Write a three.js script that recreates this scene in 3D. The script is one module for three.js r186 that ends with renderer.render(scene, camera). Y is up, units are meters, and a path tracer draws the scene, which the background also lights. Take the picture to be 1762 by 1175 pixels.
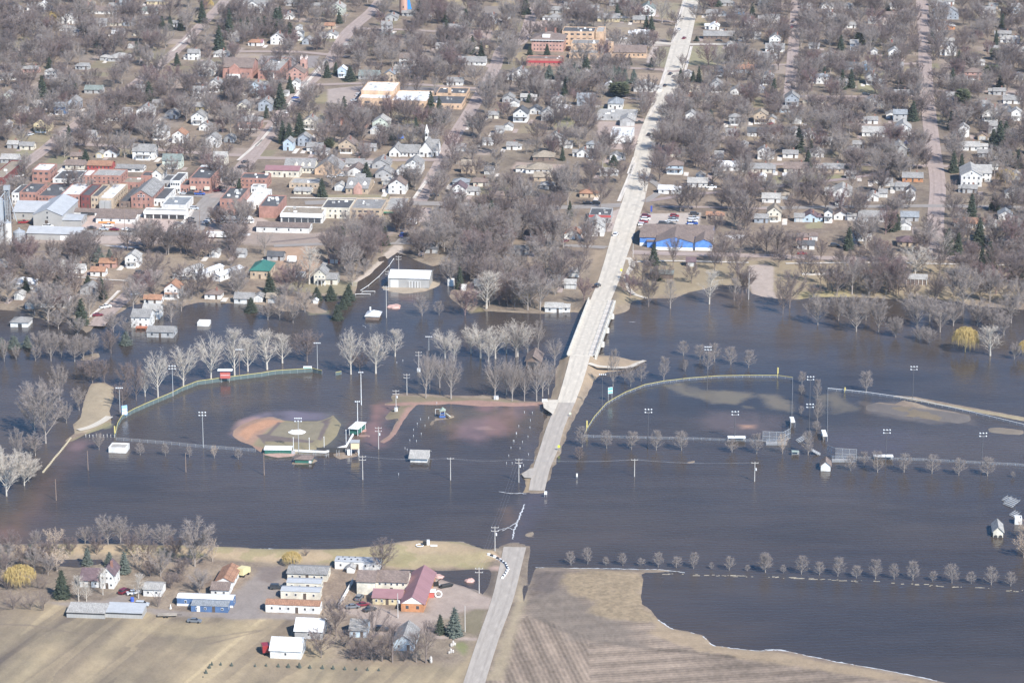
import * as THREE from 'three';
import { Sky } from 'three/addons/objects/Sky.js';
import { mergeGeometries } from 'three/addons/utils/BufferGeometryUtils.js';

// ---------------------------------------------------------------- camera, sky, sun, exposure
const scene = new THREE.Scene();
const RAD = Math.PI / 180, PITCH = 16 * RAD, FOC = 5116, HGT = 358, DIST = HGT / Math.tan(PITCH);
const camera = new THREE.PerspectiveCamera(2 * Math.atan(587.5 / FOC) / RAD, 1762 / 1175, 5, 20000);
camera.position.set(0, HGT, DIST);
camera.lookAt(0, 0, 0);
scene.add(camera);
const renderer = new THREE.WebGLRenderer({ antialias: true });
renderer.toneMapping = THREE.LinearToneMapping;
renderer.toneMappingExposure = 1.68;
renderer.shadowMap.enabled = true;
const SUN = new THREE.Vector3(6.0, 9.2, 8.6).normalize();
const sky = new Sky();
sky.scale.setScalar(15000);
sky.name = 'sky';
sky.userData = { kind: 'structure', label: 'clear pale blue daytime sky over the flooded town', category: 'sky' };
sky.material.uniforms.sunPosition.value.copy(SUN);
sky.material.uniforms.turbidity.value = 3.5;
sky.material.uniforms.rayleigh.value = 1.2;
sky.material.uniforms.mieCoefficient.value = 0.004;
sky.material.uniforms.cloudCoverage.value = 0;
scene.add(sky);
scene.environmentIntensity = 0.135;
const sun = new THREE.DirectionalLight(new THREE.Color(1, 0.95, 0.865), 4.4);
sun.position.copy(SUN).multiplyScalar(2500);
sun.castShadow = true;
sun.name = 'sun_light';
Object.assign(sun.shadow.camera, { left: -700, right: 700, top: 900, bottom: -900, near: 100, far: 5000 });
sun.shadow.mapSize.set(4096, 4096);
scene.add(sun); scene.add(sun.target);
scene.fog = new THREE.FogExp2(new THREE.Color(0.72, 0.80, 0.92), 0.00003);

// ---------------------------------------------------------------- helpers
const V3 = (x, y, z) => new THREE.Vector3(x, y, z);
function rngOf(seed) { let a = seed >>> 0; return () => { a |= 0; a = a + 0x6D2B79F5 | 0; let t = Math.imul(a ^ a >>> 15, 1 | a); t = t + Math.imul(t ^ t >>> 7, 61 | t) ^ t; return ((t ^ t >>> 14) >>> 0) / 4294967296; }; }
const CP = Math.cos(PITCH), SP = Math.sin(PITCH);
// a photo pixel gives a direction; the height of the plane it stands on gives its place
function P(x, y, h = 0) {
  const u = (x - 881) / FOC, v = -(y - 587.5) / FOC;
  const dy = v * CP - SP, dz = -v * SP - CP;
  const t = (h - HGT) / dy;
  return V3(u * t, h, DIST + dz * t);
}
function px(p) { // world -> photo pixel, used only to sort trees by their size in view
  const dx = p.x, dy = p.y - HGT, dz = p.z - DIST;
  const zc = -dz * CP - dy * SP, yc = dy * CP - dz * SP;
  return [881 + FOC * dx / zc, 587.5 - FOC * yc / zc, FOC / zc];
}
const pxm = (p) => px(p)[2];                       // pixels per metre at a place
const dep = (p) => Math.atan2(HGT - p.y, DIST - p.z);   // how steeply the place is looked down on
const TILE = { A: [0, 0], B: [440, 0], C: [880, 0], D: [1312, 0], E: [0, 280], F: [440, 280], G: [880, 280], H: [1312, 280], J: [0, 570], K: [440, 570], L: [880, 570], M: [1312, 570], U: [0, 870], V: [440, 870], W: [880, 870], X: [1312, 870] };
const ZOOM = 1762 / 450;
function tp(t, x, y) { return t === 'I' ? [x, y] : [TILE[t][0] + x / ZOOM, TILE[t][1] + y / ZOOM]; }
function pts(str) { // 'E 10,20 30,40 F 1,2' -> photo pixels
  let t = 'I'; const out = [];
  for (const k of str.trim().split(/\s+/)) { if (/^[A-Z]$/.test(k)) { t = k; continue; } const [x, y] = k.split(',').map(Number); out.push(tp(t, x, y)); }
  return out;
}
// value noise
const hash2 = (i, j) => { let h = Math.imul(i, 374761393) + Math.imul(j, 668265263) | 0; h = Math.imul(h ^ h >>> 13, 1274126177); return ((h ^ h >>> 16) >>> 0) / 4294967296; };
function vn(x, y) { const i = Math.floor(x), j = Math.floor(y), f = x - i, g = y - j, a = f * f * (3 - 2 * f), b = g * g * (3 - 2 * g); const p = hash2(i, j), q = hash2(i + 1, j), r = hash2(i, j + 1), s = hash2(i + 1, j + 1); return p + (q - p) * a + (r - p) * b + (p - q - r + s) * a * b; }
const fbm = (x, y, o = 4) => { let s = 0, a = 0.5, n = 0; for (let k = 0; k < o; k++) { s += a * vn(x, y); n += a; x = x * 2.03 + 17.1; y = y * 2.03 + 5.7; a *= 0.5; } return s / n; };

const taken = {};
function numbered(n) { const k = taken[n] = (taken[n] ?? -1) + 1; return k ? n + '_' + String(k).padStart(3, '0') : n; }
function tag(o, label, category, group, kind) { o.userData.label = label; o.userData.category = category; if (group) o.userData.group = group; if (kind) o.userData.kind = kind; return o; }
function mesh(name, geo, mat, parent) { const m = new THREE.Mesh(geo, mat); m.name = name; m.castShadow = m.receiveShadow = true; if (parent) parent.add(m); return m; }
function top(name, geo, mat, label, category, group, kind) { const m = mesh(numbered(name), geo, mat, scene); return tag(m, label, category, group, kind); }
function thing(name, label, category, p, ry = 0, group) { const g = new THREE.Group(); g.name = numbered(name); g.position.copy(p); g.rotation.y = ry; scene.add(g); return tag(g, label, category, group); }

// uv in metres, each face along its own main direction
function boxUV(g, s = 0.12) {
  if (g.index) g = g.toNonIndexed();
  g.computeVertexNormals();
  const p = g.attributes.position, n = g.attributes.normal, uv = new Float32Array(p.count * 2);
  for (let i = 0; i < p.count; i++) {
    const ax = Math.abs(n.getX(i)), ay = Math.abs(n.getY(i)), az = Math.abs(n.getZ(i));
    const x = p.getX(i), y = p.getY(i), z = p.getZ(i);
    const [u, v] = ay > 0.9 ? [x, z] : ax > az ? [z, y + x * 0.3] : [x, y + z * 0.3];
    uv[i * 2] = u * s; uv[i * 2 + 1] = v * s;
  }
  g.setAttribute('uv', new THREE.BufferAttribute(uv, 2));
  return g;
}
function bx(w, h, d, x = 0, y = 0, z = 0) { const g = new THREE.BoxGeometry(w, h, d); g.translate(x, y + h / 2, z); return boxUV(g); }   // stands on y
function tri(list) { const g = new THREE.BufferGeometry(); g.setAttribute('position', new THREE.BufferAttribute(new Float32Array(list.flat(2)), 3)); return boxUV(g); }
function cyl(r0, r1, h, n = 8, x = 0, y = 0, z = 0) { const g = new THREE.CylinderGeometry(r1, r0, h, n); g.translate(x, y + h / 2, z); return g; }
function bar(a, b, r, n = 5) { const d = b.clone().sub(a), g = new THREE.CylinderGeometry(r, r, d.length(), n); g.translate(0, d.length() / 2, 0); g.applyQuaternion(new THREE.Quaternion().setFromUnitVectors(V3(0, 1, 0), d.normalize())); g.translate(a.x, a.y, a.z); return g; }
const plain = (g) => { const h = g.index ? g.toNonIndexed() : g; for (const k of Object.keys(h.attributes)) if (!['position', 'normal', 'uv'].includes(k)) h.deleteAttribute(k); return h; };
const merge = (list) => mergeGeometries(list.map(plain));
const UNIT = bx(1, 1, 1);

function tex(w, h, f, srgb = true, repeat = true) {
  const d = new Uint8Array(w * h * 4);
  for (let j = 0; j < h; j++) for (let i = 0; i < w; i++) { const c = f(i, j), k = (j * w + i) * 4; d[k] = c[0]; d[k + 1] = c[1]; d[k + 2] = c[2]; d[k + 3] = 255; }
  const t = new THREE.DataTexture(d, w, h); t.magFilter = THREE.LinearFilter; t.minFilter = THREE.LinearMipmapLinearFilter; t.generateMipmaps = true;
  if (repeat) t.wrapS = t.wrapT = THREE.RepeatWrapping; if (srgb) t.colorSpace = THREE.SRGBColorSpace; t.needsUpdate = true; return t;
}
const tileNoise = (w, per, o) => { const out = new Float32Array(w * w); let amp = 1, tot = 0; for (let k = 0; k < o; k++) { const n = per << k; for (let j = 0; j < w; j++) for (let i = 0; i < w; i++) { const x = i / w * n, y = j / w * n, a = Math.floor(x), b = Math.floor(y), f = x - a, g = y - b, F = f * f * (3 - 2 * f), G = g * g * (3 - 2 * g), H = (p, q) => hash2((p % n) + 31 * k, (q % n) + 7); out[j * w + i] += amp * ((H(a, b) * (1 - F) + H(a + 1, b) * F) * (1 - G) + (H(a, b + 1) * (1 - F) + H(a + 1, b + 1) * F) * G); } tot += amp; amp *= 0.62; } return out.map((v) => v / tot); };
const N256 = tileNoise(256, 4, 6);
const grime = tex(256, 256, (i, j) => { const v = 205 + 50 * Math.min(1, Math.max(0, 0.5 + (N256[j * 256 + i] - 0.5) * 2.2)); return [v, v, v]; });
const shingles = tex(256, 256, (i, j) => { const row = Math.floor(j / 8), n = hash2(Math.floor((i + (row % 2) * 8) / 16), row), v = 165 + 40 * n + 50 * (N256[j * 256 + i]) - (j % 8 === 0 ? 35 : 0); return [v, v, v]; });
const ribbed = tex(256, 256, (i, j) => { const v = 205 + 35 * N256[j * 256 + i] - (i % 16 < 2 ? 35 : 0); return [v, v, v]; });
const mats = {};
function mat(name, r, g, b, rough = 0.85, map = grime, extra = {}) { return mats[name] ??= new THREE.MeshStandardMaterial({ name, color: new THREE.Color().setRGB(r, g, b), roughness: rough, map, ...extra }); }
// ---------------------------------------------------------------- the lie of the land
const LAND = 0.5, ALPHA = 6 * RAD;
const poly = (str, h = 0) => pts(str).map(([x, y]) => { const p = P(x, y, h); return [p.x, p.z]; });
function sdPoly(q, x, z) { // signed distance, inside positive
  let best = 1e12, inside = false;
  for (let i = 0, j = q.length - 1; i < q.length; j = i++) {
    const ax = q[j][0], az = q[j][1], bx_ = q[i][0] - ax, bz = q[i][1] - az, wx = x - ax, wz = z - az;
    const L = bx_ * bx_ + bz * bz, t = L ? Math.max(0, Math.min(1, (wx * bx_ + wz * bz) / L)) : 0, ex = wx - bx_ * t, ez = wz - bz * t;
    best = Math.min(best, ex * ex + ez * ez);
    if ((q[i][1] > z) !== (q[j][1] > z) && x < (q[j][0] - q[i][0]) * (z - q[i][1]) / (q[j][1] - q[i][1]) + q[i][0]) inside = !inside;
  }
  return (inside ? 1 : -1) * Math.sqrt(best);
}
function nearLine(q, x, z) { // distance to a polyline and how far along it
  let best = 1e9, at = 0;
  for (let i = 1; i < q.length; i++) {
    const ax = q[i - 1][0], az = q[i - 1][1], bx_ = q[i][0] - ax, bz = q[i][1] - az, t = Math.max(0, Math.min(1, ((x - ax) * bx_ + (z - az) * bz) / (bx_ * bx_ + bz * bz)));
    const d = Math.hypot(x - ax - bx_ * t, z - az - bz * t);
    if (d < best) { best = d; at = i - 1 + t; }
  }
  return [best, at];
}
const NORTH = 'I -300,525 0,533 40,536 62,548 118,556 140,566 150,574 162,560 200,541 226,526 245,521 262,526 300,530 325,524 342,520 400,522 441,523 455,526 470,533 495,536 524,533 535,539 562,539 562,535 545,528 553,512 583,509 611,506 616,484 634,474 657,452 684,434 695,438 718,449 744,458 780,452 812,456 816,474 800,490 776,500 772,510 780,518 803,533 812,538 826,524 834,535 890,538 931,540 1003,536 1013,524 1051,533 1074,521 1110,514 1161,513 1186,503 1212,498 1237,490 1284,492 1294,505 1312,510 1337,514 1373,516 1399,511 1465,511 1567,516 1616,513 1631,521 1646,518 1669,525 1710,529 1762,533 2100,540';
const LANDS = [
  [...poly(NORTH), [6000, -400], [6000, -9000], [-6000, -9000], [-6000, -200]],
  poly('F 845,842 880,800 960,775 1180,770 1255,800 1230,832 1130,870 1000,882 900,868'),
  poly('L 400,158 345,178 308,250 290,420 268,452 212,462 205,525 280,532 245,610 200,745 158,880 125,925 60,962 80,985 98,1005 78,1090 108,1092 132,1005 122,1078 215,1052 240,965 262,940 288,850 332,740 382,600 442,480 502,380 565,312 640,278 760,262 852,232 905,196 820,196 700,166 560,158 520,160'),
  poly('K 905,432 1000,414 1200,424 1340,432 1500,436 1540,425 1762,462 1790,470 L 215,475 215,500 K 1762,505 1680,505 1500,505 1300,488 1215,498 1085,492 1045,535 995,602 945,690 900,735 850,762 832,742 898,700 930,640 965,585 885,598 866,582 900,545 930,520 990,503 868,498 866,484 930,474'),
  poly('K 1165,632 1200,590 1250,580 1330,560 1340,580 1290,590 1220,600 1190,635'),
  poly('K -158,705 -152,668 -85,622 0,592 100,572 185,600 260,606 430,606 500,578 515,560 575,625 548,700 490,760 400,800 290,806 250,842 150,852 60,834 0,794 -20,772 -100,745'),
  poly('K 230,895 260,870 390,860 420,870 380,890 300,898'),
  poly('K 510,832 560,815 690,812 692,840 570,862'),
  poly('K 690,640 735,640 748,665 735,676 695,670'), poly('K 690,697 772,697 768,712 700,712'),
  poly('J 610,352 700,342 762,378 762,450 735,540 742,570 748,630 690,655 560,700 470,748 430,742 460,718 500,690 490,628 540,580 560,480 588,400'),
  poly('J 535,195 560,165 660,140 668,175 610,198'),
  poly('M 700,500 780,478 900,490 940,465 1030,480 1120,510 1300,545 1400,565 1410,605 1330,622 1200,605 1080,585 900,565 800,545 705,535'),
  poly('M 870,428 1030,442 1762,578 1900,600 1900,622 1762,604 1030,466 880,440'),
  poly('M 1515,652 1600,648 1762,668 1762,700 1660,695 1540,680'),
  poly('L 1180,878 1240,872 1238,888 1200,892'), poly('W 60,203 120,193 160,200 150,214 90,210'), poly('W 105,184 155,174 152,190 112,192'),
  [...poly('U -900,240 0,262 130,262 480,259 1190,266 1470,276 1720,291 V 210,296 480,298 640,292 850,268 1000,241 1080,236 1380,246 1480,281 1560,300 1680,300 1700,285 1715,275 1775,275 W 82,282 88,330 72,380 58,480 44,600 40,650 80,660 104,580 162,418 210,414 700,430 1000,429 1170,449 1000,449 875,452 892,500 880,560 872,620 882,665 940,702 985,762 1080,826 1240,861 1285,872 1360,940 1500,960 1640,976 1762,976 X 20,970 150,976 210,990 450,1040 640,1076 900,1121 1180,1180 1800,1310'), [900, 420], [6000, 600], [6000, 6000], [-6000, 6000], [-6000, 250]],
];
const PONDS = [poly('V 950,418 1250,430 1560,418 1640,450 1600,600 1545,608 1500,560 1380,530 1200,472 960,452', LAND), poly('U 280,362 480,352 690,350 690,382 520,408 300,392', LAND), poly('F 815,640 840,625 880,620 870,655 830,662', LAND)];
const dike = poly('U -900,240 0,262 130,262 480,259 1190,266 1470,276 1720,291 V 210,296 480,298 640,292 850,268 1000,241 1080,236 1380,246 1480,281 1560,300');
// main road: photo pixel, height, width
const MAIN = [['I', 817.4, 1170, .62, 6.8], ['I', 800, 1230, .62, 6.8], ['I', 841, 1097, .62, 6.8], ['I', 864, 1033, .62, 7.2], ['I', 879, 972, .6, 7.6], ['I', 886, 941, .25, 8]].sort((a, b) => b[2] - a[2]);
const MAIN2 = [[923.4, 844, .22, 6], [932, 806, .4, 6.4], [944, 774, .6, 7.2], [956.6, 733, .95, 7.0], [974, 692.6, 1.5, 7.4], [987, 654, 2.3, 8.2], [998.8, 611, 3.3, 8.6]];
const BRIDGE = [[998.8, 611, 3.3, 8.6], [1013, 571, 3.4, 9.0], [1033.5, 517, 3.3, 9.4]];
const MAIN3 = [[1033.5, 517, 3.3, 9.4], [1047, 484, 2.4, 9.6], [1059, 446, 1.2, 10], [1069, 414, .62, 11], [1078, 382, .62, 11.5], [1091.5, 341, .62, 11.5], [1101, 300, .62, 11], [1117, 230, .62, 11], [1147, 158, .62, 12], [1171, 77, .62, 12.5], [1189, 0, .62, 12], [1206, -70, .62, 12]];
const lineOf = (l) => l.map((e) => { const [x, y, h, w] = typeof e[0] === 'string' ? e.slice(1) : e; const p = P(x, y, h); return [p.x, p.z, h, w]; });
const M1 = lineOf(MAIN), M2 = lineOf(MAIN2), MB_ = lineOf(BRIDGE), M3 = lineOf(MAIN3);
function embank(l, x, z) { const [d, at] = nearLine(l, x, z); if (d > 30) return -9; const i = Math.min(l.length - 2, Math.floor(at)), t = at - i, h = l[i][2] + (l[i + 1][2] - l[i][2]) * t, w = l[i][3] + (l[i + 1][3] - l[i][3]) * t; return h - 0.16 - Math.max(0, d - w / 2 - (l === M2 ? .5 : 1.2)) * (l === M2 ? .75 : 0.42); }
const boxesOf = LANDS.map((q) => [Math.min(...q.map((a) => a[0])), Math.max(...q.map((a) => a[0])), Math.min(...q.map((a) => a[1])), Math.max(...q.map((a) => a[1]))]);
function groundH(x, z) {
  if (z < -420) return z > -900 ? LAND : LAND;
  let sd = -30;
  LANDS.forEach((q, k) => { const b = boxesOf[k]; if (x < b[0] - 12 || x > b[1] + 12 || z < b[2] - 12 || z > b[3] + 12) return; sd = Math.max(sd, sdPoly(q, x, z)); });
  for (const q of PONDS) sd = Math.min(sd, -sdPoly(q, x, z));
  if (sd < 8) sd += (fbm(x * 0.35, z * 0.2, 3) - 0.5) * 2.2 * Math.min(1, Math.max(0.25, Math.abs(sd) / 2));
  let h = Math.max(-0.9, Math.min(LAND, sd * 0.13));
  const [dd] = z > 60 && x < 20 ? nearLine(dike, x, z) : [99];
  if (sd > 0 && dd < 22) h += 1.25 * Math.exp(-(((dd - 6) / 4.5) ** 2));
  for (const l of [M1, M2, M3]) h = Math.max(h, embank(l, x, z));
  for (const l of [M1, M2, M3]) { const [d, at] = nearLine(l, x, z), i = Math.min(l.length - 2, Math.floor(at)), t = at - i; if (d < (l[i][3] + (l[i + 1][3] - l[i][3]) * t) / 2 + 1.2) h = Math.min(h, l[i][2] + (l[i + 1][2] - l[i][2]) * t - 0.16); }
  return h;
}
function gp(x, y) { let h = LAND, p; for (let k = 0; k < 4; k++) { p = P(x, y, h); h = Math.max(0, groundH(p.x, p.z)); } p = P(x, y, h); return p; }
function gt(t, x, y) { const [a, b] = tp(t, x, y); return gp(a, b); }

// ---------------------------------------------------------------- ground sheet
const TX0 = -440, TX1 = 440, TZ0 = -960, TZ1 = 410, TW = 2048, TH = 2048;
const GC = new Float32Array(TW * TH * 3);
for (let j = 0; j < TH; j++) for (let i = 0; i < TW; i++) {
  const x = TX0 + (i + .5) / TW * (TX1 - TX0), z = TZ0 + (j + .5) / TH * (TZ1 - TZ0), k = (j * TW + i) * 3;
  const a = fbm(x * .02 + 3, z * .02, 3), b = fbm(x * .12, z * .09 + 40, 3), c = hash2(i, j);
  const g = Math.max(0, Math.min(1, (a - .35) * 2.4)), m = Math.max(0, Math.min(1, (b - .3) * 2));
  // dry grass, bare earth, a little green
  const e = fbm(x * .55 + 7, z * .4, 2) - .5; let r = .31 - .11 * m + .05 * g + e * .1, gr = .247 - .092 * m + .028 * g + e * .085, bl = .18 - .062 * m + .02 * g + e * .065;
  const f = (.82 + .36 * c) * (z < -150 ? .82 : .95); GC[k] = r * f; GC[k + 1] = gr * f; GC[k + 2] = bl * f;
}
function paint(q, col, soft = 1.5, amount = 1, wob = 1, f = null) { // q: world outline; the edge wanders by wob metres
  const bb = [Math.min(...q.map((a) => a[0])), Math.max(...q.map((a) => a[0])), Math.min(...q.map((a) => a[1])), Math.max(...q.map((a) => a[1]))], e = soft + wob + 1;
  const i0 = Math.max(0, Math.floor((bb[0] - e - TX0) / (TX1 - TX0) * TW)), i1 = Math.min(TW - 1, Math.ceil((bb[1] + e - TX0) / (TX1 - TX0) * TW)), j0 = Math.max(0, Math.floor((bb[2] - e - TZ0) / (TZ1 - TZ0) * TH)), j1 = Math.min(TH - 1, Math.ceil((bb[3] + e - TZ0) / (TZ1 - TZ0) * TH));
  for (let j = j0; j <= j1; j++) for (let i = i0; i <= i1; i++) {
    const x = TX0 + (i + .5) / TW * (TX1 - TX0), z = TZ0 + (j + .5) / TH * (TZ1 - TZ0);
    let s = sdPoly(q, x, z); s += (fbm(x * .3, z * .25, 3) - .5) * 2 * wob;
    let a = Math.max(0, Math.min(1, .5 + s / (2 * soft))) * amount; if (a <= 0) continue;
    const n = .78 + .44 * (0.4 * hash2(i + 9, j) + .6 * fbm(x * .4, z * .3, 3)), c = f ? f(x, z, col) : col, k = (j * TW + i) * 3;
    if (f && c[3] !== undefined) a *= c[3];
    for (let m = 0; m < 3; m++) GC[k + m] += (c[m] * n - GC[k + m]) * a;
  }
}
const DIRT = [.42, .335, .285], PINK = [.45, .30, .255], GRASS = [.33, .275, .165], OLIVE = [.235, .215, .115], STRAW = [.40, .315, .19], BROWN = [.225, .175, .13], GREYD = [.30, .255, .225], WETD = [.105, .085, .08], ORANGE = [.50, .27, .16];
// town: yard patches along the street grid
{ const R = rngOf(5); for (let k = 0; k < 520; k++) { const cx = TX0 + R() * (TX1 - TX0), cz = TZ0 + R() * 620, w = 8 + R() * 18, d = 12 + R() * 26; const c = Math.cos(ALPHA), s = Math.sin(ALPHA); const q = [[-w, -d], [w, -d], [w, d], [-w, d]].map(([a, b]) => [cx + a * c / 2 - b * s / 2, cz + a * s / 2 + b * c / 2]); paint(q, [GRASS, BROWN, OLIVE, DIRT, BROWN, GREYD, STRAW][Math.floor(R() * 7)], 1.2, .35 + R() * .4, .8); } }
const LP = (s) => poly(s, LAND);
// foreground meadow and yards
paint(LP('U -300,700 330,660 430,640 1000,700 1762,745 V 400,745 500,1060 1380,1075 1500,900 1600,900 1400,1300 U -300,1500'), [.345, .27, .175], 3, .95, 1.5, (x, z, c) => { const st = fbm((x * .97 + z * .26) * .16, (z - x * .27) * .012 + 3, 3), m = fbm(x * .05, z * .04, 3); const mow = vn((x * .94 + z * .34) * .22, (z - x * .3) * .006), d = Math.max(0, Math.min(1, (m - .42) * 3.5)) * .5, g = (st - .5) * 1.1 + (mow > .72 ? .25 : mow < .25 ? -.2 : 0); return [c[0] * (1 + g) * (1 - d * .5), c[1] * (1 + g) * (1 - d * .46), c[2] * (1 + g * .8) * (1 - d * .4)]; });
paint(LP('U 850,800 1200,790 1750,800 V 0,820 -20,850 U 1300,890 1000,860'), STRAW, 2.5, .6, 2);
for (const s of ['U 0,795 200,800 540,860 540,868 200,812 0,803', 'U 1390,930 1762,840 1762,846 1395,940', 'U 1250,905 1762,835 1762,840 1260,912']) paint(LP(s), BROWN, .4, .75, .3);
paint(LP('U 330,650 700,640 830,590 870,620 850,680 990,690 1280,715 1560,720 1762,560 1762,760 1100,745 1000,720 400,672'), GREYD, 1, .85, .8);
paint(LP('V -150,600 30,420 180,410 200,600 60,640 50,720 420,735 420,765 -200,765 -250,690'), [.29, .25, .225], 1, .85, 1);
paint(LP('V 0,420 180,400 200,470 100,520 0,500'), [.17, .13, .115], 1.5, .6, 2);
paint(LP('V 560,700 780,660 960,720 1150,720 1180,500 1300,450 1450,460 1480,560 1560,610 1650,630 1600,690 1450,700 1190,790 1180,860 800,870 700,760'), DIRT, 1.2, .8, 1.2);
paint(LP('V 1200,870 1500,890 1490,910 1210,895'), DIRT, .5, .9, .4);
paint(LP('V 1400,740 1480,700 1550,705 1540,800 1490,880 1400,850'), [.2, .17, .105], 1, .8, 1);
for (const s of ['V 1570,330 1700,410 1690,470 1640,560 1600,630 1720,640 1730,420 1640,340', 'V 1430,470 1470,460 1480,540 1400,540', 'V 1560,410 1660,405 1650,440 1580,435', 'V 1200,460 1440,460 1430,520 1260,500', 'V 700,470 780,450 850,480 700,490']) paint(LP(s), [.53, .37, .31], .8, .8, .8);
paint(LP('V 780,450 1300,440 1560,400 1640,450 1600,620 1480,560 1200,480 960,460'), [.13, .105, .09], 1.5, .8, 1);
paint(LP('U -200,260 1700,290 V 480,300 850,272 1080,240 1400,250 1560,300 1640,340 1550,415 960,415 500,390 0,380 U 1470,360 900,330 -200,330'), [.43, .325, .205], 1.5, .85, 1, (x, z, c) => { const g = fbm(x * .07, z * .1 + 9, 3); return g > .55 ? [.345, .285, .155] : c; });
paint(LP('V 960,330 1560,330 1500,405 980,405'), [.36, .315, .155], 2, .45, 2);
paint(LP('V 1400,1010 1330,930 1400,920 1430,960'), [.2, .22, .08], 1, .7, 1);
// bare ploughed field and the straw drift on the flooded corner
paint(LP('W 165,420 1175,455 985,765 1300,900 1650,985 X 1250,1250 W -300,1600 -200,1175 100,640'), [.27, .208, .158], .8, 1, .4, (x, z, c) => {
  const u = x * .985 - z * .17, v = z * .985 + x * .17; const far = fbm(x * .04, z * .04, 3);
  const cross = nearLine(poly('W 150,740 330,830 550,900 900,960 1762,1040', LAND), x, z)[0];
  const inRow = sdPoly(LP('W 100,740 300,800 520,880 530,1175 -300,1500 -200,1200'), x, z) > 0;
  const w = inRow ? Math.sin(u * 4.2 + fbm(x * .2, z * .2, 2) * 1.5) * .5 + Math.sin(u * .9 + 1.4) * .5 : Math.sin(v * 3.4 + fbm(x * .15, z * .1, 2) * 2.2) * .45 + Math.sin(v * .75 + 2) * .45;
  const clod = fbm(x * 1.1, z * .7, 2) - .5, f = 1 + w * .42 * (.4 + far) + (far - .5) * .7 + clod * .45 - (cross < 1.2 ? .3 : 0); return [c[0] * f, c[1] * f, c[2] * f]; });
paint(LP('W 100,640 250,560 360,560 480,640 620,700 800,800 900,960 400,900 140,740'), [.19, .155, .125], 3, .75, 3, (x, z, c) => { const f = .75 + .6 * fbm(x * 1.2, z * .35, 3); return c.map((q) => q * f); });
paint(LP('W 110,580 170,430 370,440 330,560 200,600'), [.11, .09, .085], 3, .7, 3, (x, z, c) => { const f = .6 + .9 * fbm(x * 1.4 + z * .4, z * .2, 3); return c.map((q) => q * f); });
paint(LP('W 375,455 560,440 880,448 892,500 880,620 940,702 985,765 900,790 760,775 640,770 530,720 560,640 420,600 335,525'), [.31, .236, .15], 1.5, .95, 2.2, (x, z, c) => { const f = .62 + .8 * fbm(x * .9 + z * .5, z * .9 - x * .3, 3); return c.map((q) => q * f); });
paint(LP('W 985,760 1080,826 1285,872 1500,960 1762,985 X 450,1055 1180,1195 800,1170 W 1762,1060 1500,1020 1200,960 950,860'), [.40, .30, .19], 1.2, .7, 2);
paint(LP('W 45,480 100,640 60,760 -60,1175 -160,1175 -20,800 40,640'), [.39, .315, .21], 1, .85, 1);
// banks, islands and ball field
paint(LP('L 400,158 345,178 308,250 290,420 268,452 300,460 360,330 420,160'), [.38, .295, .20], 1, .9, 1);
paint(LP('L 545,170 700,166 905,196 850,232 640,278 500,380 380,600 330,740 290,740 420,450 500,230 530,200'), [.39, .295, .20], 1, .9, 1);
paint(LP('L 280,540 245,610 200,745 158,880 130,925 100,1000 80,1090 108,1090 200,900 260,700 300,545'), [.36, .27, .17], .6, .9, .5);
paint(LP('K 860,560 905,432 1762,462 1790,515 1215,500 1060,500 960,600 900,600'), [.215, .178, .112], .8, .85, 1);
for (const s of ['K 868,484 1200,470 1500,465 1762,480 L 215,475 215,515 K 1762,515 1500,515 1215,495 870,498', 'K 1090,490 1045,535 945,690 850,770 835,740 900,700 960,600 1020,505', 'K 685,638 750,638 772,712 690,712']) paint(LP(s), [.34, .205, .168], .8, .9, .8);
paint(LP('K 1160,640 1350,560 1350,590 1190,640'), [.52, .42, .28], .6, .9, .4);
paint(LP('K -158,705 -152,668 -85,622 0,592 100,572 575,560 600,700 400,830 150,870 -20,800'), [.265, .225, .14], .6, 1, .3);
paint(LP('K -165,700 -152,660 -85,615 0,588 110,568 190,600 100,650 40,700 -20,760 60,790 0,810 -100,750'), [.38, .235, .17], .8, .95, .5);
paint(LP('K -120,690 -60,640 60,596 185,600 120,630 20,670 -60,730'), ORANGE, 1, .85, .6);
paint(LP('K 60,715 90,690 165,615 500,604 470,625 405,735 360,735'), [.25, .215, .15], .4, 1, .2);
for (const s of ['K 60,760 0,700 70,690 150,610 170,615 95,700 360,735 400,735 380,750 60,740', 'K 465,620 505,600 440,735 410,730', 'K 430,605 520,570 470,630']) paint(LP(s), [.15, .115, .115], .35, .85, .3);
paint(LP('K 260,655 300,655 320,675 270,680'), [.3, .24, .17], .6, .8, .3);
paint(LP('K -10,830 60,815 300,815 270,840 100,862'), PINK, .6, .9, .5);
paint(LP('J 610,352 700,342 762,378 742,570 690,655 500,690 490,628 560,480'), [.39, .315, .215], 1, .9, 1);
paint(LP('J 440,740 560,690 740,600 748,640 560,715'), OLIVE, .6, .8, .6);
paint(LP('M 690,470 1420,560 1420,630 690,540'), [.185, .148, .102], 1, .9, 1, (x, z, c) => fbm(x * .13, z * .09, 3) > .53 ? [.135, .122, .118] : c);
paint(LP('M 1500,640 1762,660 1762,705 1530,690'), [.2, .168, .135], 1, .9, 1);
paint(LP('M 870,428 1762,575 1762,610 880,445'), [.36, .30, .19], .6, .9, .5);
paint(LP('F 845,842 880,790 1255,795 1230,832 1000,885'), [.40, .33, .25], .8, .9, .8);
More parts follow.
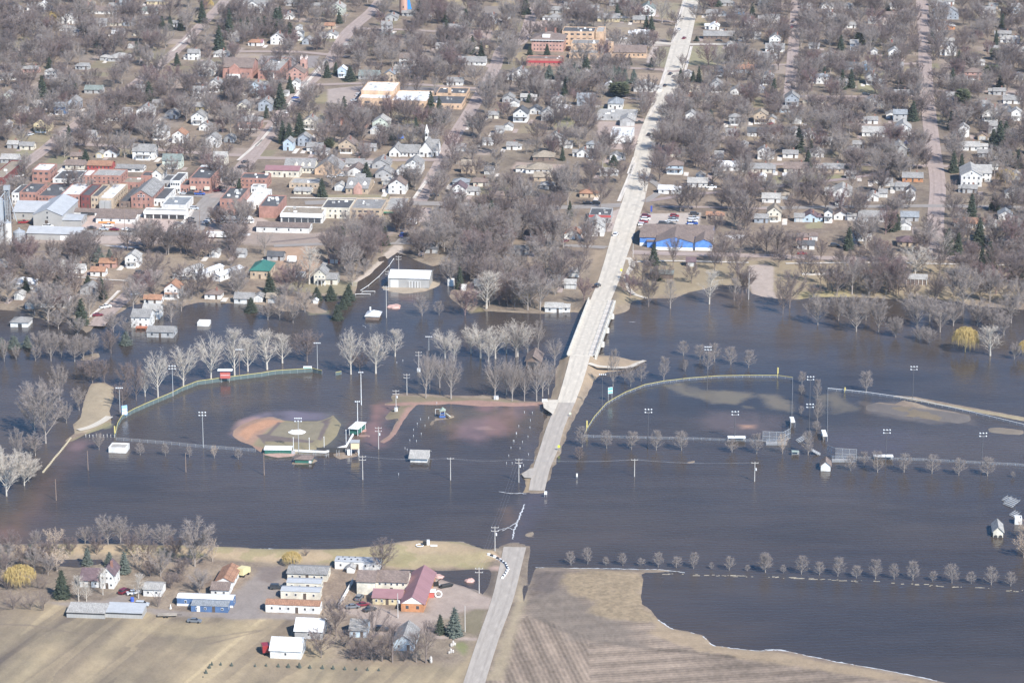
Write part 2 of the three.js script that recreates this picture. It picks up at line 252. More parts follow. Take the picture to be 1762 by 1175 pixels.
// riverside park, lots and railway
paint(LP('G 790,650 1762,660 H 1762,690 1762,900 1400,930 600,895 240,915 G 1600,820 1400,815 1200,868 900,910 680,985 740,820'), [.335, .265, .165], 2, .8, 2);
paint(LP('G 560,590 650,590 560,900 500,960 450,860 540,760'), [.37, .28, .19], 1.2, .85, 1);
paint(LP('G 1605,690 1762,680 H 0,680 80,700 75,860 100,915 0,895 G 1762,920 1625,880 1598,800'), [.44, .36, .31], .7, .95, .5);
paint(LP('F 830,650 930,553 992,558 982,615 885,708 725,800 660,830 640,810 740,740'), [.50, .42, .35], .6, .97, .6);
paint(LP('F 100,570 380,565 430,680 300,800 180,770 150,690'), [.46, .30, .20], 1.5, .85, 1.5);
paint(LP('F 180,810 400,790 700,800 620,890 400,880 200,860'), OLIVE, 2, .6, 2);
paint(LP('E 0,540 560,540 900,560 1400,520 1762,560 F 440,560 800,500 1250,440 F 900,440 500,470 0,470 E 1350,500 560,490'), [.36, .285, .24], 2, .85, 2);
for (const s of ['E 0,600 500,590 1000,585 1000,592 500,600 0,610', 'F 100,530 500,490 900,430 900,438 500,500 100,540', 'E 0,640 700,600 700,606 0,648']) paint(LP(s), [.19, .15, .14], .5, .85, .4);
paint(LP('E 450,590 520,575 530,585 460,600'), [.75, .74, .76], .5, .95, .5); paint(LP('E 690,555 830,560 960,570 840,575'), [.7, .68, .68], .5, .8, .5); paint(LP('E 1590,480 1690,475 1680,490 1600,492'), [.75, .74, .74], .4, .9, .4);
paint(LP('E 1310,535 1410,535 1400,545 1320,545'), [.7, .7, .7], .4, .9, .3); paint(LP('G 1440,490 1580,485 1560,510 1500,515'), [.62, .6, .58], .4, .9, .4);
paint(LP('E 530,395 620,350 960,370 1190,385 1190,450 1150,465 560,440 540,420'), [.52, .40, .345], .8, .95, .4);
paint(LP('E 1420,380 1762,370 F 100,400 150,460 E 1762,470 1400,470'), [.48, .385, .33], .8, .9, .6);
paint(LP('E 560,488 1150,488 1100,545 560,545'), [.46, .37, .32], .8, .9, .8);
paint(LP('F 1010,380 1130,300 1330,330 1280,390 1100,400 1020,420'), [.47, .37, .33], 1, .9, .6);
paint(LP('G 850,345 1280,335 1262,445 860,440'), [.50, .43, .375], .6, .98, .3);
paint(LP('G 690,320 760,300 700,460 600,470 640,380'), [.47, .385, .34], .6, .9, .5);
paint(LP('B 480,600 720,575 700,720 480,690'), [.42, .345, .31], .8, .9, .5); paint(LP('B 960,580 1500,595 1490,610 960,640'), [.20, .18, .18], .8, .9, .4);
paint(LP('B 30,375 430,375 400,460 330,480 0,430'), [.30, .265, .255], .8, .9, .5); paint(LP('B 340,460 440,450 390,520 340,520'), [.36, .29, .18], .6, .9, .4);
paint(LP('C 640,180 1050,190 1040,260 640,250'), [.33, .26, .185], 1, .8, .6); paint(LP('C 630,255 1080,285 1080,305 950,310 910,420 1000,450 940,390 990,315 640,300'), [.49, .42, .375], .8, .95, .5);
paint(LP('C 1000,310 1085,320 1040,455 960,440'), [.285, .255, .165], .8, .9, .6); paint(LP('C 1210,310 1450,310 1500,350 1400,440 1180,440'), [.31, .28, .165], .8, .9, .8);
paint(LP('C 990,15 1140,20 1100,130 1000,120'), [.32, .275, .175], .8, .8, .8); paint(LP('C 850,490 1030,490 1010,570 850,540'), [.36, .27, .195], .8, .9, .6);
paint(LP('C 170,140 360,150 340,195 150,200'), [.46, .36, .32], .8, .9, .5); paint(LP('C 960,570 1120,600 1030,680 950,690'), [.46, .37, .33], .8, .9, .5);
paint(LP('C 580,815 740,820 840,790 900,800 850,1000 810,1010 600,1000 580,900'), [.44, .345, .30], .8, .9, .6); paint(LP('C 760,700 920,700 900,770 760,740'), [.34, .28, .18], .8, .9, .6);
paint(LP('C 300,780 440,780 420,860 290,860'), [.27, .255, .135], .8, .8, .6); paint(LP('C 30,1090 380,1110 380,1140 0,1140'), [.45, .34, .28], 1, .8, 1);
paint(LP('H 30,90 520,80 560,100 30,150'), [.27, .255, .13], .8, .85, .8); paint(LP('H 290,420 410,370 410,440 300,445'), [.32, .285, .16], .8, .8, .6); paint(LP('D 650,480 830,480 820,640 650,620'), [.31, .28, .16], .8, .8, .6);
paint(LP('H 240,870 560,860 620,895 250,915'), [.36, .30, .15], 1, .8, 1); paint(LP('H 180,680 1600,690 1762,700 1762,780 1000,850 600,800 200,760'), [.345, .27, .175], 1, .6, 2);
paint(LP('A 100,1000 250,1020 150,1090 100,1080'), [.31, .28, .17], .8, .8, .6); paint(LP('B 980,890 1120,890 1100,940 960,950'), [.33, .275, .165], .8, .8, .6);
paint(LP('B 1320,200 1600,200 1580,260 1330,250'), [.44, .34, .30], 1, .8, 1);
paint(LP('F 470,215 900,215 890,245 470,232'), [.31, .265, .16], .6, .85, .5); paint(LP('F 1470,170 1700,165 1690,210 1480,215'), [.30, .27, .15], .6, .85, .5);

const enc = (c) => { c = Math.max(0, Math.min(1, c)); return 255 * (c <= .0031308 ? c * 12.92 : 1.055 * c ** (1 / 2.4) - .055); };
const groundMap = tex(TW, TH, (i, j) => { const k = (j * TW + i) * 3; return [enc(GC[k] * .88), enc(GC[k + 1] * .87), enc(GC[k + 2] * .86)]; }, true, false);
function gridSheet(xs, zs, h) {
  const pos = new Float32Array(xs.length * zs.length * 3), uv = new Float32Array(xs.length * zs.length * 2), idx = [];
  zs.forEach((z, j) => xs.forEach((x, i) => { const k = j * xs.length + i; pos[k * 3] = x; pos[k * 3 + 1] = h(x, z); pos[k * 3 + 2] = z; uv[k * 2] = (x - TX0) / (TX1 - TX0); uv[k * 2 + 1] = (z - TZ0) / (TZ1 - TZ0); if (i && j) { const a = k - xs.length - 1; idx.push(a, k - 1, a + 1, a + 1, k - 1, k); } }));
  const g = new THREE.BufferGeometry(); g.setAttribute('position', new THREE.BufferAttribute(pos, 3)); g.setAttribute('uv', new THREE.BufferAttribute(uv, 2)); g.setIndex(idx); g.computeVertexNormals(); return g;
}
const xs = [-6000, -3000, -1500, -800, -500, -400, -320], zs = [-9000, -5000, -2500, -1400, -1000];
for (let x = -290; x <= 330; x += 2) xs.push(x); xs.push(360, 420, 500, 800, 1500, 3000, 6000);
for (let z = -960; z < -400; z += 20) zs.push(z); for (let z = -400; z <= 400; z += 2) zs.push(z); zs.push(420, 460, 600, 900, 1500, 3000);
top('ground', gridSheet(xs, zs, groundH), new THREE.MeshStandardMaterial({ name: 'dry_ground', map: groundMap, roughness: 1 }), 'dry late winter ground of the town, meadow and ploughed field', 'ground', null, 'structure');

// ---------------------------------------------------------------- flood water: murky, with silt and drowned ground showing where it is shallow
const WX0 = -330, WX1 = 330, WZ0 = -300, WZ1 = 430, WN = 1024, WC = new Float32Array(WN * WN * 3);
for (let j = 0; j < WN; j++) for (let i = 0; i < WN; i++) { const x = WX0 + (i + .5) / WN * (WX1 - WX0), z = WZ0 + (j + .5) / WN * (WZ1 - WZ0), k = (j * WN + i) * 3, a = fbm(x * .012 + 9, z * .02, 4), b = fbm(x * .05, z * .16, 3), f = .70 + .66 * a + .3 * (b - .5), q = Math.max(0, Math.min(1, (fbm(x * .009 + 30, z * .014 + 4, 4) - .38) * 3.2)); WC[k] = (.055 + .022 * q) * f; WC[k + 1] = (.047 + .012 * q) * f; WC[k + 2] = (.045 + .002 * q) * f; }
function silt(str, col, soft, amount, wob = 3) {
  const q = poly(str), e = soft + wob, sx = WN / (WX1 - WX0), sz = WN / (WZ1 - WZ0);
  const x0 = Math.min(...q.map((a) => a[0])) - e, x1 = Math.max(...q.map((a) => a[0])) + e, z0 = Math.min(...q.map((a) => a[1])) - e, z1 = Math.max(...q.map((a) => a[1])) + e;
  for (let j = Math.max(0, Math.floor((z0 - WZ0) * sz)); j < Math.min(WN, (z1 - WZ0) * sz); j++) for (let i = Math.max(0, Math.floor((x0 - WX0) * sx)); i < Math.min(WN, (x1 - WX0) * sx); i++) {
    const x = WX0 + (i + .5) / sx, z = WZ0 + (j + .5) / sz, s = sdPoly(q, x, z) + (fbm(x * .12, z * .1, 4) - .5) * 2.4 * wob;
    let a = Math.max(0, Math.min(1, .5 + s / (2 * soft))); a = a * a * (3 - 2 * a) * amount * (.25 + 1.5 * fbm(x * .16 + 5, z * .1, 4)); const k = (j * WN + i) * 3;
    for (let m = 0; m < 3; m++) WC[k + m] += (col[m] - WC[k + m]) * Math.min(1, a);
  }
}
const SILT = [.2, .115, .095], WEED = [.15, .118, .075];
silt('J 440,745 600,735 600,790 520,900 380,1010 U 300,60 150,200 0,260 -200,260 -200,180 0,120 J 200,1100 330,990 420,810', [.12, .078, .064], 8, .65); silt('J 450,745 560,735 600,760 520,800 440,800', [.2, .125, .115], 5, .7); silt('U -200,180 60,170 130,258 -200,258', [.18, .10, .08], 9, .75);
silt('K -165,700 -100,600 60,545 250,535 500,560 500,600 180,605 0,640 -130,720', [.17, .135, .15], 3, .8, 1); silt('K -170,690 -110,610 -20,580 60,590 -80,680', [.36, .22, .17], 3, .8, 1);
silt('K 500,560 590,610 560,720 480,800 300,850 0,830 500,760', [.14, .12, .075], 4, .7, 2); silt('K 690,620 830,600 850,480 920,470 900,560 850,640 930,690 860,770 760,790 700,720', SILT, 5, .75); silt('K 790,500 850,500 830,640 800,740 770,740', [.26, .14, .115], 3, .8, 2);
silt('K 1100,520 1500,520 1762,520 1762,640 1500,640 1300,680 1150,640', [.13, .095, .06], 6, .8, 4); silt('K 1300,640 1500,590 1762,500 1900,500 L 60,540 40,620 K 1762,660 1500,760 1350,720', [.215, .13, .112], 6, .85, 4); silt('K 1480,470 1540,420 1600,470 1640,520 1560,545 1490,530', SILT, 3, .9, 1.5); silt('K 1450,650 1560,640 1600,660 1500,670', [.33, .21, .17], 1.5, .6, 2);
silt('K 1040,510 1180,520 1250,600 1150,650 1040,600', [.085, .075, .07], 4, .7, 3); silt('L 60,600 230,540 200,740 120,900 30,760', [.10, .08, .07], 6, .7, 4);
silt('L 1030,365 1140,358 1290,395 1500,402 1600,420 1610,440 1500,490 1360,488 1280,458 1150,430', [.18, .142, .088], 3, .9, 3); silt('L 1690,430 M 80,432 200,470 196,540 60,525 L 1710,510', [.175, .138, .088], 3, .85, 2.5); silt('L 1560,500 1640,505 1640,525 1560,520', WEED, 1.5, .7, 1.5);
silt('L 1250,600 1350,550 1550,535 M -20,555 120,580 130,640 60,690 L 1500,690 1300,660', [.115, .085, .075], 7, .9, 3); silt('L 1520,625 1650,630 1640,655 1560,655', [.38, .22, .14], 2, .8, 1.5);
silt('M 440,430 500,410 560,480 670,515 640,535 470,555', WEED, 2.5, .8, 2); silt('M 380,440 440,430 440,550 390,560', WEED, 2, .7, 2); silt('M 690,480 900,480 1420,560 1420,630 1080,610 700,550', [.17, .135, .105], 2.5, .6, 3); silt('M 450,700 700,660 1000,680 1040,740 900,830 500,800', [.085, .068, .066], 8, .8, 3);
silt('W 0,100 60,0 L 100,1090 215,1080 270,1090 W 250,0 140,120 60,270 -20,280', [.085, .068, .07], 4, .9, 1.5); silt('V 1640,20 1720,0 1762,60 1762,120 W 0,130 -60,260 V 1700,200 1640,100', [.13, .085, .055], 3, .8, 2); silt('F 920,890 1130,885 1060,940 980,935', [.13, .075, .065], 4, .7, 2); silt('F 340,985 500,995 500,1020 360,1025', [.20, .17, .09], 1.2, .9, .6); silt('F 1420,990 1520,960 1540,1000 1450,1015', [.27, .22, .12], 1.5, .9, 1);
silt('W 40,610 100,640 80,680 40,680', [.10, .085, .08], 2, .6, 1); silt('J 690,640 750,625 740,650 700,660', OLIVE, 1, .8, .8);
const waterMap = tex(WN, WN, (i, j) => { const k = (j * WN + i) * 3; return [enc(WC[k]), enc(WC[k + 1]), enc(WC[k + 2])]; }, true, false);
const waveMap = (() => { const n = tileNoise(512, 6, 6), m = tileNoise(512, 24, 3); return tex(512, 512, (i, j) => { const u = i / 512, v = j / 512; const w = .5 + .25 * Math.sin(2 * Math.PI * (v * 11 + u + n[j * 512 + i] * 2.2)) + .25 * (m[j * 512 + i] - .5); const q = 255 * Math.max(0, Math.min(1, w)); return [q, q, q]; }, false); })();
waveMap.repeat.set(15, 26);
const windMap = tex(256, 256, (i, j) => { const q = 255 * (.09 + .2 * Math.max(0, Math.min(1, (fbm(i * .03, j * .09, 4) - .3) * 2.2))); return [q, q, q]; }, false, false);
{ const g = new THREE.PlaneGeometry(WX1 - WX0, WZ1 - WZ0); g.rotateX(-Math.PI / 2); g.translate((WX0 + WX1) / 2, 0, (WZ0 + WZ1) / 2);
  const uv = g.attributes.uv, p = g.attributes.position; for (let i = 0; i < p.count; i++) uv.setXY(i, (p.getX(i) - WX0) / (WX1 - WX0), (p.getZ(i) - WZ0) / (WZ1 - WZ0));
  top('flood_water', g, new THREE.MeshPhysicalMaterial({ name: 'murky_water', map: waterMap, roughness: 1, roughnessMap: windMap, ior: 1.33, bumpMap: waveMap, bumpScale: .06 }), 'dark murky flood water spread over the park and river', 'water', null, 'structure'); }
// ---------------------------------------------------------------- roads, streets, paths and the bridge
let layer = 0;
const roadNoise = (() => { const n = tileNoise(256, 8, 5); return tex(256, 256, (i, j) => { const u = Math.abs(i - 128) / 128, v = 205 + 45 * n[j * 256 + i] - (hash2(i, j) > .95 ? 10 : 0) - (Math.abs(u - .45) < .1 ? 9 : 0); return [v, v, v]; }); })();
const ASPH = mat('old_asphalt', 0.50, .44, .38, .95, roadNoise), CONC = mat('pale_concrete', .71, .635, .53, .9, roadNoise), PINKR = mat('pink_gravel_street', .46, .36, .315, 1, roadNoise), GREYR = mat('grey_street', .37, .33, .30, .95, roadNoise), WALK = mat('sidewalk_concrete', .72, .65, .57, .9), DARKA = mat('dark_asphalt', .245, .235, .235, .95, roadNoise);
function smooth(l) { // points [x, z, h, w] -> denser, curved
  if (l.length < 3) return l; const c = new THREE.CatmullRomCurve3(l.map((a) => V3(a[0], 0, a[1])), false, 'centripetal'), out = [];
  for (let i = 0; i < l.length - 1; i++) for (let s = 0; s < 6; s++) { const t = s / 6, p = c.getPoint((i + t) / (l.length - 1)), k = (m) => l[i][m] + (l[i + 1][m] - l[i][m]) * t; out.push([p.x, p.z, k(2), k(3)]); }
  out.push(l[l.length - 1]); return out;
}
function ribbon(l, lift = 0, side = 0) {
  const pos = [], uv = [], idx = []; let run = 0;
  l.forEach((a, i) => { const p = l[Math.max(0, i - 1)], q = l[Math.min(l.length - 1, i + 1)]; let dx = q[0] - p[0], dz = q[1] - p[1]; const L = Math.hypot(dx, dz); dx /= L; dz /= L; if (i) run += Math.hypot(a[0] - l[i - 1][0], a[1] - l[i - 1][1]);
    for (const s of [-1, 1]) { const o = side + s * a[3] / 2; pos.push(a[0] - dz * o, a[2] + lift, a[1] + dx * o); uv.push((s + 1) / 2, run / 37); }
    if (i) { const k = i * 2; idx.push(k - 2, k - 1, k, k - 1, k + 1, k); } });
  const g = new THREE.BufferGeometry(); g.setAttribute('position', new THREE.Float32BufferAttribute(pos, 3)); g.setAttribute('uv', new THREE.Float32BufferAttribute(uv, 2)); g.setIndex(idx); g.computeVertexNormals();
  if (g.attributes.normal.getY(0) < 0) { g.setIndex(idx.map((_, i) => idx[i - i % 3 + [0, 2, 1][i % 3]])); g.computeVertexNormals(); } return g;
}
const ROADS = []; // [line, half width] for keeping trees off
function road(name, l, m, label, sm = true, cat = 'road') { layer++; const q = sm ? smooth(l) : l; ROADS.push(q); return top(name, ribbon(q, .004 * (layer % 6)), m, label, cat, null, 'structure'); }
function street(str, w, m = PINKR, label = 'pinkish town street between bare trees') { layer++; const l = pts(str).map(([x, y]) => { const p = P(x, y, LAND + .09 + layer * .004); return [p.x, p.z, LAND + .09 + layer * .004, w * .86]; }); const q = smooth(l); ROADS.push(q); return top('street', ribbon(q), m, label, 'street', null, 'structure'); }
road('road', M1, ASPH, 'grey country road running out of the flood water towards the meadow'); road('road', M2.slice(0, 5), ASPH, 'worn grey road climbing out of the flood to the concrete'); road('road', M2.slice(4), CONC, 'pale concrete road just before the bridge'); road('road', M3, CONC, 'pale main street running from the bridge up through town');
street('E 640,1100 720,1010 850,900 960,800 1040,720', 9, PINKR, 'pink street running down into the flood beside white houses');
street('E 1230,520 1345,330 1480,190 1640,20 A 1762,960 B 170,775 330,580 500,410 620,215 780,75 860,-20', 11, PINKR, 'broad pink street from the downtown corner past the brick church');
street('A 100,1150 330,980 430,895 640,750 900,570 1150,370 1350,170 1480,40 1560,-60', 9.5, PINKR, 'pink street behind the downtown brick stores');
street('F 1100,262 1160,150 1230,30 B 1330,930 1450,740 1600,480 1700,300 C 30,300 150,70 230,-40', 9.5, PINKR, 'pink street beside the white steepled church and the old brick school');
street('D 170,760 190,560 215,250 225,60 230,-60', 8.5, PINKR, 'pink street lined by bare trees and a row of white cottages'); street('D 1075,-40 1090,200 1110,600 1150,980 H 1185,150 1170,400 1190,640', 10, PINKR, 'long straight pink street running down to the riverside park');
street('F 330,270 640,262 1100,272 1762,290 G 300,300 780,283', 10, GREYR, 'grey cross street passing the row of low stores'); street('E 560,476 900,478 1190,470 1290,440', 9, GREYR, 'grey street along the railway beside the parked cars'); street('E 1290,455 1345,340 1440,235', 14, GREYR, 'wide grey downtown street corner beside the brick store'); street('E 1150,222 1300,215 1420,225', 9, GREYR, 'grey street in front of the brick storefronts');
street('G 650,570 500,562 350,555', 6, GREYR, 'short grey side street beside the white cottage'); street('G 780,600 1100,612 1762,628 H 380,640 1200,640 1762,620', 8.5, PINKR, 'pink street between the blue-walled store and the riverside park');
street('F 120,560 500,545 900,542 1250,545', 5.5, GREYR, 'narrow grey lane along the railway bank'); street('F 960,548 1010,500', 6, GREYR, 'short lane to the two parked dark cars');
street('H 0,305 600,296 1140,290 1762,300', 7.5, GREYR, 'grey street among the riverside houses'); street('G 1000,295 1400,300 1762,310', 5, PINKR, 'pink lane beside the parking lot'); street('D 0,1105 800,1110 1300,1120', 7.5, PINKR, 'pink street below the row of white cottages'); street('G 890,262 1200,215 1500,190 1762,165 H 200,145 560,108 820,66', 5.5, mat('railway_ballast', .40, .31, .285, 1, roadNoise), 'long railway bed curving away to the east');
street('D 230,645 600,650 1080,640', 7.5, PINKR, 'pink street with a dark car parked on it'); street('D -100,440 300,432 1000,428 1090,425', 7.5, PINKR, 'pink street in front of the bright blue garage'); street('D 1120,610 1400,612 1762,625', 7, PINKR, 'pink street in front of the tan mansard house');
street('A 420,965 800,985 1220,1020 1500,1040 B 0,1050', 8, PINKR, 'pink cross street behind the red brick hall'); street('B 0,1062 480,1072 900,1078 1240,1075', 8, PINKR, 'pink cross street in front of the white steepled church'); street('A 1310,560 1762,552 B 150,545 340,560', 8, GREYR, 'grey street in front of the brick church'); street('B -200,345 300,350 620,382', 8, PINKR, 'pink street behind the brick church'); street('B 370,570 900,560 1500,595 1620,600', 7.5, PINKR, 'pink street behind the white-roofed school'); street('C 430,440 700,452 1040,470', 7.5, PINKR, 'pink street in front of the long tan church'); street('C 640,262 850,272 1080,296 1300,296 1530,296', 8, CONC, 'pale cross street beside the tall tan gymnasium'); street('C 800,115 1110,148', 6, PINKR, 'pink street behind the spruce pair'); street('B 600,190 900,195 1320,215', 7.5, PINKR, 'pink street below the round stone tower'); street('A 100,1120 40,1190 -60,1260', 9, PINKR, 'pink street beside the dark red building'); street('B 240,810 120,815 -20,820', 6, PINKR, 'pink side street beside the grey roofed brick house');
street('C 1020,475 1100,480 1160,470', 6, PINKR, 'short pink driveway beside the main street'); street('C 760,655 880,668 960,665', 6, PINKR, 'pink lane beside the grey hip roofed house'); street('G 880,95 960,130 1010,180 900,262', 5, GREYR, 'grey drive behind the main street corner');
function walk(str, w, label) { layer++; const l = pts(str).map(([x, y]) => { const h = LAND + .3, p = P(x, y, h); return [p.x, p.z, Math.max(h, groundH(p.x, p.z) + .1), w]; }); return top('sidewalk', ribbon(smooth(l)), WALK, label, 'sidewalk', null, 'structure'); }
walk('C 930,785 975,700', 2, 'short pale sidewalk between lawn and main street'); walk('C 1010,570 1050,450', 2, 'pale sidewalk beside the bare lawn'); walk('C 1085,290 1130,120 1175,0', 2.2, 'long pale sidewalk past the lawn lamp'); walk('C 1150,560 1215,310', 1.8, 'pale sidewalk along the green lot'); walk('C 790,1170 830,1060', 2, 'pale sidewalk behind the bare trees'); walk('G 725,260 800,80 830,0', 2.2, 'pale sidewalk up the main street from the crossing');
walk('B 150,790 340,560 480,400', 2.2, 'long pale sidewalk beside the brick church street'); walk('B 0,985 140,820', 1.8, 'pale sidewalk beside the row of spruces'); walk('A 1600,1080 1762,940', 1.8, 'pale sidewalk behind the brick corner store'); walk('A 1160,345 1310,210', 1.8, 'pale sidewalk under the spruces'); walk('E 1160,460 1260,370 1300,300', 2.2, 'pale sidewalk in front of the white service station'); walk('F 1065,240 1150,120', 2, 'pale sidewalk beside the white gabled house');
walk('H 160,678 700,672 1200,680 1762,690', 2.2, 'long white path through the riverside park'); walk('G 820,668 1000,660 1300,665 1600,672', 2, 'white path below the blue-walled store'); walk('F 230,235 500,238 850,240', 2.2, 'pale sidewalk behind the row of low stores'); walk('E 600,1040 720,940 800,860', 1.6, 'pale sidewalk beside the flooded pink street'); walk('E 430,760 640,780 860,795', 1.4, 'thin pale sidewalk in front of the orange roofed house');
// curved path from the bridge on both banks
function ramp(l, label) { const q = smooth(l.map(([t, x, y, h, w]) => { const [a, b] = tp(t, x, y), p = P(a, b, h); return [p.x, p.z, Math.max(h, groundH(p.x, p.z) + .12), w]; })); return top('footpath', ribbon(q), CONC, label, 'path', null, 'structure'); }
ramp([['L', 522, 215, 3.05, 3], ['L', 580, 232, 2.3, 2.6], ['L', 700, 243, 1.5, 2.6], ['L', 790, 240, .9, 2.6], ['L', 850, 215, .5, 2.4], ['L', 900, 196, .1, 2]], 'curved concrete footpath leading down from the bridge to the ball field');
ramp([['G', 785, 640, .9, 3], ['G', 815, 690, .9, 3], ['G', 765, 780, 1.0, 2.6], ['G', 775, 830, .9, 2.6], ['G', 830, 885, .7, 2.4], ['G', 910, 912, .45, 2.2]], 'curved concrete footpath leading from the street down to the river');
ramp([['J', 525, 665, .55, 3.2], ['J', 600, 645, .62, 3.2], ['J', 680, 608, .62, 3.2], ['J', 735, 572, .5, 3.2]], 'pale concrete footpath on the grass spit in the flood');
// drive aprons
function apron(str, h, m, label) { const q = pts(str).map(([x, y]) => { const p = P(x, y, h); return new THREE.Vector2(p.x, -p.z); }); const g = new THREE.ShapeGeometry(new THREE.Shape(q)); g.rotateX(-Math.PI / 2); const p = g.attributes.position; for (let i = 0; i < p.count; i++) p.setY(i, Math.max(h, groundH(p.getX(i), p.getZ(i)) + .05)); return top('drive_apron', boxUV(g), m, label, 'road', null, 'structure'); }
apron('L 322,460 300,520 280,560 262,545 218,515 212,475 250,462', 2.0, CONC, 'concrete side drive with a white gate below the bridge'); apron('L 165,918 120,925 68,962 85,985 135,990 160,960', .55, ASPH, 'broken gravel apron at the road edge above the flood');
// the bridge
{ const q = smooth(MB_), a = q[0], z = q[q.length - 1]; const g = thing('road_bridge', 'pale concrete road bridge with footway and white railings across the flooded river', 'bridge', V3(0, 0, 0));
  const dirx = z[0] - a[0], dirz = z[1] - a[1], L = Math.hypot(dirx, dirz), ry = Math.atan2(dirx, dirz); // local z runs along the bridge
  g.position.set((a[0] + z[0]) / 2, 0, (a[1] + z[1]) / 2); g.rotation.y = ry; ROADS.push(q);
  const white = mat('bridge_concrete', .70, .66, .58, .85), deckM = CONC, dark = white, rail = mat('railing_steel', .18, .18, .18, .6);
  const deck = bx(10.6, .9, L + 1, 0, 2.44, 0); mesh('deck', deck, dark, g); const w0 = 8.9; { const s = bx(w0, .06, L + .6, .6, 3.345, 0); const uv = s.attributes.uv, p = s.attributes.position; for (let i = 0; i < uv.count; i++) uv.setXY(i, (p.getX(i) - .6) / w0 + .5, p.getZ(i) / 16); mesh('road_surface', s, deckM, g); }
  mesh('parapet', bx(.45, 1.0, L + 2, 5.45, 3.34, 0), white, g); mesh('footway', bx(2.4, .28, L + .4, -4.9, 3.34, 0), WALK, g); mesh('kerb', bx(.3, .3, L, -3.6, 3.37, 0), white, g);
  const rl = mesh('railing', bx(.12, .1, L, -5.95, 4.5, 0), rail, g); for (let i = 0; i <= 24; i++) mesh('post', bx(.12, .95, .12, -5.95, 3.6, -L / 2 + L * i / 24), rail, g); mesh('lower_rail', bx(.1, .08, L, -5.95, 4.05, 0), rail, g);
  mesh('edge_wall', bx(.7, 1.9, L + 1, -6.6, 1.5, 0), white, g); for (const t of [-.27, -.02, .24]) { mesh('pier_cap', cyl(1.0, 1.0, 2.2, 12, -7.4, 1.4, L * t), white, g); mesh('pier', bx(11.5, 3.6, 1.1, -.4, -1.2, L * t), dark, g); }
  for (const t of [-.5, .5]) mesh('abutment', bx(11.6, 3.4, 1.6, -.3, -.9, L * t), white, g);
}
// foam where the flood spills over the road and along the banks
{ const FOAM = mat('foam', .66, .67, .68, .8); const foam = (str, w, label, k) => { const R = rngOf(k), l = pts(str).map(([x, y]) => { const p = P(x, y, .06); return [p.x, p.z, .06, w]; }); const q = smooth(l).flatMap((a, i, all) => { if (!i) return [a]; const b = all[i - 1], n = Math.max(1, Math.ceil(Math.hypot(a[0] - b[0], a[1] - b[1]) / 1.2)); return Array.from({ length: n }, (_, s) => a.map((v, m) => b[m] + (v - b[m]) * (s + 1) / n)); }).map((a) => [a[0] + (R() - .5) * .5, a[1] + (R() - .5) * .5, a[2], w * (.35 + R() * 1.1)]); top('foam', ribbon(q), FOAM, label, 'foam', null, 'stuff'); };
  foam('W 88,-8 60,60 40,110 20,165 12,200 8,225', .5, 'white foam line where the flood spills over the road', 3); foam('W 20,165 -20,150 -70,160 -110,175', .3, 'thin white foam fan beside the spilling flood', 4); foam('W 40,110 -10,140 -60,168', .35, 'thin white foam streak above the foam fan', 5); foam('L 100,1095 60,1090 0,1092 K 1640,1080', .45, 'white foam streak across the flood near the broken apron', 6); foam('V 1380,252 1480,284 1560,304 1680,302', .9, 'white foam along the outer end of the grass dike', 7); foam('V 0,292 90,292 210,297', .8, 'white foam patch along the middle of the dike', 8); foam('U 1725,290 V 0,292', .8, 'small white foam patch on the dike edge', 9); foam('W 985,768 1080,828 1160,850 1240,862', .6, 'white foam along the straw covered field edge', 10); foam('W 1290,880 1360,942 1500,962 1640,978 1762,978 X 20,971 150,977 210,992 450,1042 640,1078 900,1123 1180,1182', .7, 'long white foam line along the ploughed field shore', 11); foam('W 165,418 340,422 560,422 800,428 1000,432 1170,450', .5, 'pale foam and straw line along the flooded field headland', 12); { const R = rngOf(13), l = pts('X -700,462 -300,470 20,480 150,485 400,495 650,508 900,520 1200,540 1500,560 1762,576').map(([x, y]) => { const p = P(x, y, .05); return [p.x, p.z]; }), gs = []; for (let k = 0; k < 90; k++) { const t = R() * (l.length - 1.001), i = Math.floor(t), f = t - i, x = l[i][0] + (l[i + 1][0] - l[i][0]) * f + (R() - .5), z = l[i][1] + (l[i + 1][1] - l[i][1]) * f + (R() - .5) * 1.6; const w = .3 + R() * R() * 2.6, d = .1 + R() * .3; gs.push(bx(w, .07, d, x, .01, z)); } top('debris', merge(gs), mat('straw_debris', .52, .45, .34, 1), 'broken line of pale straw debris drifting beside the young trees', 'debris', null, 'stuff'); } foam('G 795,1072 835,1075', .3, 'short white ripple on the river beside the bridge', 14); foam('F 720,1095 745,1110', .25, 'short white ripple on the river near the flooded pavilion', 15); }
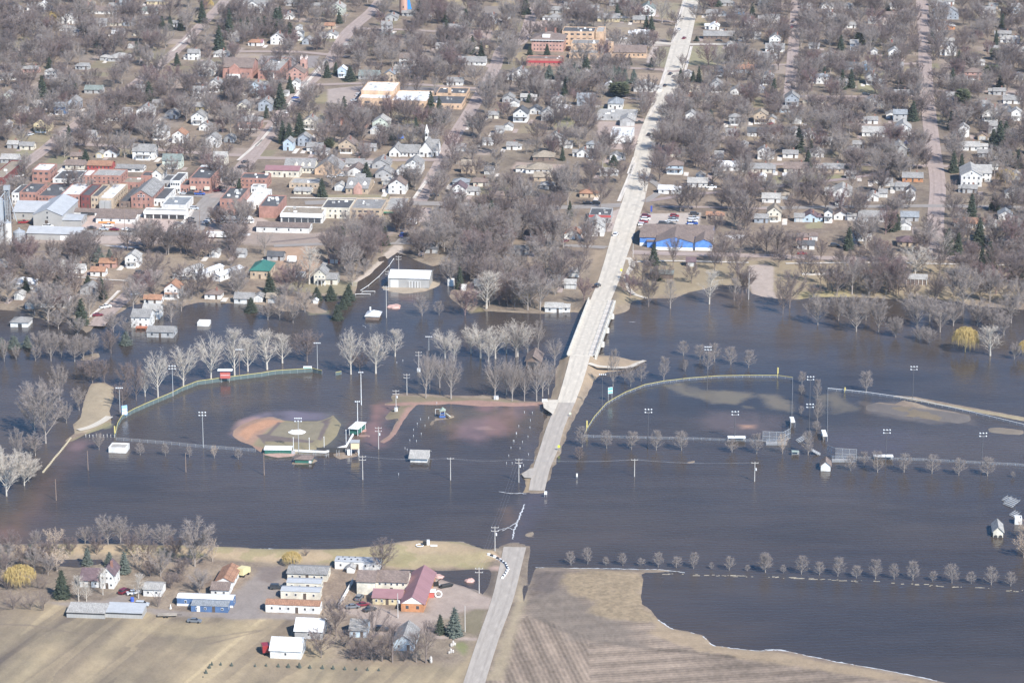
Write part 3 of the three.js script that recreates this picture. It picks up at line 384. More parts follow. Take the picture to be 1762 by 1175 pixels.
// ---------------------------------------------------------------- trees
function bareTree(seed, o) { // o: h, r crown radius, base crown start, prim, sec, twig, lean
  const R = rngOf(seed), wood = [], tw = [], H = o.h; const rnd = (a, b) => a + R() * (b - a);
  const limb = (a, b, c, r0, r1, n = 5, seg = 3) => { const cur = new THREE.QuadraticBezierCurve3(a, b, c); let prev = null; const P0 = [];
    for (let i = 0; i <= seg; i++) { const t = i / seg, p = cur.getPoint(t), d = cur.getTangent(t), u = Math.abs(d.y) > .9 ? V3(1, 0, 0) : V3(0, 1, 0), s = u.clone().cross(d).normalize(), q = d.clone().cross(s), r = r0 + (r1 - r0) * t; const ring = []; for (let k = 0; k < n; k++) { const an = k / n * 6.2832; ring.push(p.clone().addScaledVector(s, Math.cos(an) * r).addScaledVector(q, Math.sin(an) * r)); }
      if (prev) for (let k = 0; k < n; k++) { const m = (k + 1) % n; wood.push(prev[k], ring[k], prev[m], prev[m], ring[k], ring[m]); } prev = ring; } return cur; };
  const twig = (p, d, L, w) => { const s = V3(R() - .5, R() - .5, R() - .5).cross(d).normalize().multiplyScalar(w); tw.push(p.clone().add(s), p.clone().addScaledVector(s, -1), p.clone().addScaledVector(d, L)); };
  const stems = o.stems || 1, prims = [];
  for (let s = 0; s < stems; s++) {
    const off = stems > 1 ? V3(rnd(-1, 1), 0, rnd(-1, 1)).multiplyScalar(H * .03) : V3(0, 0, 0), tipO = V3(rnd(-1, 1), 0, rnd(-1, 1)).multiplyScalar(H * (stems > 1 ? .22 : .04));
    const trunkTop = V3(off.x + tipO.x + (o.lean || 0) * H, H * (o.leader ? .93 : .62), off.z + tipO.z), tr = limb(off.clone().setY(-.4), V3(off.x, H * .3, off.z), trunkTop, H * .018 * (o.thick || 1) / Math.sqrt(stems), H * .004, 6, 5);
    const n = Math.round(o.prim / stems);
    for (let i = 0; i < n; i++) { const t = o.base + (o.leader ? .92 - o.base : .55 - o.base) * Math.pow(i / n, .9), tt = Math.min(.97, t / (o.leader ? .93 : .62)), a = tr.getPoint(tt), an = i * 2.4 + rnd(-.5, .5), yEnd = o.leader ? Math.min(.98, t + (o.up ?? .22) + .1 * R()) : Math.min(1, .62 + .40 * Math.pow(i / n, .7) * rnd(.75, 1.1) + rnd(-.12, .08)); const frac = (yEnd - o.base) / (1 - o.base), env = o.r * Math.sqrt(Math.max(.06, 1 - Math.pow((frac - o.belly) / (frac > o.belly ? 1.03 - o.belly : o.belly + .15), 2))) * rnd(.7, 1.05);
      const b = V3(trunkTop.x * yEnd + Math.cos(an) * env, H * yEnd, trunkTop.z * yEnd + Math.sin(an) * env), mid = a.clone().lerp(b, .5).add(V3(Math.cos(an) * env * .12, -H * .03, Math.sin(an) * env * .12)); prims.push([limb(a, mid, b, H * .0075 * (o.thick || 1) * (1.15 - tt * .5), H * .0018, 4, 3), an]); }
    prims.push([tr, R() * 6]);
  }
  for (const [c, an] of prims) for (let i = 0; i < o.sec; i++) { const t = .22 + .78 * (i + R()) / o.sec, a = c.getPoint(t), dir = c.getTangent(t), out = V3(a.x, 0, a.z).normalize(), d = dir.clone().multiplyScalar(1.0).add(V3(rnd(-1, 1), rnd(-.3, .6), rnd(-1, 1)).multiplyScalar(.8)).addScaledVector(out, .3).normalize(), L = H * rnd(.09, .2) * (1.2 - .5 * t); const b = a.clone().addScaledVector(d, L); b.y = Math.min(b.y, H * 1.02); const sc = limb(a, a.clone().lerp(b, .5).add(V3(0, -L * .06, 0)), b, H * .0024, H * .0008, 3, 1);
    for (let k = 0; k < o.ter; k++) { const u = .2 + .8 * (k + R()) / o.ter, p = sc.getPoint(u), e = d.clone().multiplyScalar(.85).add(V3(rnd(-1, 1), rnd(-.35, .8), rnd(-1, 1)).multiplyScalar(.85)).normalize(), M = H * rnd(.05, .1) * (1.2 - .4 * u); twig(p, e, M, H * .0013 * (o.tw || 1));
      for (let m = 0; m < o.twig; m++) { const q = p.clone().addScaledVector(e, M * rnd(.1, .95)), f = e.clone().multiplyScalar(.8).add(V3(rnd(-1, 1), rnd(-.4, .7), rnd(-1, 1))).normalize(); twig(q, f, H * rnd(.03, .065) * (o.tl || 1), H * .00105 * (o.tw || 1)); } } }
  const mk = (l) => { const g = new THREE.BufferGeometry(), a = new Float32Array(l.length * 3); l.forEach((p, i) => p.toArray(a, i * 3)); g.setAttribute('position', new THREE.BufferAttribute(a, 3)); g.computeVertexNormals(); return g; };
  let leaves = null; if (o.leaf) { const l = []; for (let i = 0; i < tw.length; i += 3) for (let k = 0; k < o.leaf; k++) { const p = tw[i].clone().lerp(tw[i + 2], R()), s = H * .017; l.push(p.clone().add(V3(rnd(-s, s), rnd(-s, s), rnd(-s, s))), p.clone().add(V3(rnd(-s, s), rnd(-s, s), rnd(-s, s))), p.clone().add(V3(rnd(-s, s), rnd(-s, s), rnd(-s, s)))); } leaves = mk(l); }
  return { trunk: mk(wood), crown: leaves ? mergeGeometries([mk(tw), leaves]) : mk(tw), h: H, r: o.r };
}
function conifer(seed, H, r, pine) { // whorls of drooping sprays
  const R = rngOf(seed), tr = [], n = pine ? 11 : 17; const rnd = (a, b) => a + R() * (b - a);
  for (let w = 0; w < n; w++) { const f = w / n, y = H * (pine ? .22 + .72 * f : .05 + .92 * f), rad = r * (pine ? Math.sqrt(Math.max(.05, 1 - Math.pow((f - .35) / .75, 2))) : Math.pow(1 - f, .82) * .98 + .03), k = Math.max(6, Math.round(15 * (1 - f * .6)));
    for (let i = 0; i < k; i++) { const an = (i + R() * .7) / k * 6.2832 + w, L = rad * rnd(.72, 1.12), dx = Math.cos(an), dz = Math.sin(an), yy = y + rnd(-.02, .02) * H, droop = pine ? -L * .12 : L * rnd(.22, .42), wd = L * rnd(.2, .3) + .12 * H / 12; const a = [dx * L * .08, yy + L * .05, dz * L * .08], c = [dx * L, yy - droop, dz * L], m = .58, e = rnd(.02, .05) * H; const lft = [dx * L * m - dz * wd, yy - droop * m - e, dz * L * m + dx * wd], rgt = [dx * L * m + dz * wd, yy - droop * m - e, dz * L * m - dx * wd], mid = [dx * L * m, yy - droop * m + e * .6, dz * L * m]; tr.push(a, lft, mid, a, mid, rgt, mid, lft, c, mid, c, rgt);
      for (let q = 0; q < 3; q++) { const u = rnd(.4, 1), p = [dx * L * u + rnd(-1, 1) * wd * .7, yy - droop * u + rnd(-.02, .03) * H, dz * L * u + rnd(-1, 1) * wd * .7], s = H * .03; tr.push(p, [p[0] + dx * s * 1.6 + rnd(-s, s), p[1] + rnd(-s, s * .4), p[2] + dz * s * 1.6 + rnd(-s, s)], [p[0] + rnd(-s, s), p[1] - rnd(0, s), p[2] + rnd(-s, s)]); } } }
  tr.push([0, H, 0], [.12, H * .9, 0], [-.1, H * .9, .1]);
  const g = new THREE.BufferGeometry(); g.setAttribute('position', new THREE.BufferAttribute(new Float32Array(tr.flat()), 3)); g.computeVertexNormals();
  return { trunk: cyl(H * .02, H * .006, H * .9, 6, 0, -.3, 0), crown: g, h: H, r };
}
function willow(seed, H, r) { const R = rngOf(seed), t = []; const b = bareTree(seed + 1, { h: H * .92, r: r * .8, base: .2, prim: 9, sec: 4, ter: 2, twig: 2, belly: .5, thick: 1.3 }); for (let i = 0; i < 210; i++) { const an = R() * 6.283, q = Math.sqrt(R()), rad = r * q, y = H * (.5 + .5 * Math.sqrt(1 - q * q * .93)) - R() * H * .12; for (let k = 0; k < 10; k++) { const x = Math.cos(an) * rad + (R() - .5) * 1.1, z = Math.sin(an) * rad + (R() - .5) * 1.1, L = H * (.12 + .26 * R()) * (.5 + q * .7), w = .035 + .035 * R(), ca = R() * 3.14; const o = .12 * L; t.push([x - Math.cos(ca) * w, y, z - Math.sin(ca) * w], [x + Math.cos(ca) * w, y, z + Math.sin(ca) * w], [x + Math.cos(an) * o, Math.max(.3, y - L), z + Math.sin(an) * o]); } } const g = new THREE.BufferGeometry(); g.setAttribute('position', new THREE.BufferAttribute(new Float32Array(t.flat()), 3)); g.computeVertexNormals(); return { trunk: b.trunk, crown: g, h: H, r }; }
const bark = (n, r, g, b) => mat(n, r, g, b, 1, null);
const TM = { pale: [bark('pale_bark', .52, .465, .395), bark('pale_twigs', .48, .42, .36)], grey: [bark('grey_bark', .33, .285, .25), bark('grey_twigs', .285, .24, .217)], brown: [bark('brown_bark', .20, .16, .14), bark('brown_twigs', .20, .155, .143)], dark: [bark('dark_bark', .20, .165, .15), bark('dark_twigs', .15, .12, .112)], tan: [bark('tan_bark', .40, .33, .27), bark('tan_leaves', .50, .385, .29)], gold: [bark('gold_bark', .42, .31, .15), bark('gold_strands', .50, .37, .15)], spruce: [bark('spruce_bark', .14, .11, .09), bark('spruce_needles', .045, .055, .036)], blue: [bark('blue_spruce_bark', .14, .11, .09), bark('blue_spruce_needles', .10, .115, .095)], pine: [bark('pine_bark', .18, .14, .10), bark('pine_needles', .075, .082, .042)], red: [bark('red_twig_bark', .25, .17, .16), bark('red_twigs', .215, .145, .138)] };
const PROTO = { // h, crown radius as built
  vase: [0, 1, 2].map((k) => bareTree(11 + k, { h: 20, r: 5.2, base: .2, prim: 15, sec: 9, ter: 4, twig: 5, belly: .6, tw: 1.15 })),
  tall: [0, 1, 2].map((k) => bareTree(21 + k, { h: 20, r: 3.6, base: .24, prim: 18, sec: 7, ter: 4, twig: 5, belly: .45, leader: true, tw: 1.15 })),
  round: [0, 1, 2, 3].map((k) => bareTree(31 + k, { h: 13, r: 5.4, base: .16, prim: 16, sec: 9, ter: 5, twig: 8, belly: .5, tw: 1.65, tl: 1.255 })),
  dense: [0, 1, 2].map((k) => bareTree(41 + k, { h: 12, r: 5, base: .12, prim: 17, sec: 10, ter: 5, twig: 8, belly: .5, tw: 1.65, tl: 1.25 })),
  young: [0, 1, 2].map((k) => bareTree(51 + k, { h: 8, r: 2.4, base: .2, prim: 22, sec: 7, ter: 4, twig: 6, belly: .42, leader: true, tw: 1.75, tl: 1.3, up: .13 })),
  shrub: [0, 1].map((k) => bareTree(61 + k, { h: 5, r: 3.4, base: .06, prim: 14, sec: 8, ter: 4, twig: 5, belly: .5, stems: 4, tw: 1.8, tl: 1.3 })),
  leafy: [0, 1].map((k) => bareTree(71 + k, { h: 11, r: 4.6, base: .14, prim: 14, sec: 8, ter: 3, twig: 4, belly: .5, leaf: 1 })),
  conifer: [0, 1, 2].map((k) => conifer(81 + k, 12, 3.1, false)), pine: [0, 1].map((k) => conifer(91 + k, 11, 4.4, true)), willow: [willow(95, 11, 5.2)], seedling: [conifer(99, 1.8, .8, false)],
};
const CAST = []; // ground places already used by trunks
const BARE = []; // candidates for single bare trees: sorted by size in view later
function plant(kind, tone, p, h, r, seed, label, group, name = 'bare_tree', cat = 'tree') {
  const R = rngOf(seed * 7919 + 13), list = PROTO[kind], pr = list[Math.floor(R() * list.length)], g = thing(name, label, cat, p.clone().setY(p.y - .15), R() * 6.283, group);
  mesh('trunk', pr.trunk, TM[tone][0], g); mesh('crown', pr.crown, TM[tone][1], g); const sy = h / pr.h, sx = r / pr.r * (kind === 'conifer' ? 1.18 : 1.06); g.scale.set(sx, sy, sx * (.92 + R() * .16)); CAST.push([p.x, p.z]); return g;
}
const massJobs = {}; let treeSeed = 1;
function sizeOf(t, x, y, hz, wz) { const p = gt(t, x, y), s = pxm(p), k = Math.cos(dep(p)) * s * ZOOM; return [p, hz / k, wz / 2 / (s * ZOOM)]; }
function plants(kind, tone, str, label, group, name, cat) {
  if (group) { const all = []; let t = 'I'; for (const k of str.trim().split(/\s+/)) { if (/^[A-Z]$/.test(k)) { t = k; continue; } const [x, y, h, w] = k.split(',').map(Number), [p, H, r] = sizeOf(t, x, y, h, w); all.push({ p, H, r }); }
    const rank = (f) => { const s = all.map(f).sort((a, b) => a - b); return (v) => s.length < 3 ? 1 : v <= s[Math.floor(s.length / 3)] ? 0 : v >= s[Math.ceil(s.length * 2 / 3)] ? 2 : 1; }, rh = rank((a) => a.H), rw = rank((a) => a.r / a.H);
    for (const a of all) plant(kind, tone, a.p, a.H, a.r, treeSeed++, label + [', among the shortest', '', ', among the tallest'][rh(a.H)] + [', narrow', '', ', broad'][rw(a.r / a.H)], group, name, cat); return; } let t = 'I'; for (const k of str.trim().split(/\s+/)) { if (/^[A-Z]$/.test(k)) { t = k; continue; } const [x, y, h, w] = k.split(',').map(Number), [p, H, r] = sizeOf(t, x, y, h, w); plant(kind, tone, p, H, r, treeSeed++, label, group, name, cat); } }
plants('vase', 'pale', 'J 1233,385,300,180 1420,335,310,190 1062,445,310,150 K 640,290,290,160 808,285,260,180', 'tall pale cottonwood in flood water behind the ball field fence', 'cottonwoods behind the ball field fence');
plants('tall', 'pale', 'J 1578,300,300,130 1668,270,210,120 975,440,170,60 K 75,258,250,150 178,215,185,120 938,170,170,90', 'slender pale bare tree standing in flood water behind the outfield', 'slender trees behind the outfield');
plants('round', 'brown', 'J 915,465,250,120 845,370,150,120 820,500,150,130 745,150,160,140 620,350,160,200 560,330,120,100 700,350,150,80 K 700,270,120,120 345,205,200,190', 'brown bare tree standing in flood water left of the outfield'.replace('left of', 'beyond'), 'brown trees beyond the outfield');
plants('round', 'grey', 'J 305,755,400,290 230,690,330,210 445,620,140,90 235,840,150,140 115,900,240,100 400,470,230,120 530,535,150,110 665,800,110,80', 'grey bare tree standing in flood water beside the grass spit', 'trees beside the grass spit');
plants('dense', 'pale', 'J 40,1110,300,260 160,1040,210,200 190,1010,160,120 -30,1060,250,200', 'silvery white bare tree crowd at the drowned road corner', 'silvery trees at the drowned road');
plants('dense', 'grey', 'J 25,205,150,70 105,190,90,70 235,200,100,80 340,200,200,140 410,180,170,110 500,205,180,170 560,190,150,120 620,170,150,120 270,150,150,120', 'grey bare tree standing in flood water near the drowned blue spruces', 'trees near the drowned spruces');
plants('vase', 'grey', 'K 1145,450,310,130 1240,380,230,110 1315,455,300,140 1172,390,270,90 1612,450,260,130 1690,430,240,100 1728,470,250,110', 'grey bare cottonwood on the bank of the flooded campground', 'campground bank cottonwoods'); plants('vase', 'pale', 'K 1275,185,200,150 1335,200,170,110 1515,180,235,200 1450,150,190,130 1615,185,215,170 1765,170,230,190 1690,150,200,130 1570,215,160,100', 'pale bare cottonwood standing in water behind the campground', 'drowned campground cottonwoods');
plants('vase', 'grey', 'L 5,470,300,100 88,470,260,90 170,470,270,130 210,440,240,120 250,425,230,110 292,225,170,110 30,175,220,160 180,130,200,90 110,160,190,110', 'grey bare tree beside the brown roofed shelter near the bridge', 'trees beside the shelter near the bridge');
plants('young', 'grey', 'L 875,335,115,80 1028,330,150,75 1160,165,95,68 1172,270,75,34 1272,190,95,74 1325,255,110,74 1370,205,115,80 1480,225,112,85 1600,245,112,80 765,330,80,55 805,370,125,65 685,375,240,75', 'young bare tree standing in flood water between bridge and softball fence', 'young trees beyond the softball fence');
plants('young', 'grey', 'L 478,780,130,80 643,790,115,78 810,795,115,84 978,800,125,76 1148,805,125,90 1488,815,85,78 1655,825,130,80', 'young bare tree in the row along the first softball field', 'tree row along the first softball field');
plants('young', 'grey', 'M 598,940,100,80 687,900,85,60 778,950,130,90 957,950,120,85 1145,960,120,90 1326,970,110,84 1520,975,120,94 1692,985,40,32', 'young bare tree in the row along the second softball field', 'tree row along the second softball field');
plants('young', 'grey', 'M 268,355,80,58 265,425,62,44 373,465,135,48 372,610,150,54 368,675,66,54 262,565,60,34 310,835,150,84', 'young bare tree in the strip between the two softball fields', 'trees between the softball fields');
plants('young', 'grey', 'M 702,410,135,95', 'lone young bare tree just outside the second softball outfield fence', null);
plants('leafy', 'tan', 'M 138,825,130,84', 'small tree with tan leaves beside the softball backstop', null); plants('leafy', 'tan', 'J 1442,855,85,54', 'small tan leaved tree in the row along the baseball foul fence', null);
plants('young', 'grey', 'J 942,835,76,58 1112,840,82,48 1275,850,72,44 1603,862,66,48', 'small bare tree in the row along the baseball foul fence', 'small trees along the baseball foul fence'); plants('young', 'brown', 'L 458,865,82,55', 'small brown bare tree below the softball tree row', null);
plants('young', 'grey', 'W 402,400,85,64 515,395,105,64 638,402,55,42 752,405,80,54 873,405,50,52 990,415,95,64 1112,418,70,66 1228,425,105,58 1348,428,45,32 1470,435,90,64 1592,440,40,36 1712,450,125,88 X 22,450,120,78 143,455,55,38 265,462,115,84 387,468,85,64 510,476,120,80 636,487,80,68 765,495,125,80 890,497,100,68 1017,503,120,80 1150,510,65,54 1280,522,120,98 1410,525,75,62 1545,535,115,84 1677,542,90,68', 'young bare tree in the long row beside the debris line', 'long tree row beside the debris line'); plants('round', 'tan', 'X 1765,350,150,130 1775,230,130,120', 'pale bare tree beside the flooded tan shed', 'trees beside the flooded tan shed');
plants('willow', 'gold', 'M 1370,140,175,165 1770,165,110,90', 'golden weeping willow on the far river bank', 'golden willows on the far bank', 'willow_tree'); plants('willow', 'gold', 'G 70,950,98,115', 'golden willow among bare trees beside the bridge', null, 'willow_tree'); plants('willow', 'gold', 'H 1640,140,100,110', 'golden willow beside the large white hall', null, 'willow_tree'); plants('willow', 'gold', 'A 340,180,105,115', 'golden willow beside a white house at the edge of town', null, 'willow_tree'); plants('willow', 'gold', 'A 1400,65,75,70', 'golden willow beside a tall spruce in the upper town', null, 'willow_tree'); plants('willow', 'gold', 'V 240,400,95,125', 'small golden willow behind the mobile homes', null, 'willow_tree'); plants('willow', 'gold', 'U 130,545,145,200', 'broad golden willow beside the farmhouse spruce', null, 'willow_tree');
plants('tall', 'pale', 'M 1538,165,190,140', 'pale bare cottonwood beside the golden willow on the far bank', null); plants('dense', 'grey', 'M 1700,190,110,85 1130,90,110,110 1060,60,100,90 900,40,100,80', 'grey bare tree at the far river edge near the willow', 'grey trees near the far willow');
// foreground farmstead
plants('round', 'grey', 'U 240,300,130,90 725,265,185,175 810,265,175,125 955,260,125,125 570,258,112,115 1100,275,135,180', 'grey bare tree on the grass dike behind the farmhouse', 'trees on the dike behind the farmhouse'); plants('dense', 'brown', 'U 60,330,150,150 150,420,160,150 -20,500,190,180 330,400,160,150 470,330,120,120 650,330,130,120 880,330,140,130 1000,380,150,140 1180,360,150,150 1230,470,120,130 1150,560,110,120 1010,480,110,110 270,380,130,120 90,520,110,120', 'brown bare tree in the thicket between dike and farmyard', 'farmyard thicket'); plants('leafy', 'tan', 'U 365,300,150,150 380,440,150,190 940,440,155,150 1430,380,150,90', 'bare tree with lingering tan leaves in the farmyard', 'tan leaved farmyard trees'); plants('dense', 'grey', 'U 1310,410,300,265', 'broad grey bare tree between farmhouse and blue mobile home', null); plants('round', 'grey', 'U 1080,480,175,165 230,450,160,140 40,440,180,160 1340,590,150,170 320,470,140,120', 'bare grey tree in the thicket around the farmhouse', 'thicket around the farmhouse'); plants('shrub', 'brown', 'U 90,695,125,160 205,700,110,140 290,705,135,125 40,560,100,140 1060,685,115,105 1200,520,90,110 260,560,110,140', 'low brown bare thicket at the meadow edge', 'low thickets at the meadow edge'); plants('tall', 'pale', 'U 527,645,165,75 580,645,125,64 690,602,175,60 930,625,155,80', 'slim pale birch in front of the white farmhouse', 'birches in front of the farmhouse');
plants('dense', 'brown', 'V 850,445,205,180', 'brown bare tree behind the long cream apartment house', null); plants('shrub', 'brown', 'V 790,885,245,230', 'spreading bare tree between the grey cottage and the parked cars', null); plants('round', 'brown', 'V 440,1025,190,185 540,880,230,210 690,1035,130,140 610,960,120,130', 'brown bare tree behind the white gambrel sheds', 'trees behind the white sheds'); plants('tall', 'brown', 'V 920,1055,250,150 1145,1060,265,125 1080,1055,190,120 780,1040,170,140 850,1050,140,120', 'thin brown bare tree in front of the grey gabled cottage', 'thin trees in front of the grey cottage'); plants('shrub', 'brown', 'V 900,1040,90,150 720,1045,80,130 1000,1050,90,130 640,1040,70,120 560,700,110,130 340,340,60,80', 'low brown brush along the meadow hedge line', 'brush along the hedge line');
plants('conifer', 'spruce', 'V 1243,862,140,80', 'dark green spruce beside the drive, smaller of the pair', null, 'spruce_tree'); plants('conifer', 'blue', 'V 1340,877,205,120', 'large blue spruce beside the drive, taller of the pair', null, 'spruce_tree'); plants('conifer', 'spruce', 'U 415,620,200,125', 'large dark spruce standing alone beside the golden willow', null, 'spruce_tree'); plants('conifer', 'blue', 'U 200,355,95,75 585,398,125,80 735,405,100,85 835,455,155,95', 'blue spruce behind the white farmhouse', 'spruces behind the farmhouse', 'spruce_tree');
plants('seedling', 'blue', 'U 1425,1075,30,26 1408,1095,32,32 1385,1130,32,34 1485,1075,26,26 1558,1080,28,32 1717,1085,26,22 1365,1157,14,16 V 68,1082,24,26 150,1087,30,30 217,1090,32,36 292,1092,42,40 363,1096,28,32 448,1099,30,32 520,1102,32,32 598,1106,28,30 675,1109,26,28 752,1111,26,28 828,1113,24,26', 'small planted spruce seedling in the meadow row', 'spruce seedlings in the meadow', 'spruce_seedling', 'seedling');
// river bank, left
plants('conifer', 'blue', 'J 90,112,90,105 180,105,85,75 10,112,80,65 845,90,95,95', 'blue spruce standing in flood water beside the drowned houses', 'drowned blue spruces', 'spruce_tree'); plants('conifer', 'spruce', 'F 100,905,145,125 505,925,105,95 410,920,90,85 625,925,115,95 605,962,90,80 550,1058,115,85 585,985,80,70', 'dark spruce at the flood edge below the cream farmhouse', 'spruces at the flood edge', 'spruce_tree'); plants('conifer', 'spruce', 'F 1375,850,160,60', 'brownish conifer among bare trees behind the white warehouse', null, 'spruce_tree');
plants('conifer', 'blue', 'E 660,662,112,105 735,657,82,65', 'blue spruce on the railway bank, one of two', 'two spruces on the railway bank', 'spruce_tree'); plants('conifer', 'spruce', 'E 680,912,150,90 545,1090,185,110 170,872,110,75 1690,1005,105,95 590,850,100,80 380,840,90,80', 'dark spruce beside the houses near the flooded pink street', 'spruces near the flooded street', 'spruce_tree');
plants('round', 'grey', 'E 320,1065,235,265 470,1085,175,140 600,1045,200,150 895,992,205,185 1035,885,155,175 1150,1075,150,130 230,1020,150,150 420,960,150,140 760,1140,130,140 860,1165,110,120 1220,1000,160,140 390,1120,120,150 520,1165,120,130', 'grey bare tree among the flooded riverside houses', 'trees among the flooded houses'); plants('round', 'brown', 'E 1000,615,155,155 620,575,135,140 345,685,170,95 1240,605,140,130 100,760,150,150 240,750,120,120 480,640,90,90 1420,640,120,140 1560,700,140,130 1340,660,130,130 800,700,120,120 1290,920,130,130', 'brown bare tree along the railway below downtown', 'trees along the railway');
plants('round', 'brown', 'F 530,690,250,150 600,730,220,140 480,620,160,130 700,705,225,200 800,545,200,95 620,700,180,130 560,540,140,110 780,700,160,120', 'brown bare tree in the grove beside the gravel landing', 'grove beside the gravel landing'); plants('tall', 'pale', 'F 360,818,235,135 1555,982,235,160', 'tall pale bare tree near the flooded white sheds', 'pale trees near the flooded sheds'); plants('dense', 'red', 'F 1410,1028,200,185 1640,960,160,150', 'reddish brown bare tree standing in the river edge', 'reddish river edge trees'); plants('young', 'grey', 'F 1120,1032,120,90 1235,1027,90,66', 'small round bare tree standing alone in the flooded yard', 'small trees in the flooded yard'); plants('round', 'grey', 'F 160,1060,160,140 250,1080,150,110 330,1005,150,130 80,1060,110,110 200,960,140,130 650,830,140,120 730,760,110,100', 'grey bare tree at the flood edge beside the spruces', 'trees beside the flood edge spruces');
{ const R = rngOf(77); let s = ''; for (let k = 0; k < 24; k++) { const x = 1000 + R() * 1150, y = 500 + R() * 500; if (x < 1260 && y > 640) continue; s += ` ${Math.round(x)},${Math.round(y)},${Math.round(120 + R() * 90)},${Math.round(110 + R() * 70)}`; } plants('dense', 'grey', 'F' + s, 'grey bare tree in the dense wood west of the bridge'.replace('west of', 'beside'), 'dense wood beside the bridge'); }
// riverside right
plants('dense', 'dark', 'G 925,972,195,145', 'dark bare tree standing at the river edge below the footpath', null); plants('tall', 'grey', 'G 1072,982,185,75 1505,925,140,70', 'thin grey tree standing in the river edge', 'thin trees in the river edge'); plants('tall', 'pale', 'G 1335,952,212,105', 'pale bare tree standing in the river below the park', null); plants('round', 'brown', 'G 1535,988,122,84 1215,812,130,120 1370,725,150,110 1525,785,190,180 1090,705,212,125 1050,810,120,100 970,850,150,90 H 140,1022,200,110 185,978,235,200 480,865,175,125 345,908,85,120 200,660,190,200 395,662,140,95 315,688,100,80 515,682,95,80 645,692,135,105 765,658,150,100 850,718,130,110 1170,955,200,150 930,860,130,130 760,900,120,120 1000,940,150,130', 'brown bare tree in the riverside park', 'trees in the riverside park'); plants('dense', 'grey', 'H 375,1092,190,170 515,1062,170,150 635,1138,240,200 785,1142,230,150 900,1172,135,125 1045,1112,220,220 1200,1142,200,200 1355,985,285,260 1535,942,230,180 1450,1100,180,170 1560,1120,160,150 1680,1080,200,170 1720,980,200,150 1630,1160,140,130 1290,1100,170,150 700,1060,170,140 1130,1070,170,150', 'grey bare tree standing in water along the far river bank', 'drowned trees along the far bank'); plants('round', 'pale', 'H 1030,768,195,230', 'spreading white barked tree in the riverside park', null); plants('round', 'dark', 'H 1130,548,190,150 1310,598,225,135 1285,372,150,165 G 1140,332,195,185 1195,335,180,130 1250,322,170,120 1590,452,255,185 H 100,640,200,180', 'dark bare tree beside the riverside street', 'dark trees beside the riverside street'); plants('conifer', 'spruce', 'G 960,692,155,92 975,790,110,80 H 1480,745,185,95 1530,705,185,95 1410,392,195,95 1565,322,125,95 870,462,135,75 910,452,120,64 1690,782,82,74 1735,772,84,64', 'dark spruce beside the riverside park street', 'spruces beside the riverside park', 'spruce_tree'); plants('dense', 'grey', 'G 380,290,290,205 330,200,180,150', 'big grey bare tree beside the main street crossing', 'big trees beside the crossing'); plants('round', 'brown', 'G 900,192,145,115 600,302,190,150 545,150,150,130 90,245,160,150 640,470,90,80', 'brown bare tree close to the main street crossing', 'brown trees close to the crossing');
// town conifers
plants('conifer', 'spruce', 'A 530,112,125,60 1360,155,160,70 1545,265,225,70 1475,338,175,90 1620,205,90,46 1665,195,90,46 1705,185,90,44 1740,185,85,44 1190,442,95,56 1000,675,135,95 135,452,115,64 330,462,85,56 560,235,105,75 1090,195,95,64 1145,205,105,56 1215,205,105,56 1540,105,85,48 25,765,105,60 575,1095,95,74 850,900,130,80 B 140,235,195,125 230,285,145,105 60,235,135,76 15,235,125,60 1275,145,115,58 1105,165,175,70 1300,400,70,50 1250,420,70,44 910,940,90,80 1265,830,60,40', 'dark spruce among houses in the upper town', 'spruces in the upper town', 'spruce_tree'); plants('conifer', 'spruce', 'B 165,735,185,105 230,628,125,68 295,915,165,98 180,965,165,70 225,975,155,98', 'dark spruce along the broad pink street by the brick church', 'spruces along the church street', 'spruce_tree'); plants('conifer', 'spruce', 'B 1180,795,195,86 1235,785,145,66 635,545,105,95 1460,365,135,58 F 445,232,135,80 745,95,105,85', 'dark spruce near the white-roofed school', 'spruces near the school', 'spruce_tree'); plants('conifer', 'blue', 'C 255,545,115,95 330,562,125,95 380,545,105,66 430,525,115,85 580,545,125,85 630,525,105,56 690,545,115,75 725,545,105,66 765,562,105,66 825,562,105,66 540,540,80,60', 'blue spruce in the windbreak below the tan church', 'spruce windbreak below the tan church', 'spruce_tree'); plants('pine', 'pine', 'C 740,655,115,140 690,642,95,95 B 490,1002,85,95 D 660,312,105,85 1350,722,135,125 1550,532,105,125 1580,402,85,105 C 150,580,80,80', 'broad olive pine in the town', 'olive pines in the town', 'pine_tree'); plants('conifer', 'spruce', 'C 95,95,130,80 225,92,140,68 910,197,98,46 945,203,104,50 460,387,74,46 795,437,64,46 945,452,72,50 650,428,84,66 240,382,95,58 125,372,75,48 1225,552,84,46 1265,552,114,46 1345,822,95,66 690,1112,75,84 1380,42,115,85 1335,612,55,40 1250,277,40,40 1500,272,50,40 120,690,70,50', 'dark spruce near the tan gymnasium and main street', 'spruces near the gymnasium', 'spruce_tree'); plants('conifer', 'spruce', 'D 740,52,85,55 840,82,85,55 930,562,115,66 540,602,145,66 600,592,135,66 1280,602,145,66 1600,1005,205,105 1640,965,155,95 1560,965,105,85 1290,1162,155,76 1345,1142,115,56 1725,1132,135,76 1680,1102,95,66 1030,977,95,66 860,1092,125,84 890,1082,105,70 60,40,90,60 330,1000,60,50', 'dark spruce in the residential streets east of the main street'.replace('east of', 'beyond'), 'spruces beyond the main street', 'spruce_tree');
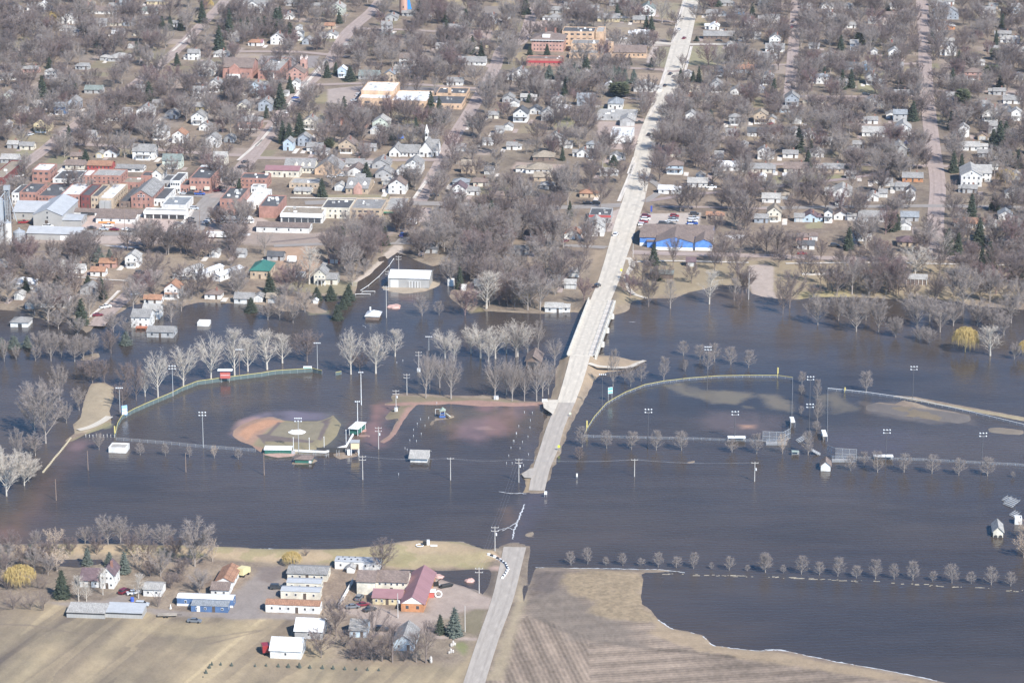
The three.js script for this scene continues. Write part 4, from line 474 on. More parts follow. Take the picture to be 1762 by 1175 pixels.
// ---------------------------------------------------------------- buildings
const WALLS = { W: ['white', .80, .78, .74], C: ['cream', .74, .68, .56], Y: ['yellow', .70, .58, .36], L: ['light blue', .52, .61, .68], B: ['dark blue', .10, .18, .34], N: ['blue-grey', .38, .41, .45], G: ['grey', .46, .45, .44], T: ['tan', .55, .43, .31], K: ['brown', .22, .16, .13], R: ['red brick', .44, .235, .185], E: ['pale green', .60, .64, .55], O: ['orange brick', .58, .27, .13], P: ['pink brick', .54, .32, .26], S: ['sky blue', .18, .42, .68], D: ['dark red', .22, .07, .065], Q: ['bright blue', .13, .30, .70], A: ['tan brick', .66, .455, .30], M: ['grey metal', .53, .51, .48], V: ['red', .48, .10, .09] };
const ROOFS = { g: ['grey', .40, .38, .36], d: ['dark', .11, .11, .115], b: ['brown', .31, .235, .20], w: ['white', .80, .80, .80], o: ['orange-brown', .50, .27, .17], t: ['pale grey', .56, .53, .49], n: ['blue-grey', .38, .40, .42], e: ['grey-green', .30, .34, .31], p: ['purple-brown', .22, .15, .16], r: ['maroon', .40, .215, .225], k: ['teal green', .05, .21, .17], m: ['silvery metal', .56, .57, .585], y: ['tan', .46, .38, .29] };
const wallM = (k) => mat('wall_' + WALLS[k][0].replace(/\W/g, '_'), WALLS[k][1], WALLS[k][2], WALLS[k][3], k === 'M' ? .6 : .85, k === 'M' ? ribbed : grime);
const roofM = (k) => mat('roof_' + ROOFS[k][0].replace(/\W/g, '_'), ROOFS[k][1], ROOFS[k][2], ROOFS[k][3], 'mkr'.includes(k) ? .75 : .9, 'mkr'.includes(k) ? ribbed : 'wd'.includes(k) ? grime : shingles);
const GLASS = mat('window_glass', .07, .075, .085, .2, null), FRAME = mat('white_trim', .78, .76, .72, .7, null), DOOR = mat('dark_door', .10, .075, .06, .7, null), GDOOR = mat('garage_door', .70, .69, .66, .6, ribbed), CHIM = mat('chimney_brick', .33, .17, .13, .95), CANOPY = mat('shade_opening', .045, .043, .045, .8, null);  // shade_opening: near-black fill, paints the shade of open bays onto solid walls
function prism(profile, len) { // profile [[u, y]...] extruded along z, centred
  const s = new THREE.Shape(profile.map((a) => new THREE.Vector2(a[0], a[1]))), g = new THREE.ExtrudeGeometry(s, { depth: len, bevelEnabled: false }); g.translate(0, 0, -len / 2); return boxUV(g);
}
const turned = (g) => { g.rotateY(Math.PI / 2); return g; };
const gcache = {}; const cached = (k, f) => gcache[k] ??= f(); const q1 = (v) => Math.round(v * 2) / 2;
// wall + roof geometry about the base centre; ridge along z for g, along x for r
function shell(form, w, d, h, rise, over = .45) {
  const T = .16; if (form === 'g' || form === 'b') { const a = w / 2, prof = form === 'b' ? [[-a, 0], [a, 0], [a, h], [a * .62, h + rise * .72], [0, h + rise], [-a * .62, h + rise * .72], [-a, h]] : [[-a, 0], [a, 0], [a, h], [0, h + rise], [-a, h]], k = rise / a, e = a + over, lo = h - over * k;
    const rp = form === 'b' ? [[-e, h - over * .8], [-a * .62, h + rise * .72], [0, h + rise], [a * .62, h + rise * .72], [e, h - over * .8], [e, h - over * .8 + T], [a * .63, h + rise * .74 + T], [0, h + rise + T + .05], [-a * .63, h + rise * .74 + T], [-e, h - over * .8 + T]] : [[-e, lo], [0, h + rise + .01], [e, lo], [e, lo + T], [0, h + rise + T + .04], [-e, lo + T]];
    return [prism(prof, d), prism(rp, d + over * 1.4)]; }
  if (form === 'r') { const [a, b] = shell('g', d, w, h, rise, over); return [turned(a), turned(b)]; }
  if (form === 'h') { const W = w / 2 + over, D = d / 2 + over, y = h - .12, t = h + rise, rx = Math.max(0, W - D), rz = Math.max(0, D - W), A = [-W, y, -D], B = [W, y, -D], C = [W, y, D], E = [-W, y, D], u = [-rx, t, -rz], v = [rx, t, rz], y2 = [0, -.15, 0]; const lo = (p) => [p[0], p[1] - .15, p[2]];
    const f = rz > 0 ? [[E, C, v], [C, B, u], [C, u, v], [B, A, u], [A, E, v], [A, v, u]] : [[E, C, v], [E, v, u], [C, B, v], [B, A, u], [B, u, v], [A, E, u]];
    const sk = [[A, B], [B, C], [C, E], [E, A]].flatMap(([p, q]) => [[p, q, lo(q)], [p, lo(q), lo(p)]]); return [bx(w, h, d), tri([...f, ...sk, [lo(A), lo(B), lo(C)], [lo(A), lo(C), lo(E)]])]; }
  if (form === 's') { return [prism([[-d / 2, 0], [d / 2, 0], [d / 2, h], [-d / 2, h + rise]].map(([a, b]) => [-a, b]), w).rotateY(Math.PI / 2).rotateY(0), (() => { const k = rise / d, e = over; return prism([[-(d / 2 + e), h - e * k], [-(d / 2 + e), h - e * k + T], [d / 2 + e, h + rise + e * k + T], [d / 2 + e, h + rise + e * k]], w + e * 1.4).rotateY(Math.PI / 2); })()].map((g, i) => i ? g : prism([[-d / 2, 0], [d / 2, 0], [d / 2, h + rise], [-d / 2, h]], w).rotateY(Math.PI / 2)); }
  // flat, with a parapet
  const pw = .35, ph = .55; return [merge([bx(w, h, d), bx(w, ph, pw, 0, h, d / 2 - pw / 2), bx(w, ph, pw, 0, h, -d / 2 + pw / 2), bx(pw, ph, d - 2 * pw, w / 2 - pw / 2, h, 0), bx(pw, ph, d - 2 * pw, -w / 2 + pw / 2, h, 0)]), bx(w - 2 * pw - .02, .08, d - 2 * pw - .02, 0, h + .01, 0)];
}
const FOOT = []; // [x, z, radius, front clear, crown height allowed in front]
function windowAt(g, x, y, z, w, h, side = 0, near = false, m = GLASS, nm = 'window') { // side 0 front, 1 right, -1 left
  const o = mesh(nm, UNIT, near ? FRAME : m, g); o.position.set(x, y, z); o.scale.set(side ? .1 : w, h, side ? w : .1);
  if (near) { const p = mesh('pane', UNIT, m, o); p.position.set(side ? side * .5 : 0, .12, side ? 0 : .5); p.scale.set(side ? .9 : .8, .76, side ? .8 : .9); } return o;
}
function volume(g, cx, cz, w, d, h, rise, form, wall, roof, o = {}) { // cx, cz: middle of the front edge, local
  const [a, b] = shell(form, w, d, h, rise, o.over ?? (form === 'f' ? 0 : .45)); const zc = cz - d / 2;
  const wm = mesh('wall', a, typeof wall === 'string' ? wallM(wall) : wall, g), rm = mesh('roof', b, typeof roof === 'string' ? roofM(roof) : roof, g); wm.position.set(cx, o.y ?? 0, zc); rm.position.set(cx, o.y ?? 0, zc);
  const near = o.near, st = o.storeys ?? Math.max(1, Math.round(h / 3)), wn = o.win ?? Math.max(1, Math.floor(w / 3.2)); const sh = h / st, wh = Math.min(1.2, sh * .38), ww = o.ww ?? .8;
  for (let s = 0; s < st; s++) { for (let k = 0; k < wn; k++) { const x = cx + (k + .5 - wn / 2) * w / wn * .92; if (s === 0 && o.door !== false && k === Math.floor(wn / 2)) { const dd = mesh('door', UNIT, o.garage ? GDOOR : DOOR, g); dd.position.set(x, .05, cz); dd.scale.set(o.garage ? Math.min(w * .72, 4.8) : 1, o.garage ? 2.2 : 2.05, .12); continue; } if (o.garage && s === 0) continue; windowAt(g, x, s * sh + sh * .36, cz, ww, wh, 0, near); }
    const sn = Math.max(1, Math.floor(d / 4)); if (o.side !== false) for (const sd of [-1, 1]) for (let k = 0; k < sn; k++) windowAt(g, cx + sd * w / 2, s * sh + sh * .36, zc + (k + .5 - sn / 2) * d / sn * .85, ww, wh, sd, near); }
  if (form === 'g' && st > 1 && rise > 2) windowAt(g, cx, h + rise * .25, cz, .8, rise * .3, 0, near);
  if (form === 'f' && w > 7 && d > 6) { const R = rngOf(Math.round(w * 31 + d * 17 + h * 7)); for (let k = 0; k < 2 + Math.floor(w * d / 160); k++) { const u = mesh('roof_unit', UNIT, R() > .5 ? wallM('M') : FRAME, rm); u.position.set((R() - .5) * w * .75, h + .05, (R() - .5) * d * .7); u.scale.set(.7 + R() * 1.2, .4 + R() * .7, .7 + R()); } }
  if (o.chimney) { const c = mesh('chimney', UNIT, CHIM, rm); c.position.set(w * .2, h + rise * .35, form === 'r' ? -d * .1 : d * .1); c.scale.set(.8, rise * .65 + 1.1, .8); }
  return [wm, rm];
}
const LANDMARK = [['the brick church', 455, 120], ['the white-roofed school', 700, 165], ['the white steepled church', 735, 255], ['the tall tan gymnasium', 990, 60], ['the downtown brick stores', 200, 300], ['the round stone tower', 694, 25], ['the white box building', 1066, 235], ['the blue-walled store', 1165, 410], ['the dark roofed park shelter', 1575, 480], ['the bright blue garage', 1492, 115], ['the tan mansard house', 1675, 130], ['the uptown golden willow', 85, 40], ['the large white hall', 1690, 315], ['the flooded white warehouse', 705, 480], ['the green roofed tan barn', 450, 460], ['the red decked flooded house', 240, 560], ['the dark blue house', 102, 195], ['the dark red foursquare house', 1450, 208], ['the long tan dormered church', 540, 290], ['the main street green lot', 1220, 95], ['the riverside light blue cottage', 1395, 380], ['the house with twin dormers', 613, 330], ['the orange roofed white house', 306, 240], ['the big blue-grey house', 1625, 35]];
function whereIs(x, y) { let b = null, m = 1e9; for (const l of LANDMARK) { const d = Math.hypot((x - l[1]) * .8, (y - l[2]) * 1.6); if (d < m) { m = d; b = l[0]; } } return b; }
const FORMS = { g: 'front-gabled', r: 'side-gabled', h: 'hip-roofed', f: 'flat-roofed' };
let hs = 500;
function houses(t, str) {
  for (const e of str.trim().split(/\s+/)) {
    const m = e.match(/^(-?\d+),(-?\d+),(\d+)([grhf])([12])([A-Z])([a-z])(\*?)$/); if (!m) { console.log('bad house', e); continue; }
    const [X, Y, WZ] = m.slice(1, 4).map(Number), form = m[4], st = +m[5], wall = m[6], roof = m[7], R = rngOf(hs++), [ix, iy] = tp(t, X, Y), p = gt(t, X, Y), s = pxm(p) * ZOOM; let w = Math.max(4, q1(WZ / s));
    const small = w < 6, d = q1(form === 'g' ? Math.max(6, Math.min(13, w * (1.1 + R() * .35))) : form === 'h' ? Math.max(6, Math.min(11, w * .9)) : Math.max(5.5, Math.min(9, w * .7))), h = small && st === 1 ? 2.5 : st === 2 ? 4.8 : 2.5, rise = q1((form === 'g' ? w : Math.min(w, d)) * (form === 'h' ? .2 : st === 2 ? .31 : .24) + .2), kind = small && st === 1 ? 'garage' : 'house';
    const lm = whereIs(ix, iy), label = `${WALLS[wall][0]} ${kind === 'garage' ? 'outbuilding' : st === 2 ? 'two-storey ' + FORMS[form] + ' house' : 'low ' + FORMS[form] + ' house'} with ${ROOFS[roof][0]} roof near ${lm}`;
    const g = thing(kind === 'garage' ? 'garage' : 'house', label, kind, p, -ALPHA + (R() - .5) * .03, 'houses near ' + lm);
    volume(g, 0, 0, w, d, h, rise, form, wall, roof, { storeys: st, chimney: !small && R() > .55, garage: kind === 'garage', side: !small });
    if (st === 2 && R() > .4) { const pw = w * (.6 + .35 * R()), pr = mesh('porch_roof', cached('pr', () => bx(1, .16, 2.2)), roofM(roof), g); pr.position.set(0, 2.65, 1.05); pr.scale.x = pw; const fl = mesh('porch_floor', cached('pf', () => bx(1, .45, 2)), FRAME, g); fl.position.set(0, 0, 1.05); fl.scale.x = pw; for (const sx of [-1, 0, 1]) { const c = mesh('porch_post', cached('pp', () => bx(.18, 2.3, .18)), FRAME, g); c.position.set(sx * (pw / 2 - .15), .44, 1.95); } }
    else if (!small && R() > .55) { const ew = w * .45, ed = d * .5, sx = R() > .5 ? 1 : -1; const [ea, eb] = volume(g, sx * (w / 2 + ew / 2 - .4), -d * .2, ew, ed, 2.5, 1.1, R() > .5 ? 'r' : 'h', wall, roof, { win: 1, side: false, door: false }); }
    FOOT.push([p.x, p.z - d / 2, Math.max(w, d) / 2 + 1, st === 2 ? 9 : 13]);
    if (p.y > LAND - .02 && p.y < LAND + .1 && R() > .35) { const sd = R() > .5 ? 1 : -1, L = 7 + R() * 7; const dr = top('driveway', cached('drv' + Math.floor(L), () => bx(2.6, .05, Math.floor(L))), R() > .5 ? WALK : PINKR, 'short driveway beside a house near ' + lm, 'driveway', 'driveways near ' + lm, 'structure'); dr.position.set(p.x + sd * (w / 2 + 1.8), LAND + .02, p.z + 1); dr.rotation.y = -ALPHA; }
  }
}
houses('A', '85,115,90g2Wg 235,70,120r1Wg 285,70,40g2Ww 585,75,80g2Py 700,95,140r1Wb 455,160,85g2Wg 435,210,85h1Wt 490,240,80r1Wg 645,180,130r1Gg 770,175,90r1Cb 860,175,75g1Nd 1005,95,100r1We 1050,30,130r1Yg 840,40,80r1Nn 790,235,80r1Wg 965,245,85h2Cg 875,325,40g1Wb 1180,180,60r1Wg 270,275,60r1Wg 180,335,70r1Gt 990,400,50g1Wg 800,415,150h1Gt 1300,405,80r2Wg 1580,280,50g2Wt 1720,310,60r1Wo 1700,90,120g2Wg 1480,385,100h1Wt 1380,510,110g2Wg 340,530,85h2Wt 385,570,90r1Wt 215,490,80r1Pg 1440,620,105g2Wg 1580,625,90g1Tb 1715,630,80g2Lg 45,700,85g2Eg 255,725,90r1Wt 150,765,60r1Wg 400,770,85r2Bn 490,740,80g2Ng 625,630,120r1Ge 1270,570,60g1Kb 775,815,100h1Wy 850,775,60r1Wg 970,800,110g2Wg 1310,745,110r1Yg 1340,660,90r2Wg 1150,800,90g1Gg 1330,840,90g2Wg 1375,880,75g1Wg 1630,770,90g2Cg 1675,870,150h2Pg 1500,740,80r1Kb 40,865,55g1Wt 275,890,105g2Yb 1070,940,95g2Wg 1200,965,90g2Wo 1425,995,90g2Wg 175,1010,95r1Cg 80,1000,70r1Gt 60,1100,125r1Gt 510,1080,80r1Tb 665,1065,40g1Yg 735,1060,90g1Wb 965,1075,150r2Wg 1155,1135,130r2Ee 1480,1110,90r2Ct 500,1140,130r1Cb 120,620,80r1Gd 560,470,70r1Gg 700,690,80g1Tg 1060,720,70r1Wg 610,930,60r1Gg 1540,960,70g1Gg 40,540,70r1Wg 760,60,60r1Gg 930,620,70r1Gg 1630,40,80g1Wg');
houses('B', '540,100,100g2Et 210,130,70g1Wg 285,205,40g1Wg 140,300,85g2Wg 20,310,50r1Wr 500,260,85g1Wg 345,300,70g1Ng 290,270,50g2Wg 495,195,70r1To 880,215,70r2Gg 865,265,110h1Ge 910,140,80g1Gg 1055,110,80r1Gg 1150,135,60r1Gg 1590,160,60g2Wg 1310,210,100r1Gg 1540,320,60r1Yd 1390,345,80r1Wg 1020,440,110r2Wb 1130,435,80r1Cb 970,490,80r1Wg 1455,440,190r1Wg 580,520,60g2Lw 760,535,140r1Ge 900,550,70g2Tn 1340,575,110r1Wg 265,605,50g2Wg 50,625,110g1Lg 25,665,70r1Gg 60,750,90g2Ng 195,650,40r1Wg 360,870,80g2Cg 530,840,115h2Rb 450,915,70g1Kb 700,860,90r1Pb 840,880,110g2Et 800,905,60g1Ww 215,1015,65g2Lg 320,985,80g2Ng 395,1020,110r1Wg 440,1045,90h1Wg 610,1030,110g2Tb 770,1020,80r1Gg 1600,800,70r1Cg 1700,690,80g1Gg 1560,980,70r1Wg 1725,1010,70r1Wg 1640,900,60r1Gg 1480,860,70g1Gg 1380,1020,60r1Gg 1400,120,60r1Gg 1690,130,50g1Wg 660,330,80r1Gg 1250,330,80r1Gg 1650,260,50r1Tg 60,40,90r1Wg 230,40,70r1Gg 420,60,60r1Tg 1700,880,60g1Wg 1550,600,70r1Gg');
houses('C', '290,140,90h1Wg 290,90,100r1Gg 915,105,105g2We 655,145,150r1Yg 870,155,100r1Tg 880,250,100r1Ww 1365,200,70g1Ww 1400,265,210r1Kg 1360,110,95r1Wg 1540,100,60r1Sg 1605,195,70g2Wg 1715,155,100r1Wt 1620,265,120r1Gg 1475,320,25g1Wt 1705,400,110r1Gg 1400,510,60h2Nd 1570,490,125r1Lo 1725,570,80g2Wg 1675,625,60g1Ww 1190,520,60g1Wg 1180,620,110h1Cy 1240,680,120r1Co 1520,640,90g1Wg 1380,620,80g2Gg 890,620,130g1Wt 505,520,50g1Ww 660,600,60g1Ww 275,595,110r1Gt 55,545,100g2Wg 165,525,70r1Cg 500,715,120r2Nn 300,715,75g2Wg 160,770,75g1Wg 340,755,70r1Ww 240,815,80g2Gg 60,820,100g2Wd 300,975,75g2Wg 545,1000,75h1Wn 215,1085,140h1Ky 700,1080,75g1Wg 180,1170,170h1Wy 1210,830,75g2Wg 1275,825,40g1Wg 1505,840,75h2Gg 1680,830,90g2Ty 1660,920,140r1Wd 1490,920,90r1Gg 1570,1000,40g1Wt 1090,1060,100h1Cb 1100,1170,110h2Lb 1400,1070,60r1Gg 1700,1075,80g2Wg 1460,1150,150r1Ww 1685,1165,140r1Cg 400,60,90r1Wg 560,75,60r1Gg 700,40,80r1Gg 1440,40,70r1Gg 1700,40,70r1Gg 480,1060,80g1Wg 100,680,80r1Gt 20,720,60g1Wg 1330,900,60r1Gg 380,1000,60r1Wg');
houses('D', '455,155,80g2Gt 60,145,110r1Wg 85,305,75g2Wg 85,350,130r1Wg 40,415,85r1Gg 600,190,70r1Wg 735,230,80r1Wg 455,415,165h1Wg 620,340,55r2Ng 890,400,75g2Wt 755,370,45g1Wg 900,285,55r1Vg 700,475,90g1St 600,470,100r1Nd 890,470,120r1Ng 405,565,85h2Wn 735,570,75g2Gg 790,580,60r1Nn 560,580,80r1Wg 740,710,80g1Wg 800,725,40g1Wg 200,715,95g2Ng 155,760,75r1Lg 375,700,110r1Cb 570,710,110r1Gb 540,830,80h2Dg 235,835,55g1Wg 65,830,60g1Tg 745,835,70r1Wg 870,800,70g1Wg 930,820,90r2Gn 940,685,100r2Tg 220,920,85g1Wg 320,935,75g1Wt 950,920,105g2Wt 750,920,150r1Wt 430,975,80r1Wt 920,1060,110g2Gt 190,1065,105r1Wg 370,1060,90g1Wg 45,1165,85r1Ng 230,1165,165r1Cb 480,1165,135r1Tg 1240,130,170g2Ng 1230,200,80g1Ot 1170,40,80r1Wg 1265,30,60r1Wg 1270,375,75g2Wt 1255,300,80r1Gt 1420,535,110h2Pb 1470,440,65h1Wt 1270,700,55r2Lg 1495,725,75r1Lg 1690,700,130r1Wg 1690,355,100r1Wt 1545,815,120g2Wg 1650,755,50g1Wt 1715,810,70g2Wt 1335,800,95r2Kb 1360,920,70g2Wt 1485,945,60g1Tb 1400,1015,130r1Wt 1555,900,60r2Gg 1730,540,60g1Wn 1710,90,55r2Lg 1530,90,90r1Wg 300,60,70r1Gg 430,60,60g1Wg 560,60,60r1Gg 900,60,70r1Wg 1640,250,80r1Gg 650,1000,80r1Gg 1600,640,80r1Gg 760,160,90r1Gg 870,120,70r1Kb 350,330,70r1Gg 1300,1010,50g1Wg 1690,930,70g1Wt 1500,1060,90r1Gg 600,1040,50g1Wg 1560,60,60r1Tg 1690,290,90r1Wt 1560,350,70r1Gg');
houses('E', '885,705,90g2Wt 655,765,100r1Wo 720,708,110r1Po 510,745,110r1Wt 10,705,40g1Wt 140,850,150h1Ww 590,890,110g1Gg 120,925,60g1Wt 1155,915,100g2Wo 1040,955,90r1Wo 1430,920,110h1Wb 1640,950,130r1Wg 195,985,60g1Wg 345,975,220r1Wp 1440,640,60g1Wg 300,720,90r1Gg 400,720,60g1Gt 1620,640,60r1Gg');
houses('F', '565,190,70g1Wt 950,210,115g2Wb 1060,75,110g2Wg 670,90,110g1Wb 665,35,120r1Wg 860,105,110g1Gg 840,40,120g1Gg 980,110,60g2Wg 1365,235,95g2Wp 1460,220,90r1Wg 1380,160,110h1Nn 1515,160,100r1Cb 1620,250,95r1Tb 1430,70,90r2Ty 1215,350,40r1Ty 130,660,110r1Gd 525,680,80r1Db 105,945,75r1Ty 15,940,45g1Wg 1560,620,60r1Ng 1180,610,80r1Gd 880,150,60r1Ct 1570,80,60r1Wd 700,130,60r1Gg 1700,500,40g1Gg');
houses('G', '180,500,110g2Mn 410,515,110g1Wo 560,495,130g2Wt 210,125,120r1Ty 505,235,90h1To 1045,210,110r1Ww 1255,165,130r1Wt 1275,120,55g1Wt 1690,125,45g1Ww 1390,385,85h1To 1685,405,90r1Ng 1210,700,60r1Kp 310,800,34g1Wt 420,770,70r1Wg 395,850,80r1Gt 285,1010,120r1Wt 55,620,120r1Gd 1390,90,60r1Gg 100,215,60r1Wg 640,90,90r1Gt 240,180,90h1Gt 1750,390,60g1Wg');
houses('H', '80,395,95g2Cy 10,400,50r1Gg 250,400,65r1Lg 325,400,90g1Lp 445,400,55g2Wd 530,385,90g1Wb 540,230,130g1Wt 520,290,60r1Wt 745,260,80g1Wt 815,235,60r1Wg 945,190,90r1Gg 1000,250,65g2Wd 1015,130,140r1Og 60,270,120r1Wt 150,250,60h1Ty 165,120,45r1Ww 780,140,55r1Wd 740,400,180r1Wg 995,395,120r1Gn 965,455,75g1Wt 980,565,140h1Tp 1715,115,60g1Yt 1680,240,80g1Wt 1640,385,90g1Wn 1715,430,75h1Lg 1430,440,150r1Wo 1470,560,125r1Wg 1555,440,35g1Wt 690,530,90h1Wt 270,530,80h1Pb 345,525,50r1Wb 310,585,80r1Wd 1350,470,60r1Gg 1405,205,90r1Gg 1560,50,60r1Wg 600,110,60r1Gg 1650,560,110r1Gg 660,480,60r1Gg 850,160,60r1Gg');
// ---------------------------------------------------------------- larger buildings, each read from its front edge in the photo
// volume: [x0, x1, base y, wall height, roof depth, form, wall, roof, options] in zoom pixels; h / d / rise in metres override
function bld(name, label, cat, t, vols, o = {}) {
  const f = vols[0], p = gt(t, (f[0] + f[1]) / 2, f[2]), ry = -ALPHA + (o.turn || 0), g = thing(name, label, cat, p, ry, o.group); const c = Math.cos(-ry), s_ = Math.sin(-ry);
  for (const [x0, x1, yb, Hz, Dz, form, wall, roof, q = {}] of vols) {
    const b = q.at ? null : gt(t, (x0 + x1) / 2, yb), s = pxm(b) * ZOOM, e = dep(b), w = (x1 - x0) / s, h = q.h ?? Hz / (s * Math.cos(e)), rise = q.rise ?? (form === 'f' ? 0 : (form === 'r' ? w : w) * .22), d = q.d ?? (form === 'r' ? Dz : Dz) / (s * Math.sin(e)), dx = b.x - p.x, dz = b.z - p.z;
    const lx = dx * c + dz * s_, lz = -dx * s_ + dz * c; volume(g, lx, lz, w, d, h, rise, form, wall, roof, q); FOOT.push([b.x, b.z - d / 2, Math.max(w, Math.min(d, w * 1.5)) / 2 + 2, q.clear ?? 26, w / 2]); if (q.more) q.more(g, lx, lz, w, d, h, rise);
  }
  return g;
}
const box = (g, nm, m, w, h, d, x, y, z) => { const o = mesh(nm, UNIT, m, g); o.position.set(x, y, z); o.scale.set(w, h, d); return o; };
// downtown, back row and front row
bld('store', 'low store with tan roof and dark red side wall beside the upper street', 'store', 'E', [[-70, 25, 150, 45, 120, 'f', 'D', 'y', { win: 3 }]]);
bld('store', 'brick corner store with white roof and arched windows, behind the main row', 'store', 'E', [[212, 335, 130, 75, 45, 'f', 'R', 'w', { storeys: 2, win: 3, ww: 1.6 }]]);
bld('store', 'low white fronted store with wide dark roof beside the brick corner store', 'store', 'E', [[350, 520, 137, 22, 60, 'f', 'W', 'd', { win: 4 }]]);
bld('store', 'narrow red brick store with white roof in the back row', 'store', 'E', [[550, 608, 140, 48, 40, 'f', 'R', 'w', { win: 2, storeys: 2 }]]); bld('store', 'long brick store with pale cream roof in the back row', 'store', 'E', [[612, 815, 142, 50, 45, 'f', 'R', 't', { win: 6, storeys: 2 }]]); bld('store', 'low brick store with tan roof between back row and gabled hall', 'store', 'E', [[818, 945, 178, 40, 35, 'f', 'R', 'y', { win: 3 }]]);
bld('brick_hall', 'long red hall with orange-brown roof behind the back row', 'hall', 'E', [[583, 748, 48, 30, 26, 'r', 'V', 'o', { rise: 1.6, win: 6 }]]); bld('garage', 'long low white garage with three dark bays behind the back row', 'garage', 'E', [[775, 960, 62, 24, 24, 'r', 'W', 'g', { rise: 1.2, door: false, win: 3, ww: 2.6 }]]);
bld('store', 'small brick store with dark roof beside the white gabled building', 'store', 'E', [[945, 1020, 140, 48, 28, 'f', 'R', 'd', { win: 2 }]]); bld('store', 'white two-storey gabled building with brown roof behind the brick hall', 'store', 'E', [[1020, 1085, 135, 62, 40, 'g', 'W', 'y', { storeys: 2, rise: 2 }]]); bld('store', 'plain grey rear store with flat roof beside the white ornate storefront', 'store', 'E', [[1085, 1145, 165, 40, 40, 'f', 'G', 'd', { win: 1 }]]);
bld('store', 'ornate white two-storey storefront with dark roof', 'store', 'E', [[1145, 1213, 205, 78, 58, 'f', 'W', 'd', { storeys: 2, win: 4 }]]); bld('store', 'small one-storey red brick storefront with cornice', 'store', 'E', [[1214, 1274, 205, 48, 42, 'f', 'R', 'd', { win: 3 }]]);
bld('store', 'large two-storey brick corner store with cream awnings and dark roof', 'store', 'E', [[1275, 1420, 205, 95, 75, 'f', 'R', 'd', { storeys: 2, win: 5, more: (g, x, z, w, d, h) => { for (const k of [-.33, .33]) box(g, 'awning', mat('awning_cream', .75, .70, .58, .8), w * .24, 1.6, 1.1, x + k * w, 2.1, z + .5); box(g, 'rear_wing', wallM('W'), w * .98, h + .6, 6, x, 0, z - d - 3.1); } }]]);
bld('store', 'white walled rear store with black roof at the end of the downtown row', 'store', 'E', [[76, 128, 282, 72, 60, 'f', 'W', 'd', { storeys: 2, win: 2 }]]); bld('store', 'brick store with wide black roof, first of the downtown row', 'store', 'E', [[130, 248, 285, 80, 66, 'f', 'R', 'd', { storeys: 2, win: 4 }]]); bld('store', 'brick store with six square upper windows and black roof', 'store', 'E', [[250, 406, 292, 62, 88, 'f', 'R', 'd', { storeys: 2, win: 6 }]]); bld('store', 'brick store with bright white roof in the downtown row', 'store', 'E', [[408, 540, 300, 80, 82, 'f', 'R', 'w', { storeys: 2, win: 4 }]]); bld('store', 'narrow dark red store with black roof in the downtown row', 'store', 'E', [[542, 608, 305, 80, 75, 'f', 'D', 'd', { storeys: 2, win: 2 }]]); bld('store', 'narrow cream store with black roof in the downtown row', 'store', 'E', [[610, 662, 308, 76, 80, 'f', 'T', 'd', { storeys: 2, win: 2 }]]); bld('store', 'tan sided store with long white roof ending the downtown row', 'store', 'E', [[664, 762, 310, 66, 100, 'f', 'T', 'w', { storeys: 2, win: 2, more: (g, x, z, w) => box(g, 'metal_lean_to', wallM('M'), w * .75, 4.5, 4, x, 0, z + 2.1) }]]);
bld('store', 'low black roofed store with dark rear porch beside the gabled brick hall', 'store', 'E', [[798, 878, 300, 34, 100, 'f', 'K', 'd', { win: 2 }]]); bld('brick_hall', 'tall gabled red brick hall with grey roof and three white windows', 'hall', 'E', [[880, 1022, 305, 78, 0, 'g', 'R', 'g', { d: 30, rise: 3.4, storeys: 2, win: 4, more: (g, x, z, w, d, h) => { for (const k of [-1, 0, 1]) windowAt(g, x + k * 1.4, h - .4, z + .02, .9, 1.3, 0, true); } }]]); bld('store', 'small white and grey store with flat dark roof beside the brick hall', 'store', 'E', [[1030, 1112, 292, 42, 80, 'f', 'W', 'd', { win: 3 }]]);
bld('service_station', 'white flat roofed service station with dark open bays and grey rear roof', 'store', 'E', [[965, 1255, 378, 48, 18, 'f', 'W', 't', { win: 0, door: false, side: false, more: (g, x, z, w, d, h) => { for (let k = 0; k < 5; k++) { const o = box(g, 'bay_shade_panel', CANOPY, w * .155, h * .56, .2, x + (k - 2) * w * .185, .1, z); } box(g, 'fascia', FRAME, w + .4, h * .32, .5, x, h * .66, z + .2); } }], [1085, 1250, 330, 40, 60, 'f', 'W', 'n', { win: 0, door: false, side: false }]]);
bld('white_shed', 'long white shed with rust brown roof on the pink lot', 'shed', 'E', [[640, 910, 408, 36, 30, 'r', 'W', 'b', { rise: 1.3, win: 4, door: false, more: (g, x, z, w) => box(g, 'orange_boards', mat('orange_boards', .65, .25, .06, .8, null), w * .42, .8, .3, x - w * .22, .05, z + .3) }]]); bld('white_shed', 'long low rust roofed shelter with open dark front behind the white shed', 'shed', 'E', [[480, 960, 358, 24, 20, 'r', 'W', 'b', { rise: 1.0, door: false, win: 0, side: false, more: (g, x, z, w, d, h) => { for (const k of [-.28, .08, .3]) box(g, 'opening_shade', CANOPY, w * .2, h * .7, .15, x + k * w, .1, z); } }]]);
bld('grain_warehouse', 'grey metal warehouse with pale blue gabled roof beside the silos', 'warehouse', 'E', [[220, 415, 430, 64, 0, 'g', 'M', 'm', { d: 34, rise: 3, h: 6, win: 1, door: false, side: false, more: (g, x, z, w) => box(g, 'door', DOOR, 1.6, 1.6, .1, x - .5, 1.6, z + .02) }], [415, 545, 430, 34, 40, 'r', 'M', 'm', { h: 3.4, rise: 1.0, win: 0, door: false }], [80, 350, 385, 20, 70, 'r', 'M', 'm', { h: 4, rise: 3.2, win: 2, door: false }]]);
